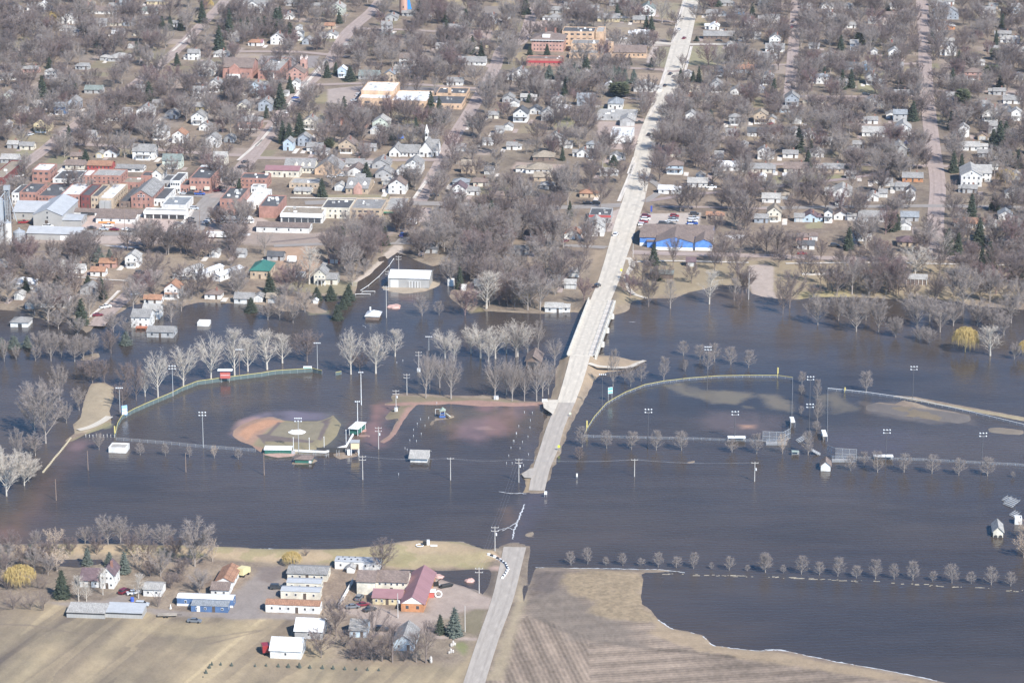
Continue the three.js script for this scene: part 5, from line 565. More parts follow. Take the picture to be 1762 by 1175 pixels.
bld('grain_shed', 'long silvery metal shed with a white door along the railway', 'shed', 'E', [[175, 545, 522, 32, 40, 'r', 'M', 'm', { rise: 2, h: 3.4, win: 0, door: false, more: (g, x, z, w) => box(g, 'door', FRAME, 3.4, 2.3, .1, x + w * .18, .1, z) }], [546, 640, 505, 18, 30, 'r', 'M', 'g', { rise: 1, win: 0, door: false }]]);
// grain elevator
{ const STEEL = mat('silo_steel', .58, .60, .62, .45, ribbed, { metalness: .3 }), CRETE = mat('silo_white', .74, .72, .68, .8); const silo = (x, y, wz, hz, m, label, n = 'silo') => { const [p, H, r] = sizeOf('E', x, y, hz, wz), g = thing(n, label, 'silo', p, 0, 'grain silos beside the railway'); mesh('tank', cyl(r, r, H, 20), m, g); const c = mesh('roof', cyl(r * 1.04, r * .12, r * .5, 20, 0, H, 0), STEEL, g); mesh('hatch', cyl(.5, .5, .5, 8, 0, H + r * .5, 0), STEEL, c); for (let k = 1; k < 5; k++) mesh('hoop', cyl(r * 1.012, r * 1.012, .12, 20, 0, H * k / 5, 0), STEEL, g); FOOT.push([p.x, p.z, r + 3, 20]); return g; };
  silo(0, 545, 60, 300, STEEL, 'tall blue-grey steel silo at the edge of the grain elevator'); silo(52, 548, 50, 145, CRETE, 'white silo in front of the grain elevator tower'); silo(128, 535, 82, 70, STEEL, 'squat wide steel grain bin beside the long metal shed'); silo(20, 500, 60, 240, STEEL, 'steel silo behind the white silo'); silo(-30, 540, 60, 260, STEEL, 'steel silo at the far side of the elevator');
  const [p, H] = sizeOf('E', 58, 520, 350, 10), g = thing('elevator_tower', 'tall thin lattice elevator leg tower above the silos', 'tower', p); const L = 1.1, T = mat('tower_steel', .34, .35, .36, .7, null); for (const [a, b] of [[-1, -1], [1, -1], [1, 1], [-1, 1]]) mesh('leg', bar(V3(a * L, 0, b * L), V3(a * L, H, b * L), .16), T, g); for (let k = 0; k < 14; k++) for (const b of [-1, 1]) mesh('brace', bar(V3(-L, H * k / 14, b * L), V3(L, H * (k + 1) / 14, b * L), .07, 4), T, g); mesh('leg_casing', bx(.4, H, .4), T, g); mesh('head', bx(3, 2, 2.6, 0, H - 1, 0), T, g); mesh('spout', bar(V3(0, H - 1, 0), V3(-9, H * .55, 6), .3), T, g); mesh('spout', bar(V3(0, H - 1, 0), V3(5, H * .4, 5), .25), T, g); }
// brick blocks right of the downtown street
bld('store', 'brick corner store with black roof and rooftop units facing the railway', 'store', 'E', [[1480, 1618, 352, 102, 82, 'f', 'R', 'd', { storeys: 2, win: 4, more: (g, x, z, w, d, h) => { for (const [a, b] of [[-.2, -.3], [.15, -.5], [.25, -.2], [0, -.7]]) box(g, 'roof_unit', FRAME, 1.4, .9, 1.2, x + a * w, h + .1, z + b * d); } }]]); bld('store', 'low bright white store between two brick blocks', 'store', 'E', [[1652, 1760, 312, 40, 92, 'f', 'W', 'w', { win: 2 }]]); bld('store', 'two-storey brick block with dark roof and white porch behind the white store', 'store', 'E', [[1612, 1800, 168, 58, 36, 'f', 'R', 'd', { storeys: 2, win: 6 }]]); bld('cream_house', 'cream store with white porch columns beside the brick block', 'store', 'E', [[1688, 1780, 205, 36, 20, 'f', 'W', 'g', { win: 4 }]]);
bld('store', 'brick box store with black roof and white rooftop units', 'store', 'F', [[20, 150, 372, 72, 78, 'f', 'R', 'd', { storeys: 2, win: 0, door: false, side: false, more: (g, x, z, w, d, h) => { for (const [a, b] of [[-.1, -.7], [.1, -.75], [.2, -.6]]) box(g, 'roof_unit', FRAME, 1.5, .9, 1.2, x + a * w, h + .1, z + b * d); } }]]); bld('store', 'white fronted store with dark show windows and tan roof', 'store', 'F', [[165, 450, 405, 58, 46, 'f', 'W', 'y', { win: 0, door: false, more: (g, x, z, w, d, h) => { for (let k = 0; k < 6; k++) box(g, 'show_window', GLASS, w * .14, h * .5, .15, x + (k - 2.5) * w * .155, .2, z); box(g, 'fascia', FRAME, w + .4, h * .34, .8, x, h * .66, z + .3); } }]]); bld('store', 'cream low store with dark roof and rooftop vents beside the white fronted store', 'store', 'F', [[440, 632, 376, 66, 60, 'f', 'C', 'd', { win: 5 }]]); bld('store', 'tan low store with wide grey roof and white garage doors', 'store', 'F', [[634, 848, 376, 62, 70, 'f', 'T', 'g', { win: 5, ww: 1.8 }]]); bld('store', 'small cream corner store with green awning at the cross street', 'store', 'F', [[850, 990, 355, 30, 90, 'f', 'T', 't', { win: 4, more: (g, x, z, w, d, h) => box(g, 'awning', mat('awning_green', .05, .22, .14, .8), w, .5, 1.2, x, h * .6, z + .5) }]]);
bld('white_shed', 'low metal shed with rust and white roof beside the parked trucks', 'shed', 'F', [[0, 360, 472, 34, 32, 'r', 'W', 'b', { rise: 1.2, h: 3, win: 4, door: false }]]); bld('store', 'long low tan building with flat cream roof behind the spruce', 'store', 'F', [[222, 425, 172, 28, 38, 'f', 'T', 't', { win: 6 }]]); bld('canopy_house', 'small cream canopy on posts beside the low tan building', 'shelter', 'F', [[255, 368, 212, 22, 26, 'r', 'C', 't', { rise: .8, win: 3 }]]); bld('store', 'long beige store with maroon roof behind the brick block', 'store', 'F', [[60, 292, 98, 48, 26, 'r', 'C', 'r', { rise: 1.4, win: 6 }]]);
bld('dormered_church', 'long tan church with grey roof, dormers and an orange gabled front', 'church', 'F', [[395, 575, 82, 28, 0, 'g', 'A', 'g', { d: 15, rise: 4.8, h: 3.2, win: 3 }], [190, 395, 70, 34, 70, 'r', 'C', 'g', { d: 12, rise: 3.6, h: 3.2, win: 8, more: (g, x, z, w, d, h) => { for (let k = -1; k <= 1; k++) { const o = mesh('dormer', cached('dorm', () => prism([[-.9, 0], [.9, 0], [.9, 1], [0, 1.9], [-.9, 1]], 2.2)), wallM('C'), g); o.position.set(x + k * w * .22 + w * .1, h + .5, z - d * .16); } } }]]);
bld('dormered_house', 'brick house with grey roof and twin dormers beside the cross street', 'house', 'F', [[605, 755, 210, 38, 66, 'r', 'T', 'g', { h: 3, rise: 3.2, win: 4, more: (g, x, z, w, d, h) => { for (const k of [-.32, .3]) { const o = mesh('dormer', cached('dorm2', () => prism([[-1, 0], [1, 0], [1, 1.1], [0, 2.2], [-1, 1.1]], 2.4)), wallM('W'), g); o.position.set(x + k * w, h + .6, z - d * .2); } const e = mesh('entry_gable', cached('entg', () => prism([[-2.2, 0], [2.2, 0], [2.2, 3.4], [0, 6], [-2.2, 3.4]], 3)), wallM('P'), g); e.position.set(x + w * .05, 0, z - .6); } }]]);
// churches and schools
bld('brick_church', 'red brick church with brown roofs, flat middle wing and pinnacled corner tower', 'church', 'A', [[1497, 1700, 528, 70, 0, 'r', 'R', 'b', { d: 20, h: 7.1, rise: 4.2, win: 5, ww: .7, storeys: 1, more: (g, x, z, w, d, h) => { const e = mesh('entry_gable', prism([[-3.4, 0], [3.4, 0], [3.4, 6.6], [0, 9.4], [-3.4, 6.6]], 2), wallM('R'), g); e.position.set(x - w * .1, 0, z + .2); box(g, 'porch', FRAME, 8, 3, 3, x - w * .1, 0, z + 2.6); box(g, 'porch_shade_panel', CANOPY, 6.4, 2.3, .2, x - w * .1, .1, z + 4.05); } }], [1735, 1880, 535, 52, 90, 'f', 'R', 't', { h: 5.2, storeys: 2, win: 4, more: (g, x, z, w, d, h) => { box(g, 'glass_front', FRAME, w * .3, h * .9, .3, x + w * .12, 0, z); for (const k of [0, 1]) box(g, 'glass', GLASS, w * .2, h * .3, .3, x + w * .12, h * (.08 + k * .45), z + .05); } }], [1925, 2045, 538, 40, 0, 'g', 'P', 'b', { d: 18, h: 4.6, rise: 3.6, win: 3, ww: 1.3 }], [2022, 2064, 515, 110, 20, 'f', 'P', 'g', { h: 10.5, d: 5, storeys: 2, win: 1, more: (g, x, z, w, d, h) => { for (const a of [-1, 1]) for (const b of [0, 1]) { const o = mesh('pinnacle', cyl(.6, .05, 2.4, 6), mat('pale_stone', .66, .56, .50, .9), g); o.position.set(x + a * w * .42, h + .4, z - b * d * .9 - .3); } box(g, 'louvre', CANOPY, 1.2, 2, .15, x, h * .6, z + .02); } }]]);
bld('school', 'tan brick school with tall white-roofed gymnasium, white wings and black rear roofs', 'school', 'B', [[692, 905, 712, 48, 26, 'f', 'A', 'w', { h: 4.3, win: 2, ww: 3, door: false }], [708, 930, 686, 20, 62, 'f', 'A', 'w', { h: 6.4, win: 0, door: false, side: false }], [910, 1155, 722, 36, 70, 'f', 'A', 'w', { h: 3.5, win: 6 }], [1160, 1390, 735, 28, 55, 'f', 'A', 'd', { h: 3, win: 6 }], [1215, 1420, 668, 22, 40, 'f', 'A', 'd', { h: 3.2, win: 0, door: false, more: (g, x, z, w, d, h) => box(g, 'chimney', wallM('A'), 2, 6.5, 2, x - w * .06, 0, z - 1) }]]);
bld('white_church', 'white church with grey roofs, gabled wings and a small white steeple', 'church', 'B', [[1100, 1190, 1058, 60, 0, 'g', 'W', 'g', { d: 16, h: 3.9, rise: 4.6, win: 3, ww: 1.4 }], [1145, 1228, 1052, 52, 0, 'r', 'W', 'g', { d: 12, h: 3.9, rise: 4.4, win: 2 }], [960, 1100, 1055, 20, 0, 'r', 'W', 'g', { d: 12, h: 2.4, rise: 3.2, win: 5 }], [898, 975, 1055, 26, 0, 'g', 'W', 'g', { d: 14, h: 2.6, rise: 3, win: 2 }], [1140, 1160, 1010, 50, 0, 'f', 'W', 'g', { d: 2.4, h: 9.5, win: 0, door: false, side: false, more: (g, x, z, w, d, h) => { const o = mesh('steeple', cyl(1.5, .05, 4.6, 6), mat('wall_white', .8, .78, .74), g); o.position.set(x, h + .4, z - d / 2); box(g, 'belfry_shade_panel', CANOPY, 1.2, 1.6, .15, x, h * .82, z + .02); } }]]);
bld('gymnasium', 'tall tan brick gymnasium with black roof and pale end block', 'school', 'C', [[340, 560, 312, 96, 32, 'f', 'A', 'd', { win: 5, storeys: 3, door: false, side: false, ww: 2.2, h: 9.6 }], [566, 622, 316, 100, 36, 'f', 'A', 't', { win: 0, door: false, side: false, h: 9.8 }]]);
bld('school', 'old pink brick three-storey school with brown hip roof and dormer', 'school', 'C', [[135, 350, 346, 74, 0, 'h', 'P', 'b', { h: 7.8, d: 20, rise: 4, storeys: 3, win: 9, over: 1, more: (g, x, z, w, d, h) => { box(g, 'dormer', FRAME, w * .24, 1.8, 4, x - w * .05, h + .9, z - 4.2); box(g, 'cornice', FRAME, w + 1.4, .5, .3, x, h - .5, z + .85); for (const k of [-.1, .2]) box(g, 'chimney', CHIM, 1.2, 4, 1.2, x + k * w, h + 2, z - d * .6); } }]]);
bld('church', 'long tan church with brown roof, buttress windows and square tower', 'church', 'C', [[685, 908, 388, 32, 0, 'r', 'A', 'b', { d: 14, h: 3.6, rise: 3.4, win: 7, door: false, ww: .9 }], [650, 686, 385, 90, 20, 'f', 'A', 't', { h: 9, d: 5, win: 1, storeys: 2 }], [590, 650, 380, 40, 0, 'r', 'A', 'b', { h: 3.6, d: 10, rise: 2.6, win: 2 }]]); bld('school', 'two-storey tan school wing with stepped grey roofs', 'school', 'C', [[390, 585, 392, 28, 22, 'f', 'A', 'g', { h: 3, win: 7 }], [400, 588, 352, 20, 30, 'f', 'A', 'g', { h: 5.4, win: 6, storeys: 2, door: false }]]); bld('red_hall', 'long brick hall with bright red upper band and flat brown roof', 'hall', 'C', [[100, 345, 446, 42, 22, 'f', 'R', 'b', { h: 4.4, win: 7, more: (g, x, z, w, d, h) => box(g, 'red_band', mat('red_band', .4, .05, .06, .8, null), w, 1.4, .2, x, h - 2.2, z) }]]);
bld('commercial_building', 'grey flat commercial building with white hip roofed block beside the main street', 'store', 'C', [[575, 840, 812, 36, 36, 'f', 'G', 't', { win: 4, door: false }], [650, 748, 738, 42, 0, 'h', 'W', 'n', { d: 13, rise: 2.4, win: 3 }], [732, 828, 850, 30, 0, 'g', 'G', 't', { d: 12, rise: 2, h: 3.4, garage: true }]]); bld('white_box', 'large plain white box building beside the main street', 'store', 'C', [[664, 812, 968, 52, 56, 'f', 'W', 'w', { win: 0, door: false, side: false, more: (g, x, z, w) => box(g, 'door', GDOOR, 3, 2.6, .12, x - w * .3, .05, z) }]]);
// round stone tower
{ const [p, , r] = sizeOf('B', 995, 96, 100, 54), g = thing('stone_tower', 'round pink stone water tower beside a bright blue frame', 'tower', p); mesh('shaft', cyl(r, r * .96, 34, 24), mat('pink_quartzite', .55, .33, .25, .9), g); mesh('tank', cyl(r * 1.1, r * 1.1, 8, 24, 0, 34, 0), mat('tank_silver', .6, .62, .64, .5), g); mesh('tank_roof', cyl(r * 1.15, .2, 3, 24, 0, 42, 0), mat('tank_silver', .6, .62, .64, .5), g); for (let k = 0; k < 5; k++) { const o = mesh('window', UNIT, GLASS, g); o.position.set(Math.sin(k) * .5, 5 + k * 6, r * .97); o.scale.set(.8, 1.4, .3); }
  const q = gt('B', 1034, 62), f = thing('blue_slide_tower', 'steep bright blue triangular frame beside the round stone tower', 'frame', q); mesh('panel', prism([[-1.6, 0], [1.6, 0], [-.6, 12], [-1.6, 12]], .5), mat('bright_blue_paint', .05, .28, .75, .6, null), f); mesh('strut', bar(V3(1.4, 0, -2), V3(-1, 11, 0), .2), mat('bright_blue_paint', .05, .28, .75, .6, null), f); FOOT.push([p.x, p.z, 6, 30]); }
// blue-walled store with three low gables
bld('blue_store', 'long bright blue-walled store with white base, brown roof and low gables', 'store', 'G', [[975, 1222, 590, 46, 0, 'g', 'Q', 'b', { d: 26, h: 4.2, rise: 2.6, win: 0, door: false, side: false, more: (g, x, z, w) => box(g, 'white_base', FRAME, w + .1, 1.5, .2, x, 0, z) }], [1240, 1352, 592, 40, 0, 'g', 'Q', 'b', { d: 24, h: 4.2, rise: 1.5, win: 0, door: false, side: false, more: (g, x, z, w, d) => { box(g, 'white_base', FRAME, w + .1, 1.5, .2, x, 0, z); for (const k of [.2, .5, .8]) box(g, 'side_band', FRAME, .2, 1.5, d * .3, x + w / 2, 0, z - k * d); } }], [866, 970, 560, 36, 0, 'r', 'Q', 'b', { d: 20, h: 4.4, rise: 2.2, win: 0, door: false, side: false, more: (g, x, z, w) => { box(g, 'white_base', FRAME, w + .1, 1.5, .2, x, 0, z); box(g, 'porch', wallM('Q'), 4.4, 3, 3, x + w * .28, 0, z + 1.4); box(g, 'porch_roof', roofM('b'), 5, .25, 3.8, x + w * .28, 3, z + 1.5); } }], [880, 1355, 548, 30, 0, 'r', 'Q', 'b', { d: 22, h: 4.4, rise: 2.7, win: 0, door: false, side: false }], [1222, 1240, 585, 30, 0, 'f', 'W', 'b', { d: 8, h: 3, win: 0, side: false }]]);
bld('store', 'small corner store with red fascia and dark flat roof', 'store', 'G', [[522, 670, 405, 26, 50, 'f', 'G', 'd', { h: 3.6, win: 4, more: (g, x, z, w, d, h) => box(g, 'red_fascia', wallM('V'), w + .2, 1.2, .25, x, h - .7, z + .05) }]]); bld('large_hall', 'large white gabled hall with pale blue window band', 'hall', 'H', [[1340, 1480, 160, 60, 0, 'g', 'W', 't', { d: 20, h: 6, rise: 3, storeys: 2, win: 4 }], [1440, 1545, 130, 36, 0, 'r', 'W', 't', { d: 14, h: 5, rise: 3, win: 3 }]]); bld('house', 'light blue cottage with grey gabled roof beside the riverside street'.replace('light blue cottage', 'low pale annex'), 'house', 'H', [[1352, 1400, 205, 24, 0, 'r', 'G', 'g', { d: 7, h: 2.6, rise: 1.2 }]]);
// flooded north bank
bld('warehouse', 'white metal warehouse with two doors on a muddy island in the flood', 'warehouse', 'F', [[895, 1168, 842, 44, 0, 'r', 'M', 'w', { d: 15, h: 4.6, rise: 1.9, win: 0, door: false, side: false, more: (g, x, z, w) => { box(g, 'door', FRAME, 3.6, 3.4, .15, x - w * .36, .05, z); const o = box(g, 'slatted_door', GDOOR, 6.4, 3.2, .15, x + w * .12, .05, z); for (let k = -2; k <= 2; k++) box(g, 'slat', DOOR, .25, 3, .12, x + w * .12 + k * 1.3, .1, z + .1); } }]]); bld('barn', 'tan barn with teal green metal roof on bare orange earth', 'barn', 'F', [[-40, 90, 782, 34, 0, 'h', 'T', 'k', { d: 15, h: 4.2, rise: 2.6, win: 3 }]]); bld('house', 'cream two-storey gabled house with front porch above the flood edge', 'house', 'F', [[390, 470, 822, 44, 0, 'g', 'C', 'g', { d: 10, h: 5, rise: 2.4, storeys: 2, near: true, win: 3, more: (g, x, z, w) => { box(g, 'porch_roof', roofM('g'), w * .7, .2, 2.2, x + w * .2, 2.6, z + 1); for (const k of [-.1, .2, .5]) box(g, 'porch_post', FRAME, .2, 2.5, .2, x + w * k, 0, z + 2); } }], [470, 548, 822, 24, 0, 'r', 'C', 'g', { d: 8, h: 2.8, rise: 1.8, near: true }]]);
const shedAt = (t, x0, x1, y, Hz, form, wall, roof, label, q = {}, name = 'shed') => bld(name, label, q.cat || 'shed', t, [[x0, x1, y, Hz, q.D || 0, form, wall, roof, { d: q.d ?? 5, rise: q.rise ?? 1.2, win: q.win ?? 0, door: q.door ?? false, side: false, clear: 20, ...q }]]);
shedAt('F', 1292, 1334, 832, 36, 'f', 'W', 'w', 'small white box shed standing in the flood below the wood, beside the conifer', { d: 3 }); shedAt('F', 1382, 1416, 862, 26, 'f', 'W', 'w', 'small white box shed in the flood below the brownish conifer', { d: 3 }); shedAt('F', 1472, 1515, 832, 26, 'r', 'W', 't', 'small white shed in the flood under pale bare trees', { d: 3.4 }); shedAt('F', 384, 414, 950, 22, 'g', 'W', 'w', 'tiny white shed reflected in the flood beside the spruces', { d: 2.4, rise: .6 });
bld('pavilion', 'white hip roofed pavilion half drowned in the flood', 'shelter', 'F', [[738, 828, 1058, 18, 0, 'h', 'K', 'w', { d: 8, h: 1.8, rise: 1.4, win: 0, door: false, side: false, more: (g, x, z, w) => box(g, 'vent', FRAME, .6, 1.6, .6, x - w * .25, 3, z - 5) }]]); bld('house', 'white two-storey house with grey roof and red deck standing in the flood', 'house', 'E', [[880, 1008, 1112, 50, 0, 'r', 'W', 'g', { d: 10, h: 5, rise: 2.2, storeys: 2, near: true, win: 3, more: (g, x, z, w) => { box(g, 'deck', mat('red_deck', .45, .17, .10, .8), w * .6, .4, 3, x + w * .1, .5, z + 1.6); for (const k of [-.15, .1, .35]) box(g, 'deck_post', mat('red_deck', .45, .17, .10, .8), .2, 1.4, .2, x + w * k, 0, z + 3); } }], [955, 1070, 1055, 36, 0, 'r', 'W', 't', { d: 9, h: 4, rise: 2, near: true }]]); bld('shed', 'long grey shed with flat grey roof standing in the flood below the red deck', 'shed', 'E', [[985, 1165, 1178, 20, 0, 'r', 'G', 'g', { d: 9, h: 2.6, rise: 1.4, win: 3 }]]); bld('garage', 'white garage with grey hip roof and open dark door in the flood', 'garage', 'E', [[65, 185, 1108, 36, 0, 'h', 'W', 'g', { d: 8, h: 2.4, rise: 1.5, win: 0, door: false, side: false, more: (g, x, z, w) => box(g, 'opening_shade', CANOPY, w * .22, 1.6, .15, x + w * .05, 0, z) }]]); shedAt('E', 1325, 1405, 1102, 20, 'f', 'W', 'w', 'low white flooded deck shelter in the drowned yard', { d: 5, h: 1.2 });
for (const [x, y, l] of [[1185, 785, 'grey roofed mobile home seen end on, first of three below the railway'], [1320, 790, 'white mobile home seen end on, second of three below the railway'], [1455, 798, 'long white mobile home seen end on, third of three below the railway']]) bld('mobile_home', l, 'mobile home', 'E', [[x - 32, x + 32, y, 26, 0, 'g', 'W', x < 1200 ? 't' : 'w', { d: 19, h: 2.8, rise: .7, win: 1, door: false }]], { turn: -.42 });
bld('shelter', 'brown roofed open shelter among flooded trees near the bridge', 'shelter', 'L', [[100, 190, 240, 30, 0, 'g', 'K', 'b', { d: 12, h: 2.8, rise: 2, win: 0, door: false, side: false, over: .9, more: (g, x, z, w, d, h) => { box(g, 'opening_shade', CANOPY, w * .8, h * .75, .15, x, .1, z); } }]]); bld('shelter', 'park shelter with grey roof and dark open front', 'shelter', 'H', [[968, 1112, 822, 26, 0, 'r', 'K', 't', { d: 9, h: 2.7, rise: 1.2, win: 0, door: false, side: false, more: (g, x, z, w, d, h) => { for (let k = 0; k < 6; k++) box(g, 'post', FRAME, .2, h, .2, x + (k - 2.5) * w / 5.4, 0, z + .3); } }]]); bld('shelter', 'long open shelter with pale green roof in the riverside park', 'shelter', 'G', [[935, 1090, 782, 18, 0, 'r', 'K', 'e', { d: 7, h: 2.4, rise: 1, win: 0, door: false, side: false }]]);
bld('restroom', 'small white building with grey hip roof drowned to its walls in the campground', 'restroom', 'K', [[1040, 1155, 882, 24, 0, 'r', 'W', 't', { d: 8, h: 1.9, rise: 1.6, win: 0, door: false, side: false, over: .9 }]]); bld('restroom', 'small white shed with brown gabled roof in the flood beside the backstop', 'shed', 'M', [[395, 460, 942, 32, 0, 'g', 'W', 'b', { d: 6, h: 2.2, rise: 1.5, win: 0, door: false, side: false, near: true }]]); bld('shed', 'long white flat shed in the flood beside the drowned road', 'shed', 'J', [[728, 848, 820, 28, 22, 'f', 'W', 't', { h: 1.7, win: 0, door: false, side: false, d: 6 }]]); bld('shed', 'tan shed with grey gabled roof and two dark arched doors in the flood', 'shed', 'X', [[1558, 1624, 215, 36, 0, 'g', 'C', 't', { d: 9, h: 2.2, rise: 1.6, win: 0, door: false, side: false, more: (g, x, z, w) => { for (const k of [-.25, .25]) { const o = mesh('arched_door', cyl(w * .19, w * .19, .15, 14), CANOPY, g); o.rotation.x = Math.PI / 2; o.position.set(x + k * w, .3, z - .02); } } }]]); shedAt('X', 1703, 1752, 128, 28, 'f', 'W', 'w', 'small white flat shed in the flood beside the bleachers', { d: 3.5, h: 1.8 });
// farmstead and mobile homes in front
bld('farmhouse', 'white two-storey farmhouse with purple-brown roof and one-storey wing', 'house', 'U', [[672, 765, 560, 96, 0, 'g', 'W', 'p', { d: 9, h: 5, rise: 2.6, storeys: 2, near: true, win: 3, chimney: true, clear: 8 }], [535, 668, 550, 36, 0, 'r', 'W', 'p', { d: 9, h: 2.6, rise: 2.6, near: true, win: 3, clear: 8 }]]); shedAt('U', 962, 1085, 612, 46, 'r', 'W', 't', 'white garage with pale roof behind the bare farmyard trees', { d: 7, h: 2.6, rise: .9, win: 2, near: true, clear: 8 }, 'garage');
bld('mobile_home', 'blue mobile home with white roof and grey roofed front addition', 'mobile home', 'U', [[1187, 1570, 680, 44, 0, 'r', 'B', 'w', { d: 4.6, h: 2.7, rise: .5, win: 4, door: false, near: true, over: .15, more: (g, x, z, w) => box(g, 'skirting', FRAME, w + .06, .7, .2, x, 0, z) }], [1283, 1535, 718, 36, 0, 's', 'B', 'n', { d: 3.6, h: 2.2, rise: .5, win: 4, near: true, over: .2, more: (g, x, z, w) => box(g, 'door', FRAME, 1.1, 2, .15, x - w * .3, .05, z + .02) }]]);
bld('garage', 'long white garage with orange-brown gabled roof beside the yellow truck', 'garage', 'U', [[1450, 1565, 560, 26, 0, 'g', 'W', 'o', { d: 14, h: 2.6, rise: 1.4, win: 0, door: false, near: true }]]); bld('garage', 'beige garage with grey-brown roof behind the blue mobile home', 'garage', 'U', [[1418, 1540, 610, 26, 0, 'r', 'W', 'b', { d: 7, h: 2.4, rise: 1.4, win: 2, door: false, near: true }]]);
bld('metal_shed', 'long low metal shed with half rusty and half blue-grey roof beside the meadow', 'shed', 'U', [[443, 705, 758, 26, 0, 's', 'M', 't', { d: 6.5, h: 1.9, rise: .9, win: 0, door: false, side: false, over: .2, clear: 8, more: (g, x, z, w) => box(g, 'open_front_shade', CANOPY, w, .45, .1, x, 1.35, z + .02) }], [705, 958, 758, 26, 0, 's', 'M', 'm', { d: 6.5, h: 1.9, rise: .9, win: 0, door: false, side: false, over: .2, clear: 8, more: (g, x, z, w) => box(g, 'open_front_shade', CANOPY, w, .4, .1, x, 1.35, z + .02) }]]);
bld('mobile_home', 'wide cream mobile home with grey shingled roof, farthest of the row', 'mobile home', 'V', [[210, 480, 508, 40, 0, 'r', 'C', 'g', { d: 8, h: 2.7, rise: 1.0, win: 5, near: true }]]); bld('mobile_home', 'cream mobile home with blue-grey metal roof, between two others', 'mobile home', 'V', [[205, 440, 572, 36, 0, 'r', 'C', 'm', { d: 4.6, h: 2.7, rise: .4, win: 4, near: true, over: .15 }]]); bld('mobile_home', 'cream mobile home with pale metal roof and front door steps', 'mobile home', 'V', [[165, 432, 630, 44, 0, 'r', 'C', 'm', { d: 4.6, h: 2.7, rise: .4, win: 4, near: true, over: .15 }]]); bld('mobile_home', 'long white mobile home with orange-brown roof at the lane', 'mobile home', 'V', [[62, 432, 724, 54, 0, 'r', 'W', 'o', { d: 5, h: 2.8, rise: .8, win: 6, near: true, over: .2 }]]); bld('mobile_home', 'white mobile home with roof vents below the grass dike', 'mobile home', 'V', [[530, 835, 432, 44, 0, 'r', 'W', 'm', { d: 5, h: 2.8, rise: .4, win: 5, near: true, over: .15, more: (g, x, z, w, d, h) => { for (let k = 0; k < 7; k++) box(g, 'roof_vent', CANOPY, .5, .35, .5, x - w * .42 + k * w * .07, h + .3, z - 1.2 - (k % 2) * 2); } }]]); shedAt('V', 612, 662, 455, 30, 'g', 'W', 't', 'small white garden shed beside the vented mobile home', { d: 3, h: 1.9, rise: .7 });
bld('apartment_house', 'long cream two-part apartment house with brown roof', 'house', 'V', [[680, 806, 600, 78, 0, 'r', 'C', 'b', { d: 9, h: 4.8, rise: 2.2, win: 0, door: false, near: true, side: false }], [806, 1022, 592, 64, 0, 'r', 'C', 'b', { d: 9, h: 4.3, rise: 2.2, win: 5, storeys: 2, near: true, more: (g, x, z, w) => { box(g, 'deck', mat('deck_wood', .36, .25, .17, .9), w * .35, 1.2, 2.2, x - w * .2, 0, z + 1.2); } }]]); bld('orange_house', 'orange-walled long house with maroon metal roof, white gable and maroon wing', 'house', 'V', [[978, 1132, 716, 52, 0, 'g', 'O', 'r', { d: 30, h: 2.9, rise: 2.4, win: 2, door: false, near: false, ww: 1.0, more: (g, x, z, w, d, h, rise) => { const o = mesh('white_gable', prism([[-w / 2, 0], [w / 2, 0], [0, rise]], .12), FRAME, g); o.position.set(x, h + .02, z + .05); } }], [785, 985, 668, 40, 0, 'r', 'Y', 'r', { d: 8, h: 2.5, rise: 1.5, win: 5, near: true }]]);
bld('gambrel_shed', 'white shed with white curved roof beside red truck', 'shed', 'V', [[94, 305, 1032, 52, 0, 'r', 'W', 'w', { d: 9, h: 2.9, rise: 2.6, win: 1, door: false, clear: 14, near: true }]]); bld('gambrel_shed', 'grey walled shed with white roof behind the bare trees', 'shed', 'V', [[260, 450, 898, 40, 0, 'r', 'G', 'w', { d: 9, h: 2.8, rise: 2.6, win: 1, door: false, clear: 14, near: true }]]); bld('cottage', 'grey cottage with light blue front half hidden by bare branches', 'house', 'V', [[630, 745, 888, 36, 0, 'r', 'L', 'g', { d: 8, h: 2.6, rise: 2.2, win: 2, near: true, clear: 4 }]]); bld('cottage', 'grey gabled cottage with blue-grey front behind thin trees', 'house', 'V', [[925, 1065, 978, 52, 0, 'g', 'L', 'g', { d: 13, h: 2.8, rise: 2.4, win: 2, near: true, clear: 4 }]]);
// ---------------------------------------------------------------- fences, poles, signs, vehicles and small things
const flat = (n, r, g, b, rough = .7, extra = {}) => mat(n, r, g, b, rough, null, extra);
const STEELP = flat('galvanised_steel', .40, .40, .40, .6), WOODP = flat('pole_wood', .26, .19, .15, .95), PALEP = flat('pole_weathered', .52, .48, .44, .9), YEL = flat('fence_yellow', .56, .47, .17), MESHM = flat('chain_link', .50, .52, .55, .7, { transparent: true, opacity: .09 }), SCREEN = flat('wind_screen', .12, .16, .155, .9, { transparent: true, opacity: .75 }), WHITE = flat('white_paint', .82, .81, .79, .6), DKG = flat('dugout_green', .03, .13, .10, .8), BLACK = flat('black_rubber', .02, .02, .02, .9), LAMP = flat('lamp_housing', .66, .66, .66, .35);
const CYL = cyl(1, 1, 1, 7);
const post = (g, nm, m, p, r, h) => { const o = mesh(nm, CYL, m, g); o.position.copy(p); o.scale.set(r, h, r); return o; };
function densify(l, step) { const out = [l[0]]; for (let i = 1; i < l.length; i++) { const n = Math.max(1, Math.round(l[i].distanceTo(l[i - 1]) / step)); for (let k = 1; k <= n; k++) out.push(l[i - 1].clone().lerp(l[i], k / n)); } return out; }
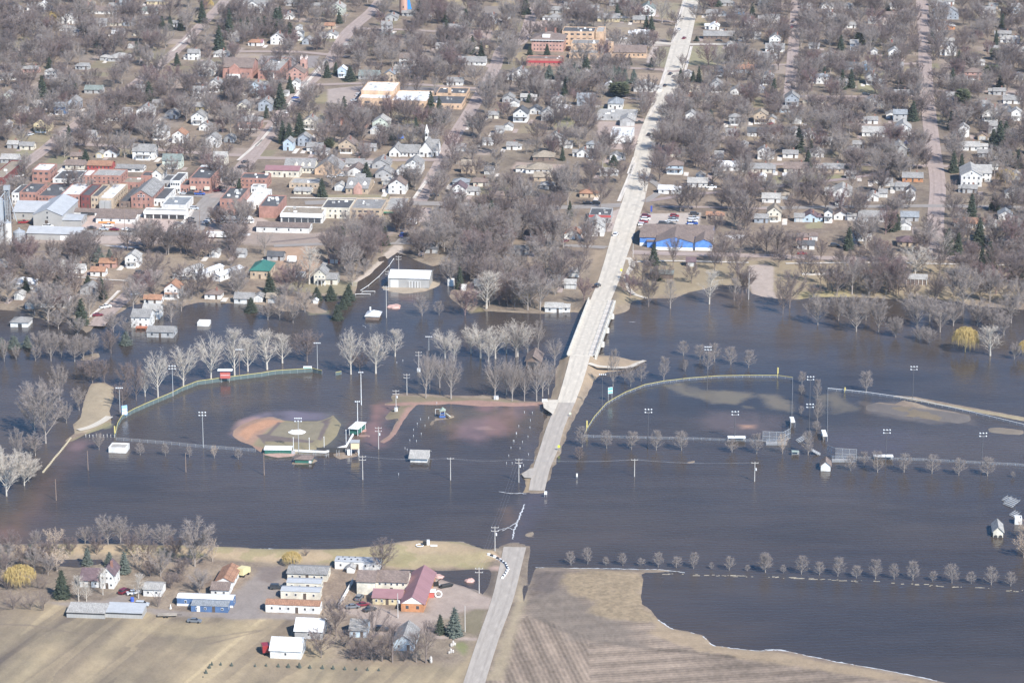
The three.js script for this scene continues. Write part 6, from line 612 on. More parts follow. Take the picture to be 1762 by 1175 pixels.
function fence(str, h, label, o = {}) { // a fence along the water line
  const q = densify(pts(str).map(([x, y]) => P(x, y, 0)), o.step || 3.2), g = thing('field_fence', label, 'fence', q[0]); const L = q.map((p) => p.clone().sub(q[0]));
  L.forEach((p, i) => { post(g, 'post', o.post || STEELP, p.clone().setY(-.6), .05, h + .65); if (!i) return; const a = L[i - 1], d = p.clone().sub(a), len = d.length(), mid = a.clone().lerp(p, .5), ry = Math.atan2(-d.z, d.x); const pa = mesh('panel', UNIT, o.panel || MESHM, g); pa.position.set(mid.x, -.5, mid.z); pa.scale.set(len, h + .45, .03); pa.rotation.y = ry; const r = mesh('top_rail', UNIT, o.rail || STEELP, g); r.position.set(mid.x, h - .02, mid.z); r.scale.set(len + .02, o.rw || .045, o.rd || .05); r.rotation.y = ry; }); return g; }
fence('J 775,716 790,645 820,595 900,550 1000,505 1160,437 1225,403 1330,362 1480,341 1762,306 K 130,291 380,275 445,292', 1.7, 'long curved baseball outfield fence with yellow top rail', { panel: SCREEN, rail: YEL, rw: .16, rd: .2 }); fence('K 538,298 575,292', 1.4, 'short loose piece of yellow topped fence beyond the gap', { panel: SCREEN, rail: YEL, rw: .16, rd: .2 }); fence('J 778,735 1100,760 1370,786 1720,812', 1.2, 'straight chain link foul fence of the drowned baseball field'); fence('L 492,705 510,668 560,590 640,500 680,475 770,425 900,375 1030,350 1200,330 1400,315 1560,312 M 0,312 105,312 205,326', 1.0, 'curved softball outfield fence with yellow top rail', { rail: YEL, rw: .14, rd: .18 }); fence('M 206,330 200,590', .9, 'chain link side fence of the first softball field'); fence('L 495,714 850,722 1280,732 1460,740 1690,745', .9, 'chain link foul fence below the first softball field'); fence('M 443,397 560,408 700,423 1030,470 1400,553 1762,640 1900,675', .9, 'white railed outfield fence of the second softball field', { rail: WHITE, rw: .12, rd: .16 }); fence('M 443,400 440,735', .9, 'chain link side fence of the second softball field'); fence('M 635,858 1085,872 1380,888 1762,908', .9, 'chain link foul fence below the second softball field');
// backstops
function backstop(str, h, label) { const q = pts(str).map(([x, y]) => P(x, y, 0)), g = thing('backstop', label, 'backstop', q[0]); for (let i = 1; i < q.length; i++) { const a = q[i - 1].clone().sub(q[0]), b = q[i].clone().sub(q[0]), d = b.clone().sub(a), n = Math.max(1, Math.round(d.length() / 2.4)), ry = Math.atan2(-d.z, d.x), mid = a.clone().lerp(b, .5); for (let k = 0; k <= n; k++) post(g, 'post', STEELP, a.clone().lerp(b, k / n).setY(-.5), .07, h + .5); for (const y of [.1, h * .5, h - .1]) { const r = mesh('rail', UNIT, STEELP, g); r.position.set(mid.x, y, mid.z); r.scale.set(d.length(), .1, .1); r.rotation.y = ry; } const pa = mesh('netting', UNIT, MESHM, g); pa.position.set(mid.x, 0, mid.z); pa.scale.set(d.length(), h, .03); pa.rotation.y = ry; } }
backstop('L 1695,742 M 140,748 190,720 190,640', 4.2, 'tall chain link backstop of the first softball field'); backstop('M 440,840 490,860 635,868', 4.4, 'tall chain link backstop of the second softball field');
function slabRoof(t, x0, x1, y, h, d, m, label, under = STEELP, name = 'dugout') { const a = gt(t, x0, y), b = gt(t, x1, y), w = b.x - a.x, g = thing(name, label, 'dugout', a.clone().lerp(b, .5), 0); mesh('roof', bx(w, .18, d, 0, h, -d / 2), m, g); mesh('back_wall', bx(w * .96, h, .12, 0, 0, -d + .2), under, g); for (const k of [-1, 1]) for (const z of [-.2, -d + .3]) post(g, 'post', STEELP, V3(k * w * .47, -.3, z), .07, h + .3); mesh('bench', bx(w * .8, .4, .4, 0, .1, -d + .7), STEELP, g); return g; }
slabRoof('L', 1460, 1580, 745, 1.5, 2.6, WHITE, 'white roofed dugout beside the first softball backstop'); slabRoof('M', 752, 885, 872, 1.5, 2.6, WHITE, 'white roofed dugout beside the second softball backstop'); slabRoof('M', 194, 222, 650, 2.2, 7, WHITE, 'white roofed dugout standing end on beside the first softball field'); slabRoof('M', 411, 440, 745, 2.2, 8, WHITE, 'white roofed dugout standing end on beside the second softball field'); slabRoof('M', 200, 250, 838, 1.4, 2, flat('green_metal', .32, .38, .34), 'small grey-green roofed shelter between the backstops');
{ const a = gt('K', 58, 826), b = gt('K', 235, 826), w = b.x - a.x, g = thing('dugout', 'green walled dugout with white roof beside the baseball infield', 'dugout', a.clone().lerp(b, .5), -.03); mesh('wall', bx(w, 1.6, 4, 0, 0, -2), DKG, g); mesh('roof', bx(w + .6, .2, 5, 0, 1.6, -2.2), WHITE, g); mesh('opening_shade', bx(w * .9, .7, .1, 0, .7, -4.02), CANOPY, g); mesh('gate', bx(1.4, 1.4, .1, w / 2 + .9, 0, -.2), STEELP, g); }
{ const a = gt('K', 630, 700), b = gt('K', 690, 700), w = b.x - a.x, g = thing('dugout', 'raised green dugout with white roof and posts above the flood', 'dugout', a.clone().lerp(b, .5), -.3); mesh('wall', bx(w, 2.2, 8, 0, .4, -4), DKG, g); mesh('roof', bx(w + .8, .2, 9.5, 0, 2.7, -4), WHITE, g); for (const k of [-1, 1]) for (const z of [.4, -4, -8.4]) post(g, 'post', WHITE, V3(k * w * .5, -.4, z), .09, 3.1); }
bld('concession_stand', 'small green building with brown roof on a red dirt mound behind the backstop', 'stand', 'K', [[262, 375, 888, 28, 0, 'h', mats.dugout_green, 'b', { d: 5, h: 1.7, rise: .7, win: 0, door: false, side: false, more: (g, x, z, w) => box(g, 'shutter', FRAME, 1, 1.2, .12, x + w * .42, .1, z) }]]);
{ const q = pts('K 255,812 470,822 610,782 655,705').map(([x, y], i) => P(x, y, 0)); const g = thing('grandstand', 'low white walled grandstand with steel trestles and tan scorer box', 'grandstand', q[0]); const L = q.map((p) => p.clone().sub(q[0])); for (let i = 1; i < L.length; i++) { const a = L[i - 1], b = L[i], d = b.clone().sub(a), mid = a.clone().lerp(b, .5), o = mesh('white_wall', UNIT, WHITE, g); o.position.set(mid.x, .1 + i * .05, mid.z); o.scale.set(d.length() + .1, .75, .5); o.rotation.y = Math.atan2(-d.z, d.x); }
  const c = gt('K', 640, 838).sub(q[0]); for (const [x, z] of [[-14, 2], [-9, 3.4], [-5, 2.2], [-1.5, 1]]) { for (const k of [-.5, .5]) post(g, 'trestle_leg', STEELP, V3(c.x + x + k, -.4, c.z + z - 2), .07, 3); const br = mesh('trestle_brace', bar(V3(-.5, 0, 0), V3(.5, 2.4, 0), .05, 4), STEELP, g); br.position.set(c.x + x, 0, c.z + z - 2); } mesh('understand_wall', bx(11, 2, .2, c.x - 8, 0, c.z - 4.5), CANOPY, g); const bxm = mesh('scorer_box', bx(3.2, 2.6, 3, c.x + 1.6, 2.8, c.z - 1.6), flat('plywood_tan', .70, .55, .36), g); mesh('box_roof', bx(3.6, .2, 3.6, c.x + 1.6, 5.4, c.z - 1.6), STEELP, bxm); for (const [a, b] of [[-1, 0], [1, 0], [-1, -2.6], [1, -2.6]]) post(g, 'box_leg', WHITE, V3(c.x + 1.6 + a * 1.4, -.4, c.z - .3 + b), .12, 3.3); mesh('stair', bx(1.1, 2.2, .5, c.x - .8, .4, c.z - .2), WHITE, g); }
{ const t = gt('K', 277, 680), g = thing('pitcher_tarp', 'white tarpaulin covering the pitcher mound', 'tarpaulin', t); const s = new THREE.SphereGeometry(1, 12, 6, 0, 6.284, 0, 1.57); s.scale(3.4, .6, 3); mesh('sheet', s, WHITE, g); for (let k = 0; k < 6; k++) mesh('weight', bx(.5, .3, .5, Math.cos(k) * 3.2, 0, Math.sin(k) * 2.8), WHITE, g); }
for (const [x, y] of [[253, 812], [360, 815], [460, 808], [608, 760]]) { const p = gt('K', x, y), g = thing('net_pole', 'thin white safety net pole behind home plate', 'pole', p, 0, 'net poles behind home plate'); post(g, 'shaft', WHITE, V3(0, -.4, 0), .1, 6.2); mesh('cap', bx(.3, .2, .3, 0, 5.7, 0), WHITE, g); }
// stadium lights
function lightPole(t, x, y, hz, label, n = 5, m = STEELP, span = 2.6) { const [p, H] = sizeOf(t, x, y, hz, 10), g = thing('stadium_light', label, 'light pole', p, 0, 'stadium lights'); const s = mesh('shaft', cyl(.16, .1, H + .4, 8, 0, -.4, 0), m, g); for (const yy of n > 4 ? [H - .3, H - 1.5] : [H - .3]) mesh('crossbar', bx(span, .14, .14, 0, yy, 0), STEELP, g); for (let k = 0; k < n; k++) { const row = n > 4 && k >= Math.ceil(n / 2), c = row ? n - Math.ceil(n / 2) : Math.min(n, Math.ceil(n / 2) + (n > 4 ? 0 : n)), i = row ? k - Math.ceil(n / 2) : k, o = mesh('lamp', cached('lmp', () => { const q = cyl(.33, .2, .42, 10); q.rotateX(1.1); return q; }), LAMP, g); o.position.set((c > 1 ? i / (c - 1) - .5 : 0) * span * .92, row ? H - 1.3 : H - .1, .25); } return g; }
lightPole('J', 1367, 780, 235, 'stadium light pole beside the baseball foul fence', 6); lightPole('J', 1163, 437, 205, 'stadium light pole behind the outfield among pale cottonwoods', 6); lightPole('J', 806, 548, 168, 'stadium light pole behind the blue and white sign', 4); lightPole('J', 1612, 322, 200, 'stadium light pole beside the red scoreboard', 4, WOODP); lightPole('K', 415, 268, 190, 'stadium light pole behind the cyan sign', 4); lightPole('K', 710, 497, 222, 'tall white light pole in the flood, back one of two', 3, WHITE, 1.6); lightPole('K', 687, 700, 228, 'tall white light pole in the flood, beside the raised dugout', 3, WHITE, 1.6); lightPole('K', 288, 815, 230, 'stadium light pole directly behind the infield', 7); lightPole('K', 1166, 130, 95, 'light pole rising among the campground cottonwoods', 4); lightPole('L', 612, 525, 235, 'dark light pole beside the teal and white sign', 4, flat('dark_steel', .10, .10, .11)); lightPole('L', 920, 785, 260, 'dark light pole in the softball tree row', 5, mats.dark_steel); lightPole('L', 1505, 735, 195, 'dark light pole above the first softball dugout', 5, mats.dark_steel); lightPole('L', 1320, 400, 295, 'dark light pole among round young trees beyond the softball fence', 7, mats.dark_steel); lightPole('M', 320, 510, 205, 'dark light pole between the softball fields, farther of two', 5, mats.dark_steel); lightPole('M', 316, 705, 215, 'dark light pole between the softball fields, nearer of two'.replace('nearer of two', 'beside the bleachers'), 5, mats.dark_steel); lightPole('M', 1015, 457, 220, 'dark light pole on the outer fence of the second softball field', 5, mats.dark_steel); lightPole('M', 832, 910, 247, 'dark light pole above the second softball dugout', 5, mats.dark_steel); lightPole('M', 1478, 950, 265, 'dark light pole at the far end of the second softball tree row', 5, mats.dark_steel);
// utility poles and wires
const poleTops = {};
function utility(key, t, x, y, hz, label, arms = 2, m = PALEP, can = false) { const [p, H] = sizeOf(t, x, y, hz, 10), g = thing('utility_pole', label, 'utility pole', p, 0, 'utility poles'); mesh('shaft', cyl(.17, .11, H + .5, 7, 0, -.5, 0), m, g); for (let k = 0; k < arms; k++) { const a = mesh('crossarm', bx(2.6, .14, .12, 0, H - .5 - k * 1.3, .15), m, g); for (const i of [-1, 1]) mesh('insulator', cyl(.07, .07, .25, 6, i * 1.2, H - .36 - k * 1.3, .15), WHITE, a); } if (can) mesh('transformer', cyl(.32, .32, .9, 10, .42, H - 3.4, .1), LAMP, g); poleTops[key] = p.clone().setY(p.y + H - .35); return g; }
utility('a', 'K', 720, 1000, 162, 'utility pole in open water below the grandstand', 2); utility('b', 'K', 1312, 1003, 152, 'utility pole in open water beyond the drowned restroom', 1); utility('c', 'L', 50, 1018, 160, 'utility pole in the flood beside the road apron', 2, PALEP, true); utility('d', 'L', 830, 980, 120, 'utility pole in the flood below the first softball field', 1); utility('e', 'L', 1640, 1012, 132, 'guyed utility pole in the flood below the dugouts', 1, PALEP, true); utility('f', 'K', 827, 793, 148, 'utility pole with transformer at the bend of the red path', 2, PALEP, true); utility('g', 'K', 945, 540, 145, 'utility pole with white box on the olive bank', 2, PALEP, true); utility('h', 'K', 1018, 428, 142, 'utility pole behind the olive bank', 2); utility('i', 'K', 1098, 268, 132, 'utility pole with white cabinet among the cottonwoods', 2); utility('j', 'V', 1612, 303, 163, 'utility pole with transformers at the end of the grass dike', 2, PALEP, true); utility('k', 'V', 1505, 590, 172, 'utility pole beside the muddy ditch', 2); utility('l', 'V', 1410, 852, 176, 'plain pole beside the large blue spruce', 0); utility('m', 'V', 957, 757, 165, 'yard lamp pole in front of the orange-walled house', 0, PALEP, true); utility('n', 'F', 880, 1045, 215, 'tall utility pole in the flood beside the pink sand heap', 2); utility('o', 'F', 893, 842, 115, 'utility pole at the corner of the white warehouse', 2); utility('p', 'F', 963, 742, 115, 'utility pole behind the white warehouse', 2); utility('q', 'J', 590, 935, 130, 'brown wooden pole beside the drowned road', 0, WOODP); utility('r', 'J', 1250, 950, 130, 'brown wooden pole below the baseball foul fence', 0, WOODP); utility('s', 'J', 375, 1140, 145, 'brown wooden pole standing in open water', 0, WOODP); utility('t', 'K', 55, 970, 150, 'brown wooden pole below the green dugout', 0, WOODP); utility('u', 'E', 1345, 470, 150, 'utility pole at the downtown street corner', 1, WOODP); utility('v', 'G', 820, 638, 95, 'street pole beside the blue-walled store', 0); utility('w', 'G', 905, 310, 120, 'utility pole at the main street crossing', 1, WOODP); utility('x', 'E', 838, 460, 170, 'utility pole among the cars along the railway', 1, WOODP); utility('y', 'F', 945, 465, 110, 'utility pole beside the cross street lot', 1, WOODP); utility('z', 'G', 1600, 922, 180, 'plain grey pole beside the boat ramp', 0);
const WIRE = flat('wire', .35, .36, .38, .5); function wire(a, b, label) { for (const o of [-1.1, 0, 1.1]) { const p = poleTops[a].clone().add(V3(o, .1, 0)), q = poleTops[b].clone().add(V3(o, .1, 0)), c = new THREE.QuadraticBezierCurve3(p, p.clone().lerp(q, .5).add(V3(0, -1.6 - Math.abs(o) * .2, 0)), q); top('power_line', new THREE.TubeGeometry(c, 14, .012, 3), WIRE, label, 'wire', 'power lines over the flood'); } }
wire('a', 'b', 'thin power line from the grandstand pole to the restroom pole'); wire('b', 'c', 'thin power line from the restroom pole to the road apron pole'); wire('c', 'd', 'thin power line crossing the road to the softball side'); wire('d', 'e', 'thin power line below the softball fields'); wire('j', 'k', 'thin power line over the grass dike'); wire('c', 'j', 'thin power line following the drowned road');
// signs
function sign(t, x0, x1, y0, y1, yb, label, face, bars = []) { const a = gt(t, x0, yb), s = pxm(a) * ZOOM, w = (x1 - x0) / s, k = s * Math.cos(dep(a)), H = (yb - y0) / k, h = (y1 - y0) / k, g = thing('sign_board', label, 'sign', gt(t, (x0 + x1) / 2, yb), 0); const b = mesh('board', bx(w, h, .18, 0, H - h, 0), face, g); for (const [yy, hh, m] of bars) mesh('stripe', bx(w * .9, h * hh, .04, 0, H - h + h * yy, .11), m, b); for (const q of [-.4, .4]) post(g, 'post', STEELP, V3(q * w, -.4, -.15), .08, H + .3); return g; }
const CY = flat('sign_cyan', .06, .45, .65), BL = flat('sign_blue', .30, .50, .75), TEAL = flat('sign_teal', .12, .45, .45), REDS = flat('sign_red', .48, .12, .10);
sign('J', 818, 857, 500, 565, 585, 'blue and white sponsor sign at the bend of the outfield fence', BL, [[.1, .3, WHITE], [.55, .12, WHITE]]).rotation.y = .5; { const g = sign('J', 1482, 1550, 275, 318, 345, 'red scoreboard with white roof behind the outfield fence', REDS, [[.48, .06, WHITE]]); mesh('roof', bx(6.2, .3, 2.4, 0, 5.2, -.4), WHITE, g); } sign('K', 320, 377, 235, 253, 275, 'cyan and white sign board on the outfield fence', WHITE, [[.05, .45, CY]]); sign('L', 650, 683, 378, 420, 472, 'teal and white sign on two posts beside the softball fence', WHITE, [[.55, .4, TEAL], [.08, .25, TEAL]]).rotation.y = .35; sign('G', 938, 950, 290, 330, 342, 'tall narrow blue store sign at the parking lot entrance', flat('sign_navy', .04, .07, .32)); sign('L', 222, 240, 1078, 1100, 1118, 'white road sign in the flood at the end of the road', WHITE); sign('L', 312, 328, 768, 784, 805, 'yellow-green warning sign beside the road', flat('sign_lime', .62, .75, .06)); sign('L', 390, 403, 548, 560, 575, 'small pale road sign on the road shoulder', flat('sign_pale', .6, .68, .5)); sign('G', 735, 747, 715, 730, 745, 'small yellow sign beside the curved riverside path', flat('sign_yellow', .8, .68, .05)); sign('L', 437, 447, 958, 980, 990, 'small white marker standing in the flood below the tree row', WHITE);
for (const [t, x, y0, y1, l] of [['L', 506, 600, 675, 'yellow foul pole at the near corner of the first softball fence'.replace('near', 'road side')], ['M', 102, 243, 312, 'yellow foul pole at the outer end of the first softball fence'], ['M', 555, 377, 412, 'white foul pole of the second softball field'], ['J', 768, 637, 715, 'pale foul pole at the corner of the baseball fence']]) { const [p, H] = sizeOf(t, x, y1, y1 - y0, 10), g = thing('foul_pole', l, 'pole', p); mesh('shaft', cyl(.09, .09, H + .4, 7, 0, -.4, 0), YEL, g); mesh('wing', bx(.45, H * .6, .04, .26, H * .38, 0), YEL, g); }
// white camp site posts
{ let t = 'K'; for (const k of 'K 1110,600 1088,630 1165,590 1063,670 1062,712 1038,742 1083,746 1115,698 1005,795 1020,806 1140,642 962,970 990,204 950,218 1220,490 1735,745 1720,792 1705,845 1690,895 1755,695 685,815 L 35,694 50,645 88,552 142,556 128,606 112,716 75,752 125,655 18,746 5,896 58,796 115,836 82,910'.split(' ')) { if (/^[A-Z]$/.test(k)) { t = k; continue; } const [x, y] = k.split(',').map(Number), g = thing('camp_post', 'white camp site hookup post standing in the flood', 'post', gt(t, x, y), 0, 'camp site posts'); mesh('shaft', bx(.1, 1.0, .1, 0, -.2, 0), LAMP, g); mesh('outlet_box', bx(.18, .24, .16, 0, .6, 0), LAMP, g); } }
// white cabinets, gate, playground, barriers
for (const [t, x, y, l, w, h] of [['K', 945, 540, 'white electrical cabinets at the foot of the bank pole', 1.2, 1.6], ['K', 1098, 272, 'white electrical cabinet on the cottonwood pole foot', 1.4, 1.4], ['K', 1620, 458, 'white concrete picnic block beside a cottonwood', 1.8, 1.4]]) { const g = thing('cabinet', l, 'cabinet', gt(t, x, y)); mesh('body', bx(w, h, .9), WHITE, g); mesh('door', bx(w * .4, h * .8, .05, -w * .2, .1, .46), STEELP, g); mesh('lid', bx(w + .15, .1, 1.05, 0, h, 0), STEELP, g); }
{ const g = thing('road_barricade', 'white folding barricade across the side drive', 'barricade', gt('L', 224, 505)); g.position.y += 1.6; for (const k of [-1, 1]) mesh('leg', bx(.12, 1.5, .5, k * .9, 0, 0), WHITE, g); for (const y of [.5, 1.1]) mesh('board', bx(2.2, .35, .1, 0, y, .1), WHITE, g); }
{ const g = thing('playground_slide', 'white and green playground slide with blue deck on a sandy islet', 'playground', gt('K', 1275, 580)); mesh('deck', bx(2, .2, 2, -1, 1.6, 0), flat('play_blue', .07, .13, .33), g); for (const [a, b] of [[-1.9, -.9], [-1.9, .9], [-.1, -.9], [-.1, .9]]) post(g, 'post', flat('play_cream', .7, .72, .6), V3(a, -.2, b), .08, 3.2); const s = mesh('slide', bx(1, .15, 4.4), flat('play_cream', .7, .72, .6), g); s.position.set(1.2, 1, 0); s.rotation.set(0, .4, -.5); mesh('roof', prism([[-1.3, 0], [1.3, 0], [0, 1]], 2.4), flat('play_green', .36, .42, .34), g).position.set(-1, 3, 0); mesh('panel', bx(2.4, 1, .1, -1, .2, 1.2), flat('play_blue', .07, .13, .33), g); const w = thing('swing_frame', 'small white swing frame beside the playground slide', 'playground', gt('K', 1232, 560)); for (const k of [-1, 1]) for (const z of [-.6, .6]) mesh('leg', bar(V3(k * 1.3, 0, z), V3(k * 1.3, 2.2, 0), .06), WHITE, w); mesh('beam', bar(V3(-1.4, 2.2, 0), V3(1.4, 2.2, 0), .07), WHITE, w); }
{ const q = densify(pts('V 1570,335 1610,350 1650,372 1685,400 1700,430 1685,460 1662,492').map(([x, y]) => gp(x, y)), 1.15); q.forEach((p, i) => { const g = thing('barrier_block', i % 2 ? 'dark block in the curved flood barrier row at the road' : 'white block in the curved flood barrier row at the road', 'barrier', p, 0, 'curved flood barrier'); const d = q[Math.min(q.length - 1, i + 1)].clone().sub(q[Math.max(0, i - 1)]); g.rotation.y = Math.atan2(-d.z, d.x); mesh('block', bx(1.05, .75, .55), i % 2 ? flat('barrier_dark', .06, .06, .07) : WHITE, g); mesh('foot', bx(1.0, .18, .85), WHITE, g); }); }
{ const q = densify(pts('J 472,722 440,765 400,815 360,860 330,900 300,935 288,950').map(([x, y]) => P(x, y, 0)), 1.7); q.forEach((p, i) => { const g = thing('road_marker', 'low marker block in the line along the drowned road', 'marker', p, 0, 'markers along the drowned road'); mesh('block', bx(.7, .5, .6, 0, -.1, 0), flat('marker_tan', .55, .47, .33), g); mesh('stake', bx(.1, .9, .1, 0, 0, 0), flat('marker_dark', .08, .07, .06), g); }); for (let k = 0; k < 9; k++) { const p = gt('J', 575 + k * 24, 712 + (k % 3) * 2), g = thing('bollard', 'short post in the row closing the drowned road', 'post', p, 0, 'posts closing the drowned road'); mesh('shaft', cyl(.12, .12, 1.3, 6, 0, -.3, 0), PALEP, g); mesh('cap', cyl(.14, .1, .12, 6, 0, 1, 0), WHITE, g); } }
{ const g = thing('guard_rail', 'white guard rail leading along the gravel landing into the flood', 'guard rail', gt('F', 705, 866)); const o = g.position, q = pts('F 705,866 760,830 830,770 900,695 930,650').map(([x, y]) => P(x, y, .3).sub(o)); for (let i = 1; i < q.length; i++) { mesh('beam', bar(q[i - 1].clone().setY(.7), q[i].clone().setY(.7), .13, 5), WHITE, g); mesh('post', bx(.14, 1, .14, q[i].x, -.2, q[i].z), WHITE, g); } for (const [a, b, l] of [['F 670,886 770,884', .6, 'white pipe barrier across the flooded landing, first'], ['F 715,868 802,867', .6, 'white pipe barrier across the flooded landing, second']]) { const p = pts(a).map(([x, y]) => P(x, y, .5)), h = thing('pipe_barrier', l, 'barrier', p[0].clone().setY(0)); mesh('pipe', bar(V3(0, b, 0), p[1].clone().sub(p[0]).setY(b), .12), WHITE, h); for (const k of [0, 1]) mesh('post', bx(.15, 1.1, .15, (p[1].x - p[0].x) * k, -.3, (p[1].z - p[0].z) * k), WHITE, h); } }
function heap(t, x, y, wz, h, m, label, nm = 'sand_heap') { const p = gt(t, x, y), w = wz / (pxm(p) * ZOOM), R = rngOf(x), s = new THREE.SphereGeometry(1, 18, 8, 0, 6.2832, 0, 1.7), q = s.attributes.position; for (let i = 0; i < q.count; i++) { const f = 1 + (fbm(q.getX(i) * 2 + x, q.getZ(i) * 2, 2) - .5) * .7; q.setXYZ(i, q.getX(i) * f * w / 2, q.getY(i) * f * h, q.getZ(i) * f * w / 2.2); } s.computeVertexNormals(); const g = thing(nm, label, 'heap', p); mesh('mound', s, m, g); mesh('spill', bx(w * .5, .12, w * .4, w * .2, 0, w * .3), m, g); return g; }
const PSAND = mat('pink_sand', .60, .38, .33, 1); heap('F', 930, 972, 95, 1.2, PSAND, 'pink sand heap rising from the flood beside the tall pole'); heap('V', 1440, 510, 60, 1.2, PSAND, 'pink gravel heap beside the muddy ditch'); heap('K', 718, 670, 50, .5, mat('red_dirt', .5, .27, .22, 1), 'low red dirt mound beside the raised dugout'); heap('G', 700, 985, 50, 1.0, mat('pink_riprap', .62, .47, .42, 1), 'pink riprap heap at the bridge end'); heap('V', 1230, 480, 70, .8, PSAND, 'pink gravel spread behind the orange-walled house');
// bleachers
function bleacher(t, x, y, w, rows, turn, label) { const g = thing('bleacher', label, 'bleacher', gt(t, x, y), turn); for (let k = 0; k < rows; k++) { mesh('seat', bx(w, .1, .4, 0, .4 + k * .38, -k * .75), STEELP, g); mesh('footboard', bx(w, .08, .4, 0, .1 + k * .38, -k * .75 + .4), STEELP, g); } for (const k of [-.45, 0, .45]) mesh('frame', bar(V3(k * w, -.2, .3), V3(k * w, .4 + rows * .38, -rows * .75), .06), STEELP, g); mesh('guard', bx(w, .9, .06, 0, .4 + rows * .38, -rows * .75), MESHM, g); }
bleacher('M', 245, 742, 3.6, 4, -1.3, 'aluminium bleacher beside the first softball backstop'); bleacher('M', 382, 830, 2.6, 4, 1.4, 'white aluminium bleacher drifting beside the brown roofed shed'); bleacher('M', 95, 765, 8, 2, 0, 'low bleacher under the first softball backstop'); bleacher('M', 550, 880, 9, 2, 0, 'low bleacher under the second softball backstop'); bleacher('M', 1640, 1145, 3.4, 3, -1.1, 'floating aluminium bleacher near the flooded tan shed, first of three'); bleacher('X', 1660, 0, 5, 5, -1.0, 'floating aluminium bleacher near the flooded tan shed, largest of three'); bleacher('X', 1690, 70, 3.2, 3, -1.1, 'floating aluminium bleacher near the flooded tan shed, last of three');
// vehicles
const CAR = (() => { const side = (pr, w) => { const s = new THREE.Shape(pr.map((a) => new THREE.Vector2(a[0], a[1]))), g = new THREE.ExtrudeGeometry(s, { depth: w - .16, bevelEnabled: true, bevelSize: .07, bevelThickness: .08, bevelSegments: 1 }); g.translate(0, 0, -w / 2 + .08); g.computeVertexNormals(); return plain(g); };
  const wheel = cyl(.33, .33, .24, 12); wheel.rotateX(Math.PI / 2); const hub = cyl(.19, .19, .26, 8); hub.rotateX(Math.PI / 2);
  return { wheel, hub, sedan: [side([[-2.3, .32], [2.3, .32], [2.32, .68], [1.3, .92], [-1.7, .98], [-2.3, .9]], 1.78), side([[-1.6, .95], [1.15, .92], [.45, 1.36], [-.95, 1.38]], 1.5), side([[-.95, 1.38], [.42, 1.36], [.38, 1.42], [-.9, 1.44]], 1.4), 2.3], suv: [side([[-2.3, .38], [2.3, .38], [2.32, .85], [1.4, 1.05], [-2.3, 1.08]], 1.9), side([[-2.2, 1.06], [1.3, 1.04], [.65, 1.62], [-2.0, 1.66]], 1.66), side([[-2.0, 1.66], [.6, 1.62], [.55, 1.7], [-1.95, 1.74]], 1.6), 2.3], pickup: [side([[-2.8, .42], [2.7, .42], [2.7, .95], [1.6, 1.08], [-2.8, 1.1]], 1.95), side([[-.55, 1.08], [1.4, 1.06], [.8, 1.68], [-.35, 1.7]], 1.7), side([[-.35, 1.7], [.78, 1.68], [.7, 1.76], [-.3, 1.78]], 1.6), 2.7] }; })();
const CC = { white: [.78, .78, .77], silver: [.5, .52, .54], dark: [.045, .05, .055], grey: [.16, .17, .185], red: [.30, .03, .035], maroon: [.17, .02, .035], blue: [.04, .10, .36], yellow: [.72, .62, .32] }; const carM = (c) => mats['paint_' + c] ??= new THREE.MeshPhysicalMaterial({ name: 'paint_' + c, color: new THREE.Color().setRGB(...CC[c]), roughness: .35, clearcoat: .6, clearcoatRoughness: .15 }); const CGL = flat('car_glass', .03, .035, .045, .1), HLM = flat('headlight', .75, .75, .7, .2), TLM = flat('tail_light', .4, .02, .02, .3);
function car(t, x, y, color, type, deg, where) { const p = gt(t, x, y), [b, c, r, L] = CAR[type]; const nm = { sedan: 'car', suv: 'sport utility vehicle', pickup: 'pickup truck' }[type], g = thing(type === 'pickup' ? 'pickup_truck' : 'parked_car', `${color} ${nm} ${where}`, type === 'pickup' ? 'pickup' : 'car', p.clone().setY(p.y + (ROADS.some((l) => nearLine(l, p.x, p.z)[0] < l[0][3] / 2) ? .12 : .02)), deg * RAD - ALPHA, 'vehicles'); mesh('body', b, carM(color), g); mesh('windows', c, CGL, g); mesh('roof', r, carM(color), g); for (const k of [-1, 1]) for (const z of [-1, 1]) { const w = mesh('wheel', CAR.wheel, BLACK, g); w.position.set(k * L * .62, .33, z * .8); } for (const z of [-.6, .6]) { const h = mesh('headlight', UNIT, HLM, g); h.position.set(L + .03, .62, z); h.scale.set(.08, .16, .34); const q = mesh('tail_light', UNIT, TLM, g); q.position.set(-L - .05, .7, z); q.scale.set(.06, .16, .3); } if (type === 'pickup') mesh('bed', cached('bed', () => bx(1.9, .05, 1.6, -1.75, 1.12, 0)), BLACK, g); return g; }
const carList = (t, where, str) => { for (const e of str.trim().split(/\s+/)) { const m = e.match(/^(-?\d+),(-?\d+)(\w+?)([SVP])(-?\d+)$/); car(t, +m[1], +m[2], m[3], { S: 'sedan', V: 'suv', P: 'pickup' }[m[4]], +m[5], where); } };
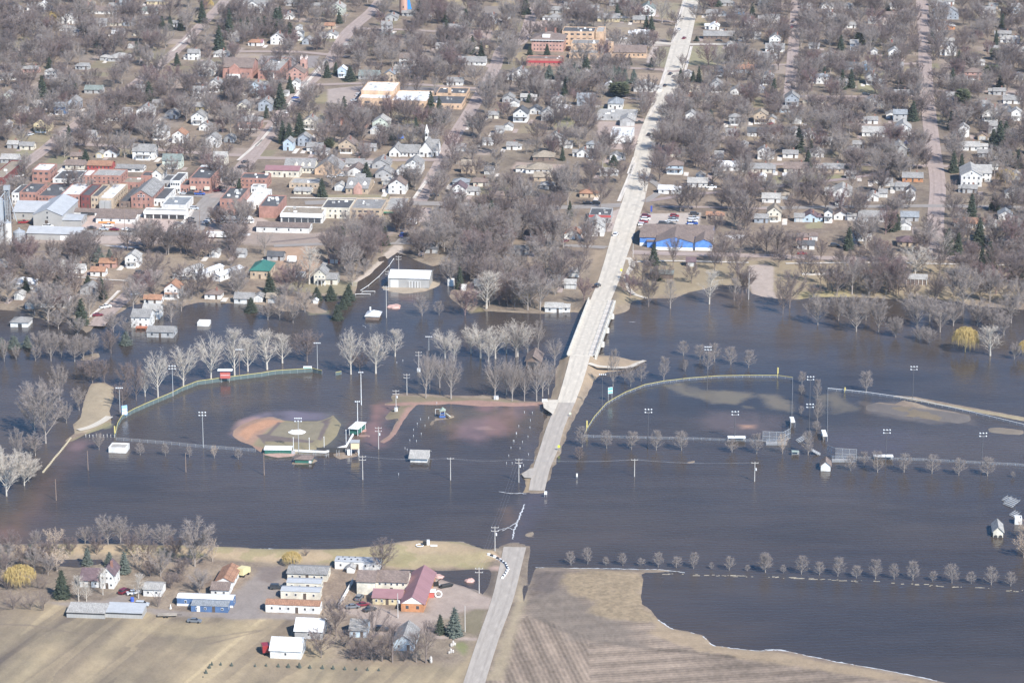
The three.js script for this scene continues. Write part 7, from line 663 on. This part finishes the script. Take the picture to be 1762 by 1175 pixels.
carList('U', 'parked on the meadow beside the blue mobile home', '1308,786greyS0'); carList('U', 'parked behind the long metal shed', '955,676silverV0'); carList('U', 'parked beside the white farmhouse', '835,588maroonV65 895,596whiteS30'); carList('V', 'parked beside the cream mobile homes', '140,560darkV10'); carList('V', 'parked behind the grey cottage', '848,843darkV0'); carList('V', 'parked beside the apartment house', '698,630greyV80 652,690greyS20 722,676maroonS30 766,708darkS40'); carList('G', 'driving onto the bridge', '580,838darkV72'); carList('C', 'on the upper main street', '928,912darkS75 1035,582darkS75 1072,503darkS75 1096,522greyS75 1165,262maroonS75 1130,204silverS75'); carList('C', 'parked beside the long tan church', '755,266whiteP0'); carList('C', 'parked in front of the grey commercial building', '860,832darkP10'); carList('C', 'parked beside the white box building', '782,972darkS0'); carList('G', 'on the main street beside the white cottage', '703,492whiteV80'); carList('G', 'parked beside the orange roofed white cottage', '362,534maroonS60'); carList('G', 'in the parking lot behind the blue-walled store', '908,366maroonV0 906,386whiteV0 892,404redS0 886,424whiteV0 1100,366redV0 1098,378greyS0 1092,395silverP0 1022,416darkV0 1046,410whiteS0 1080,420darkS0 1235,352darkV0 1230,380silverP0 1226,398whiteV0 1222,416blueP0 1218,434whiteV0'); carList('G', 'parked on the grey cross street', '515,278darkS0 575,278darkV0'); carList('G', 'parked beside the snow patch on the railway lane', '1350,172whiteP0'); carList('E', 'parked along the railway street', '725,430whiteP0 615,446darkS0 695,454silverS0 768,456maroonS0 850,456whiteS0 892,468darkV0'); carList('E', 'on the pink lot beside the white shed', '1008,438whiteP0'); carList('E', 'parked near the white service station', '1307,316silverV0 1200,418greyS0'); carList('E', 'on the wide downtown street', '1280,386darkS60 1290,412darkV60 1402,392silverS60 1384,408silverS60'); carList('E', 'parked in front of the brick storefronts', '1285,216darkV0 1345,218blueP0 1235,214silverS0'); carList('E', 'on the broad pink street above downtown', '1530,124darkV50 1590,78darkS50 1625,34darkS50 1465,194maroonS50 1487,174darkS50 1600,160darkP0'); carList('E', 'beside the dark red building', '132,95whiteP50 85,134darkS50 118,120darkS50'); carList('E', 'beside the grain warehouse', '155,408redP20 320,436whiteP0'); carList('E', 'beside the brick corner store', '1525,350darkV0 1455,330greyS60'); carList('E', 'on the flooded pink street', '708,980whiteP40 908,893whiteS50 656,1034maroonS20'); carList('E', 'among the railway side houses', '940,748darkV20 35,750darkS0 200,750darkV0 1090,908darkV20 1240,790greyV20'); carList('F', 'parked beside the cream corner store', '1060,328darkV10 985,372greyS0'); carList('F', 'parked at the end of the gravel landing lane', '1016,494darkV80 987,494blueV80'); carList('F', 'parked near the house with twin dormers', '770,138whiteV0 510,100whiteS0 575,92silverS0'); carList('F', 'parked along the grey cross street', '1300,268whiteS0 1356,270whiteS0'); carList('F', 'parked on the pink side street', '1205,225darkS0 1622,256darkS0'); carList('B', 'on the brick church street', '207,764whiteS45 142,850darkV45 265,665blueS45'); carList('B', 'parked in front of the white-roofed school', '690,645whiteV70 662,682silverS20 670,695greyS20'); carList('B', 'parked on the upper pink street', '1697,320darkS60 1718,270darkS60 1736,243whiteS60'); carList('A', 'among the houses in the upper town', '200,912silverS60 150,1102whiteS0 705,750darkS0 1055,850whiteS0 25,518blueS0 700,88darkS0 815,130darkS0'); carList('A', 'on the street behind downtown', '1650,1098darkS50 1626,1134darkS50 1645,915darkS20'); carList('C', 'parked beside the old pink brick school', '15,248silverS60 170,214darkS0'); carList('C', 'parked beside the ranch house', '1400,278darkS0 950,248darkS0'); carList('D', 'on the residential pink streets', '490,858redS0 700,643darkV0 455,434whiteS0 200,188redS80 205,152darkS80 175,558darkS80 985,972blueV0 990,1024whiteV0 55,838redS60'); carList('H', 'parked beside the riverside park street', '270,618redS0 490,566darkV0');
// trucks and trailers
function boxTruck(t, x, y, label, m, L = 6, turn = 0, name = 'box_truck', cab = true) { const g = thing(name, label, cab ? 'truck' : 'trailer', gt(t, x, y), turn - ALPHA); mesh('cargo_box', bx(L, 2.4, 2.4, 0, .8, 0), m, g); mesh('chassis', bx(L + (cab ? 1.8 : .6), .3, 1.6, cab ? .8 : 0, .5, 0), BLACK, g); if (cab) { const c = mesh('cab', bx(1.7, 1.9, 2.2, L / 2 + 1, .55, 0), m, g); mesh('windscreen', bx(.1, .8, 1.9, L / 2 + 1.83, 1.4, 0), CGL, c); } for (const k of cab ? [-.3, .62] : [-.38, -.25]) for (const z of [-1, 1]) { const w = mesh('wheel', CAR.wheel, BLACK, g); w.position.set(k * L, .4, z); w.scale.set(1.25, 1.25, 1.25); } return g; }
boxTruck('E', 1478, 508, 'long white semi trailer parked on the railway lot', WHITE, 13, 0, 'semi_trailer', false); boxTruck('F', 242, 674, 'white enclosed trailer beside the grey barn', WHITE, 4.2, -.1, 'enclosed_trailer', false); boxTruck('F', 300, 780, 'white camping trailer beside the curved drive', WHITE, 4.8, -.1, 'camping_trailer', false); boxTruck('F', 1045, 418, 'low white trailer beside the cross street lot', WHITE, 6, 0, 'enclosed_trailer', false); boxTruck('U', 1632, 474, 'yellow box truck beside the orange roofed garage', carM('yellow'), 3.2, 1.2); boxTruck('V', 66, 995, 'red truck behind the white shed', carM('red'), 3.2, 1.9); [1478, 1520, 1560, 1600, 1638, 1674].forEach((x) => boxTruck('E', x, 402, 'white delivery truck in the row behind the brick corner store', WHITE, 3.6, -.9).userData.group = 'delivery trucks in a row'); boxTruck('A', 770, 236, 'white camper van beside a white garage in the upper town', WHITE, 4, 0, 'camper_van');
{ const g = thing('flatbed_trailer', 'long flatbed trailer parked at the meadow edge', 'trailer', gt('U', 1125, 748), .05); mesh('bed', bx(6.4, .22, 2.1, 0, .65, 0), mat('trailer_boards', .42, .36, .29, .9), g); mesh('tongue', bx(1.6, .12, .14, 4, .55, 0), BLACK, g); for (const k of [-.9, 0]) for (const z of [-1.1, 1.1]) { const w = mesh('wheel', CAR.wheel, BLACK, g); w.position.set(k, .35, z); } }
{ const g = thing('pump_set', 'diesel pump set with white hoses on the grass dike', 'pump', gt('V', 1150, 268)); mesh('engine', bx(1.4, 1.2, 1, -.6, .3, 0), BLACK, g); mesh('tank', bx(1, 1.9, 1, .6, 0, -.4), LAMP, g); mesh('hose_reel', new THREE.TorusGeometry(1.3, .16, 6, 16).rotateX(Math.PI / 2).translate(-2.4, .2, .4), WHITE, g); mesh('pallet', bx(2.4, .2, 1.4, 2.6, .05, .6), WHITE, g); }
{ const g = thing('play_tower', 'orange-red and white inflatable-like play ring beside the orange-walled house'.replace('inflatable-like play ring', 'play booth with white ring'), 'booth', gt('V', 1182, 615)); mesh('booth', bx(2, 2, 1.6), REDS, g); mesh('roof', bx(3, .2, 3, 0, 2, -.4), WHITE, g); mesh('ring', new THREE.TorusGeometry(1.1, .25, 6, 16).translate(2.4, 1.1, .2), WHITE, g); const h = thing('junk_boat', 'black tarpaulin covered boat beside the pink gravel', 'boat', gt('V', 1282, 548), .5); mesh('hull', prism([[-2.6, .6], [2.6, .7], [2, 0], [-2.3, 0]], 1.4), BLACK, h); mesh('cover', bx(3.6, .5, 1.2, 0, .6, 0), CANOPY, h); const k = thing('junk_heap', 'dark heap of machinery behind the play booth', 'machinery', gt('V', 1212, 540)); mesh('frame', bx(2, 1.2, 1.4), BLACK, k); mesh('arm', bar(V3(0, 1, 0), V3(1.8, 2.4, -.6), .15), BLACK, k); mesh('bucket', bx(.9, .6, 1.2, 1.6, 0, .4), STEELP, k); }
{ const a = gt('V', 556, 692), b = gt('V', 655, 520), d = b.clone().sub(a), g = thing('board_fence', 'long white board fence running up to the apartment house', 'fence', a, Math.atan2(-d.z, d.x)); const L = d.length(), n = Math.round(L / 2.4); for (let k = 0; k < n; k++) { mesh('panel', bx(L / n - .04, 1.7, .08, (k + .5) * L / n, .05, 0), WHITE, g); mesh('post', bx(.14, 1.85, .14, k * L / n, 0, .06), WHITE, g); } }
for (const [x, y, s] of [[1330, 945, 1], [1314, 995, .9], [1180, 1052, 1.1]]) { const g = thing('garden_boulder', 'pale standing boulder cluster on the roadside lawn', 'boulder', gt('V', x, y), x, 'standing boulders on the lawn'); for (const [a, h] of [[0, 1.6], [.8, 1.0], [-.7, .8]]) { const q = new THREE.DodecahedronGeometry(.45 * s, 0); q.scale(1, h * 1.6, 1); q.translate(a * s, h * .5 * s, a * .3); mesh('stone', q, mat('pale_boulder', .6, .55, .5, 1), g); } }
{ const g = thing('blue_barrel', 'bright blue covered barrel beside the farm drive', 'barrel', gt('U', 888, 645)); mesh('body', cyl(.6, .6, 1.2, 12), flat('barrel_blue', .05, .12, .55), g); mesh('lid', cyl(.65, .5, .2, 12, 0, 1.2, 0), flat('barrel_blue', .05, .12, .55), g); const h = thing('garden_statue', 'small white garden statue beside the lane', 'statue', gt('U', 1147, 695)); mesh('base', bx(.6, .3, .6), WHITE, h); mesh('figure', cyl(.25, .12, 1, 8, 0, .3, 0), WHITE, h); mesh('head', new THREE.SphereGeometry(.16, 8, 6).translate(0, 1.4, 0), WHITE, h); const k = thing('orange_bench_wall', 'low orange-red slatted wall on the riverside park lawn', 'wall', gt('H', 686, 742), -ALPHA); for (let i = 0; i < 4; i++) { mesh('panel', bx(1.9, 1.6, .3, (i - 1.5) * 2, 0, 0), flat('terracotta_panel', .52, .19, .11), k); mesh('opening_shade', bx(.6, .6, .34, (i - 1.5) * 2, .6, 0), CANOPY, k); } const l = thing('blue_tarp', 'bright blue tarpaulin covered trampoline beside the white steepled church', 'trampoline', gt('B', 972, 938)); mesh('pad', cyl(2.2, 2.2, .4, 14, 0, .8, 0), flat('tarp_blue', .04, .22, .75), l); for (let i = 0; i < 4; i++) post(l, 'leg', STEELP, V3(Math.cos(i * 1.57) * 1.9, 0, Math.sin(i * 1.57) * 1.9), .06, .9); mesh('net_wall', cyl(2.0, 2.0, 1.2, 14, 0, 1.2, 0), flat('tarp_blue', .04, .22, .75), l); const s = thing('concrete_bench', 'white concrete climbing slab with dark sculpture in the park', 'sculpture', gt('H', 340, 752)); mesh('slab', bx(16, .3, 3, 3, 0, 0), WALK, s); mesh('wall', bx(2.4, 1.8, 3, 10, 0, 2), WALK, s); for (let i = 0; i < 5; i++) mesh('spike', bar(V3(0, .2, 0), V3(Math.cos(i) * 2.4, 2 + (i % 3) * .5, Math.sin(i * 2)), .22), flat('bronze', .08, .075, .06), s); }
// ---------------------------------------------------------------- the town's other trees, beyond the three hundred built singly
{ const R = rngOf(4242), jobs = {}, KIND = [['round', 'brown', .30], ['dense', 'grey', .22], ['dense', 'brown', .2], ['vase', 'grey', .1], ['round', 'dark', .1], ['dense', 'red', .05], ['conifer', 'spruce', .03]];
  const OPEN = ['C 1000,310 1085,320 1040,455 930,440', 'C 1210,310 1450,310 1480,360 1400,440 1180,440', 'C 980,15 1140,20 1100,130 1000,120', 'C 850,490 1030,490 1010,600 850,570', 'B 470,575 730,570 700,740 470,720', 'B 30,375 430,375 400,470 0,440', 'C 640,180 1050,190 1060,300 640,290', 'E -100,150 1700,100 1762,480 F 1010,400 1010,290 E 1762,200 1700,20 1000,60 600,130 -100,100', 'F 0,240 1060,240 1060,420 0,470', 'F -40,180 480,150 480,240 0,240', 'G 850,330 1290,330 1400,640 780,640', 'C 570,700 850,700 850,1010 560,1010', 'F 850,655 940,555 990,560 975,640 880,720 690,830', 'F 90,560 430,560 420,820 160,800', 'G 560,560 790,560 740,1000 500,1000', 'G 1600,690 1762,680 H 90,680 80,930 G 1600,880', 'H 30,90 520,80 560,100 30,150', 'E 540,480 1200,480 1200,560 500,570', 'F 1000,270 1762,270 1762,300 1000,390', 'F 480,200 900,200 900,260 480,250', 'F 280,780 570,780 570,900 280,900', 'F 860,740 1270,740 1270,900 860,900', 'E 1080,630 1580,630 1580,850 1080,850', 'F -80,640 150,640 150,830 -80,830', 'E 1150,470 1762,470 F 500,470 500,520 E 1762,545 1150,570', 'E 0,470 560,470 560,600 0,610', 'G 860,640 1380,650 1380,760 900,800'].concat([]).map(LP);
  const ok = (x, z, h) => { for (const q of OPEN) if (sdPoly(q, x, z) > -1) return false; for (const l of ROADS) { const [d, at] = nearLine(l, x, z); if (d < l[0][3] / 2 + .3) return false; } for (const [fx, fz, r, clear, hw] of FOOT) { const dx = x - fx, dz = z - fz; if (dx * dx + dz * dz < r * r * (z > -200 ? .7 : 1)) return false; if (z > -200 && !hw) continue; if (Math.abs(dx) < (hw ?? r) * .9 + 2 && dz > 0 && dz < r + clear * (z > -200 && !hw ? .4 : 1)) return false; } return true; };
  const cell = {}; const key = (x, z) => Math.floor(x / 5) + ',' + Math.floor(z / 5); for (const [x, z] of CAST) cell[key(x, z)] = 1; let n = 0;
  for (let k = 0; k < 120000 && n < 3250; k++) { const z = -985 + R() * 950, half = 420 * (1248 - z) / 2200 + 30, x = (R() * 2 - 1) * half; const gh = groundH(x, z), low = z > -340; const wet = gh < LAND - .1; if (wet && !(z < -70 && (x > 100 || x < -85) && sdPoly(LANDS[0], x, z) > -20)) continue; const clump = fbm(x * .022 + 40, z * .016, 3); if (R() > (clump - .24) * (wet ? 5 : z > -200 ? 2.8 : low ? 3.6 : 3.7)) continue; if (cell[key(x, z)]) continue; const h = (z > -200 ? 1.5 : 0) + (8.5 + 8 * R() * R() + (R() > .8 ? 3.5 : 0)), p = V3(x, gh - .15, z); if (!ok(x, z, h)) continue; cell[key(x, z)] = 1; n++;
    let u = R(), kk = KIND[0]; for (const q of KIND) { if (u < q[2]) { kk = q; break; } u -= q[2]; } const list = PROTO[kk[0]], v = Math.floor(R() * list.length), pr = list[v], sy = h / pr.h, sx = sy * (.9 + R() * .4) * (kk[0] === 'vase' ? 1.2 : 1); (jobs[kk[0] + v + kk[1]] ??= { pr, tone: kk[1], m: [] }).m.push(new THREE.Matrix4().compose(p, new THREE.Quaternion().setFromAxisAngle(V3(0, 1, 0), R() * 6.283), V3(sx, sy, sx))); }
  const wood = new THREE.Group(); wood.name = 'town_wood'; scene.add(wood); tag(wood, 'mass of bare brown and grey trees and odd spruces through the town', 'trees', null, 'stuff');
  for (const j of Object.values(jobs)) for (const part of ['trunk', 'crown']) { const im = new THREE.InstancedMesh(j.pr[part], TM[j.tone][part === 'trunk' ? 0 : 1], j.m.length); j.m.forEach((m, i) => im.setMatrixAt(i, m)); im.name = part === 'trunk' ? 'trunks' : 'crowns'; im.castShadow = im.receiveShadow = true; wood.add(im); }
  console.log('town trees', n); }
renderer.render(scene, camera);
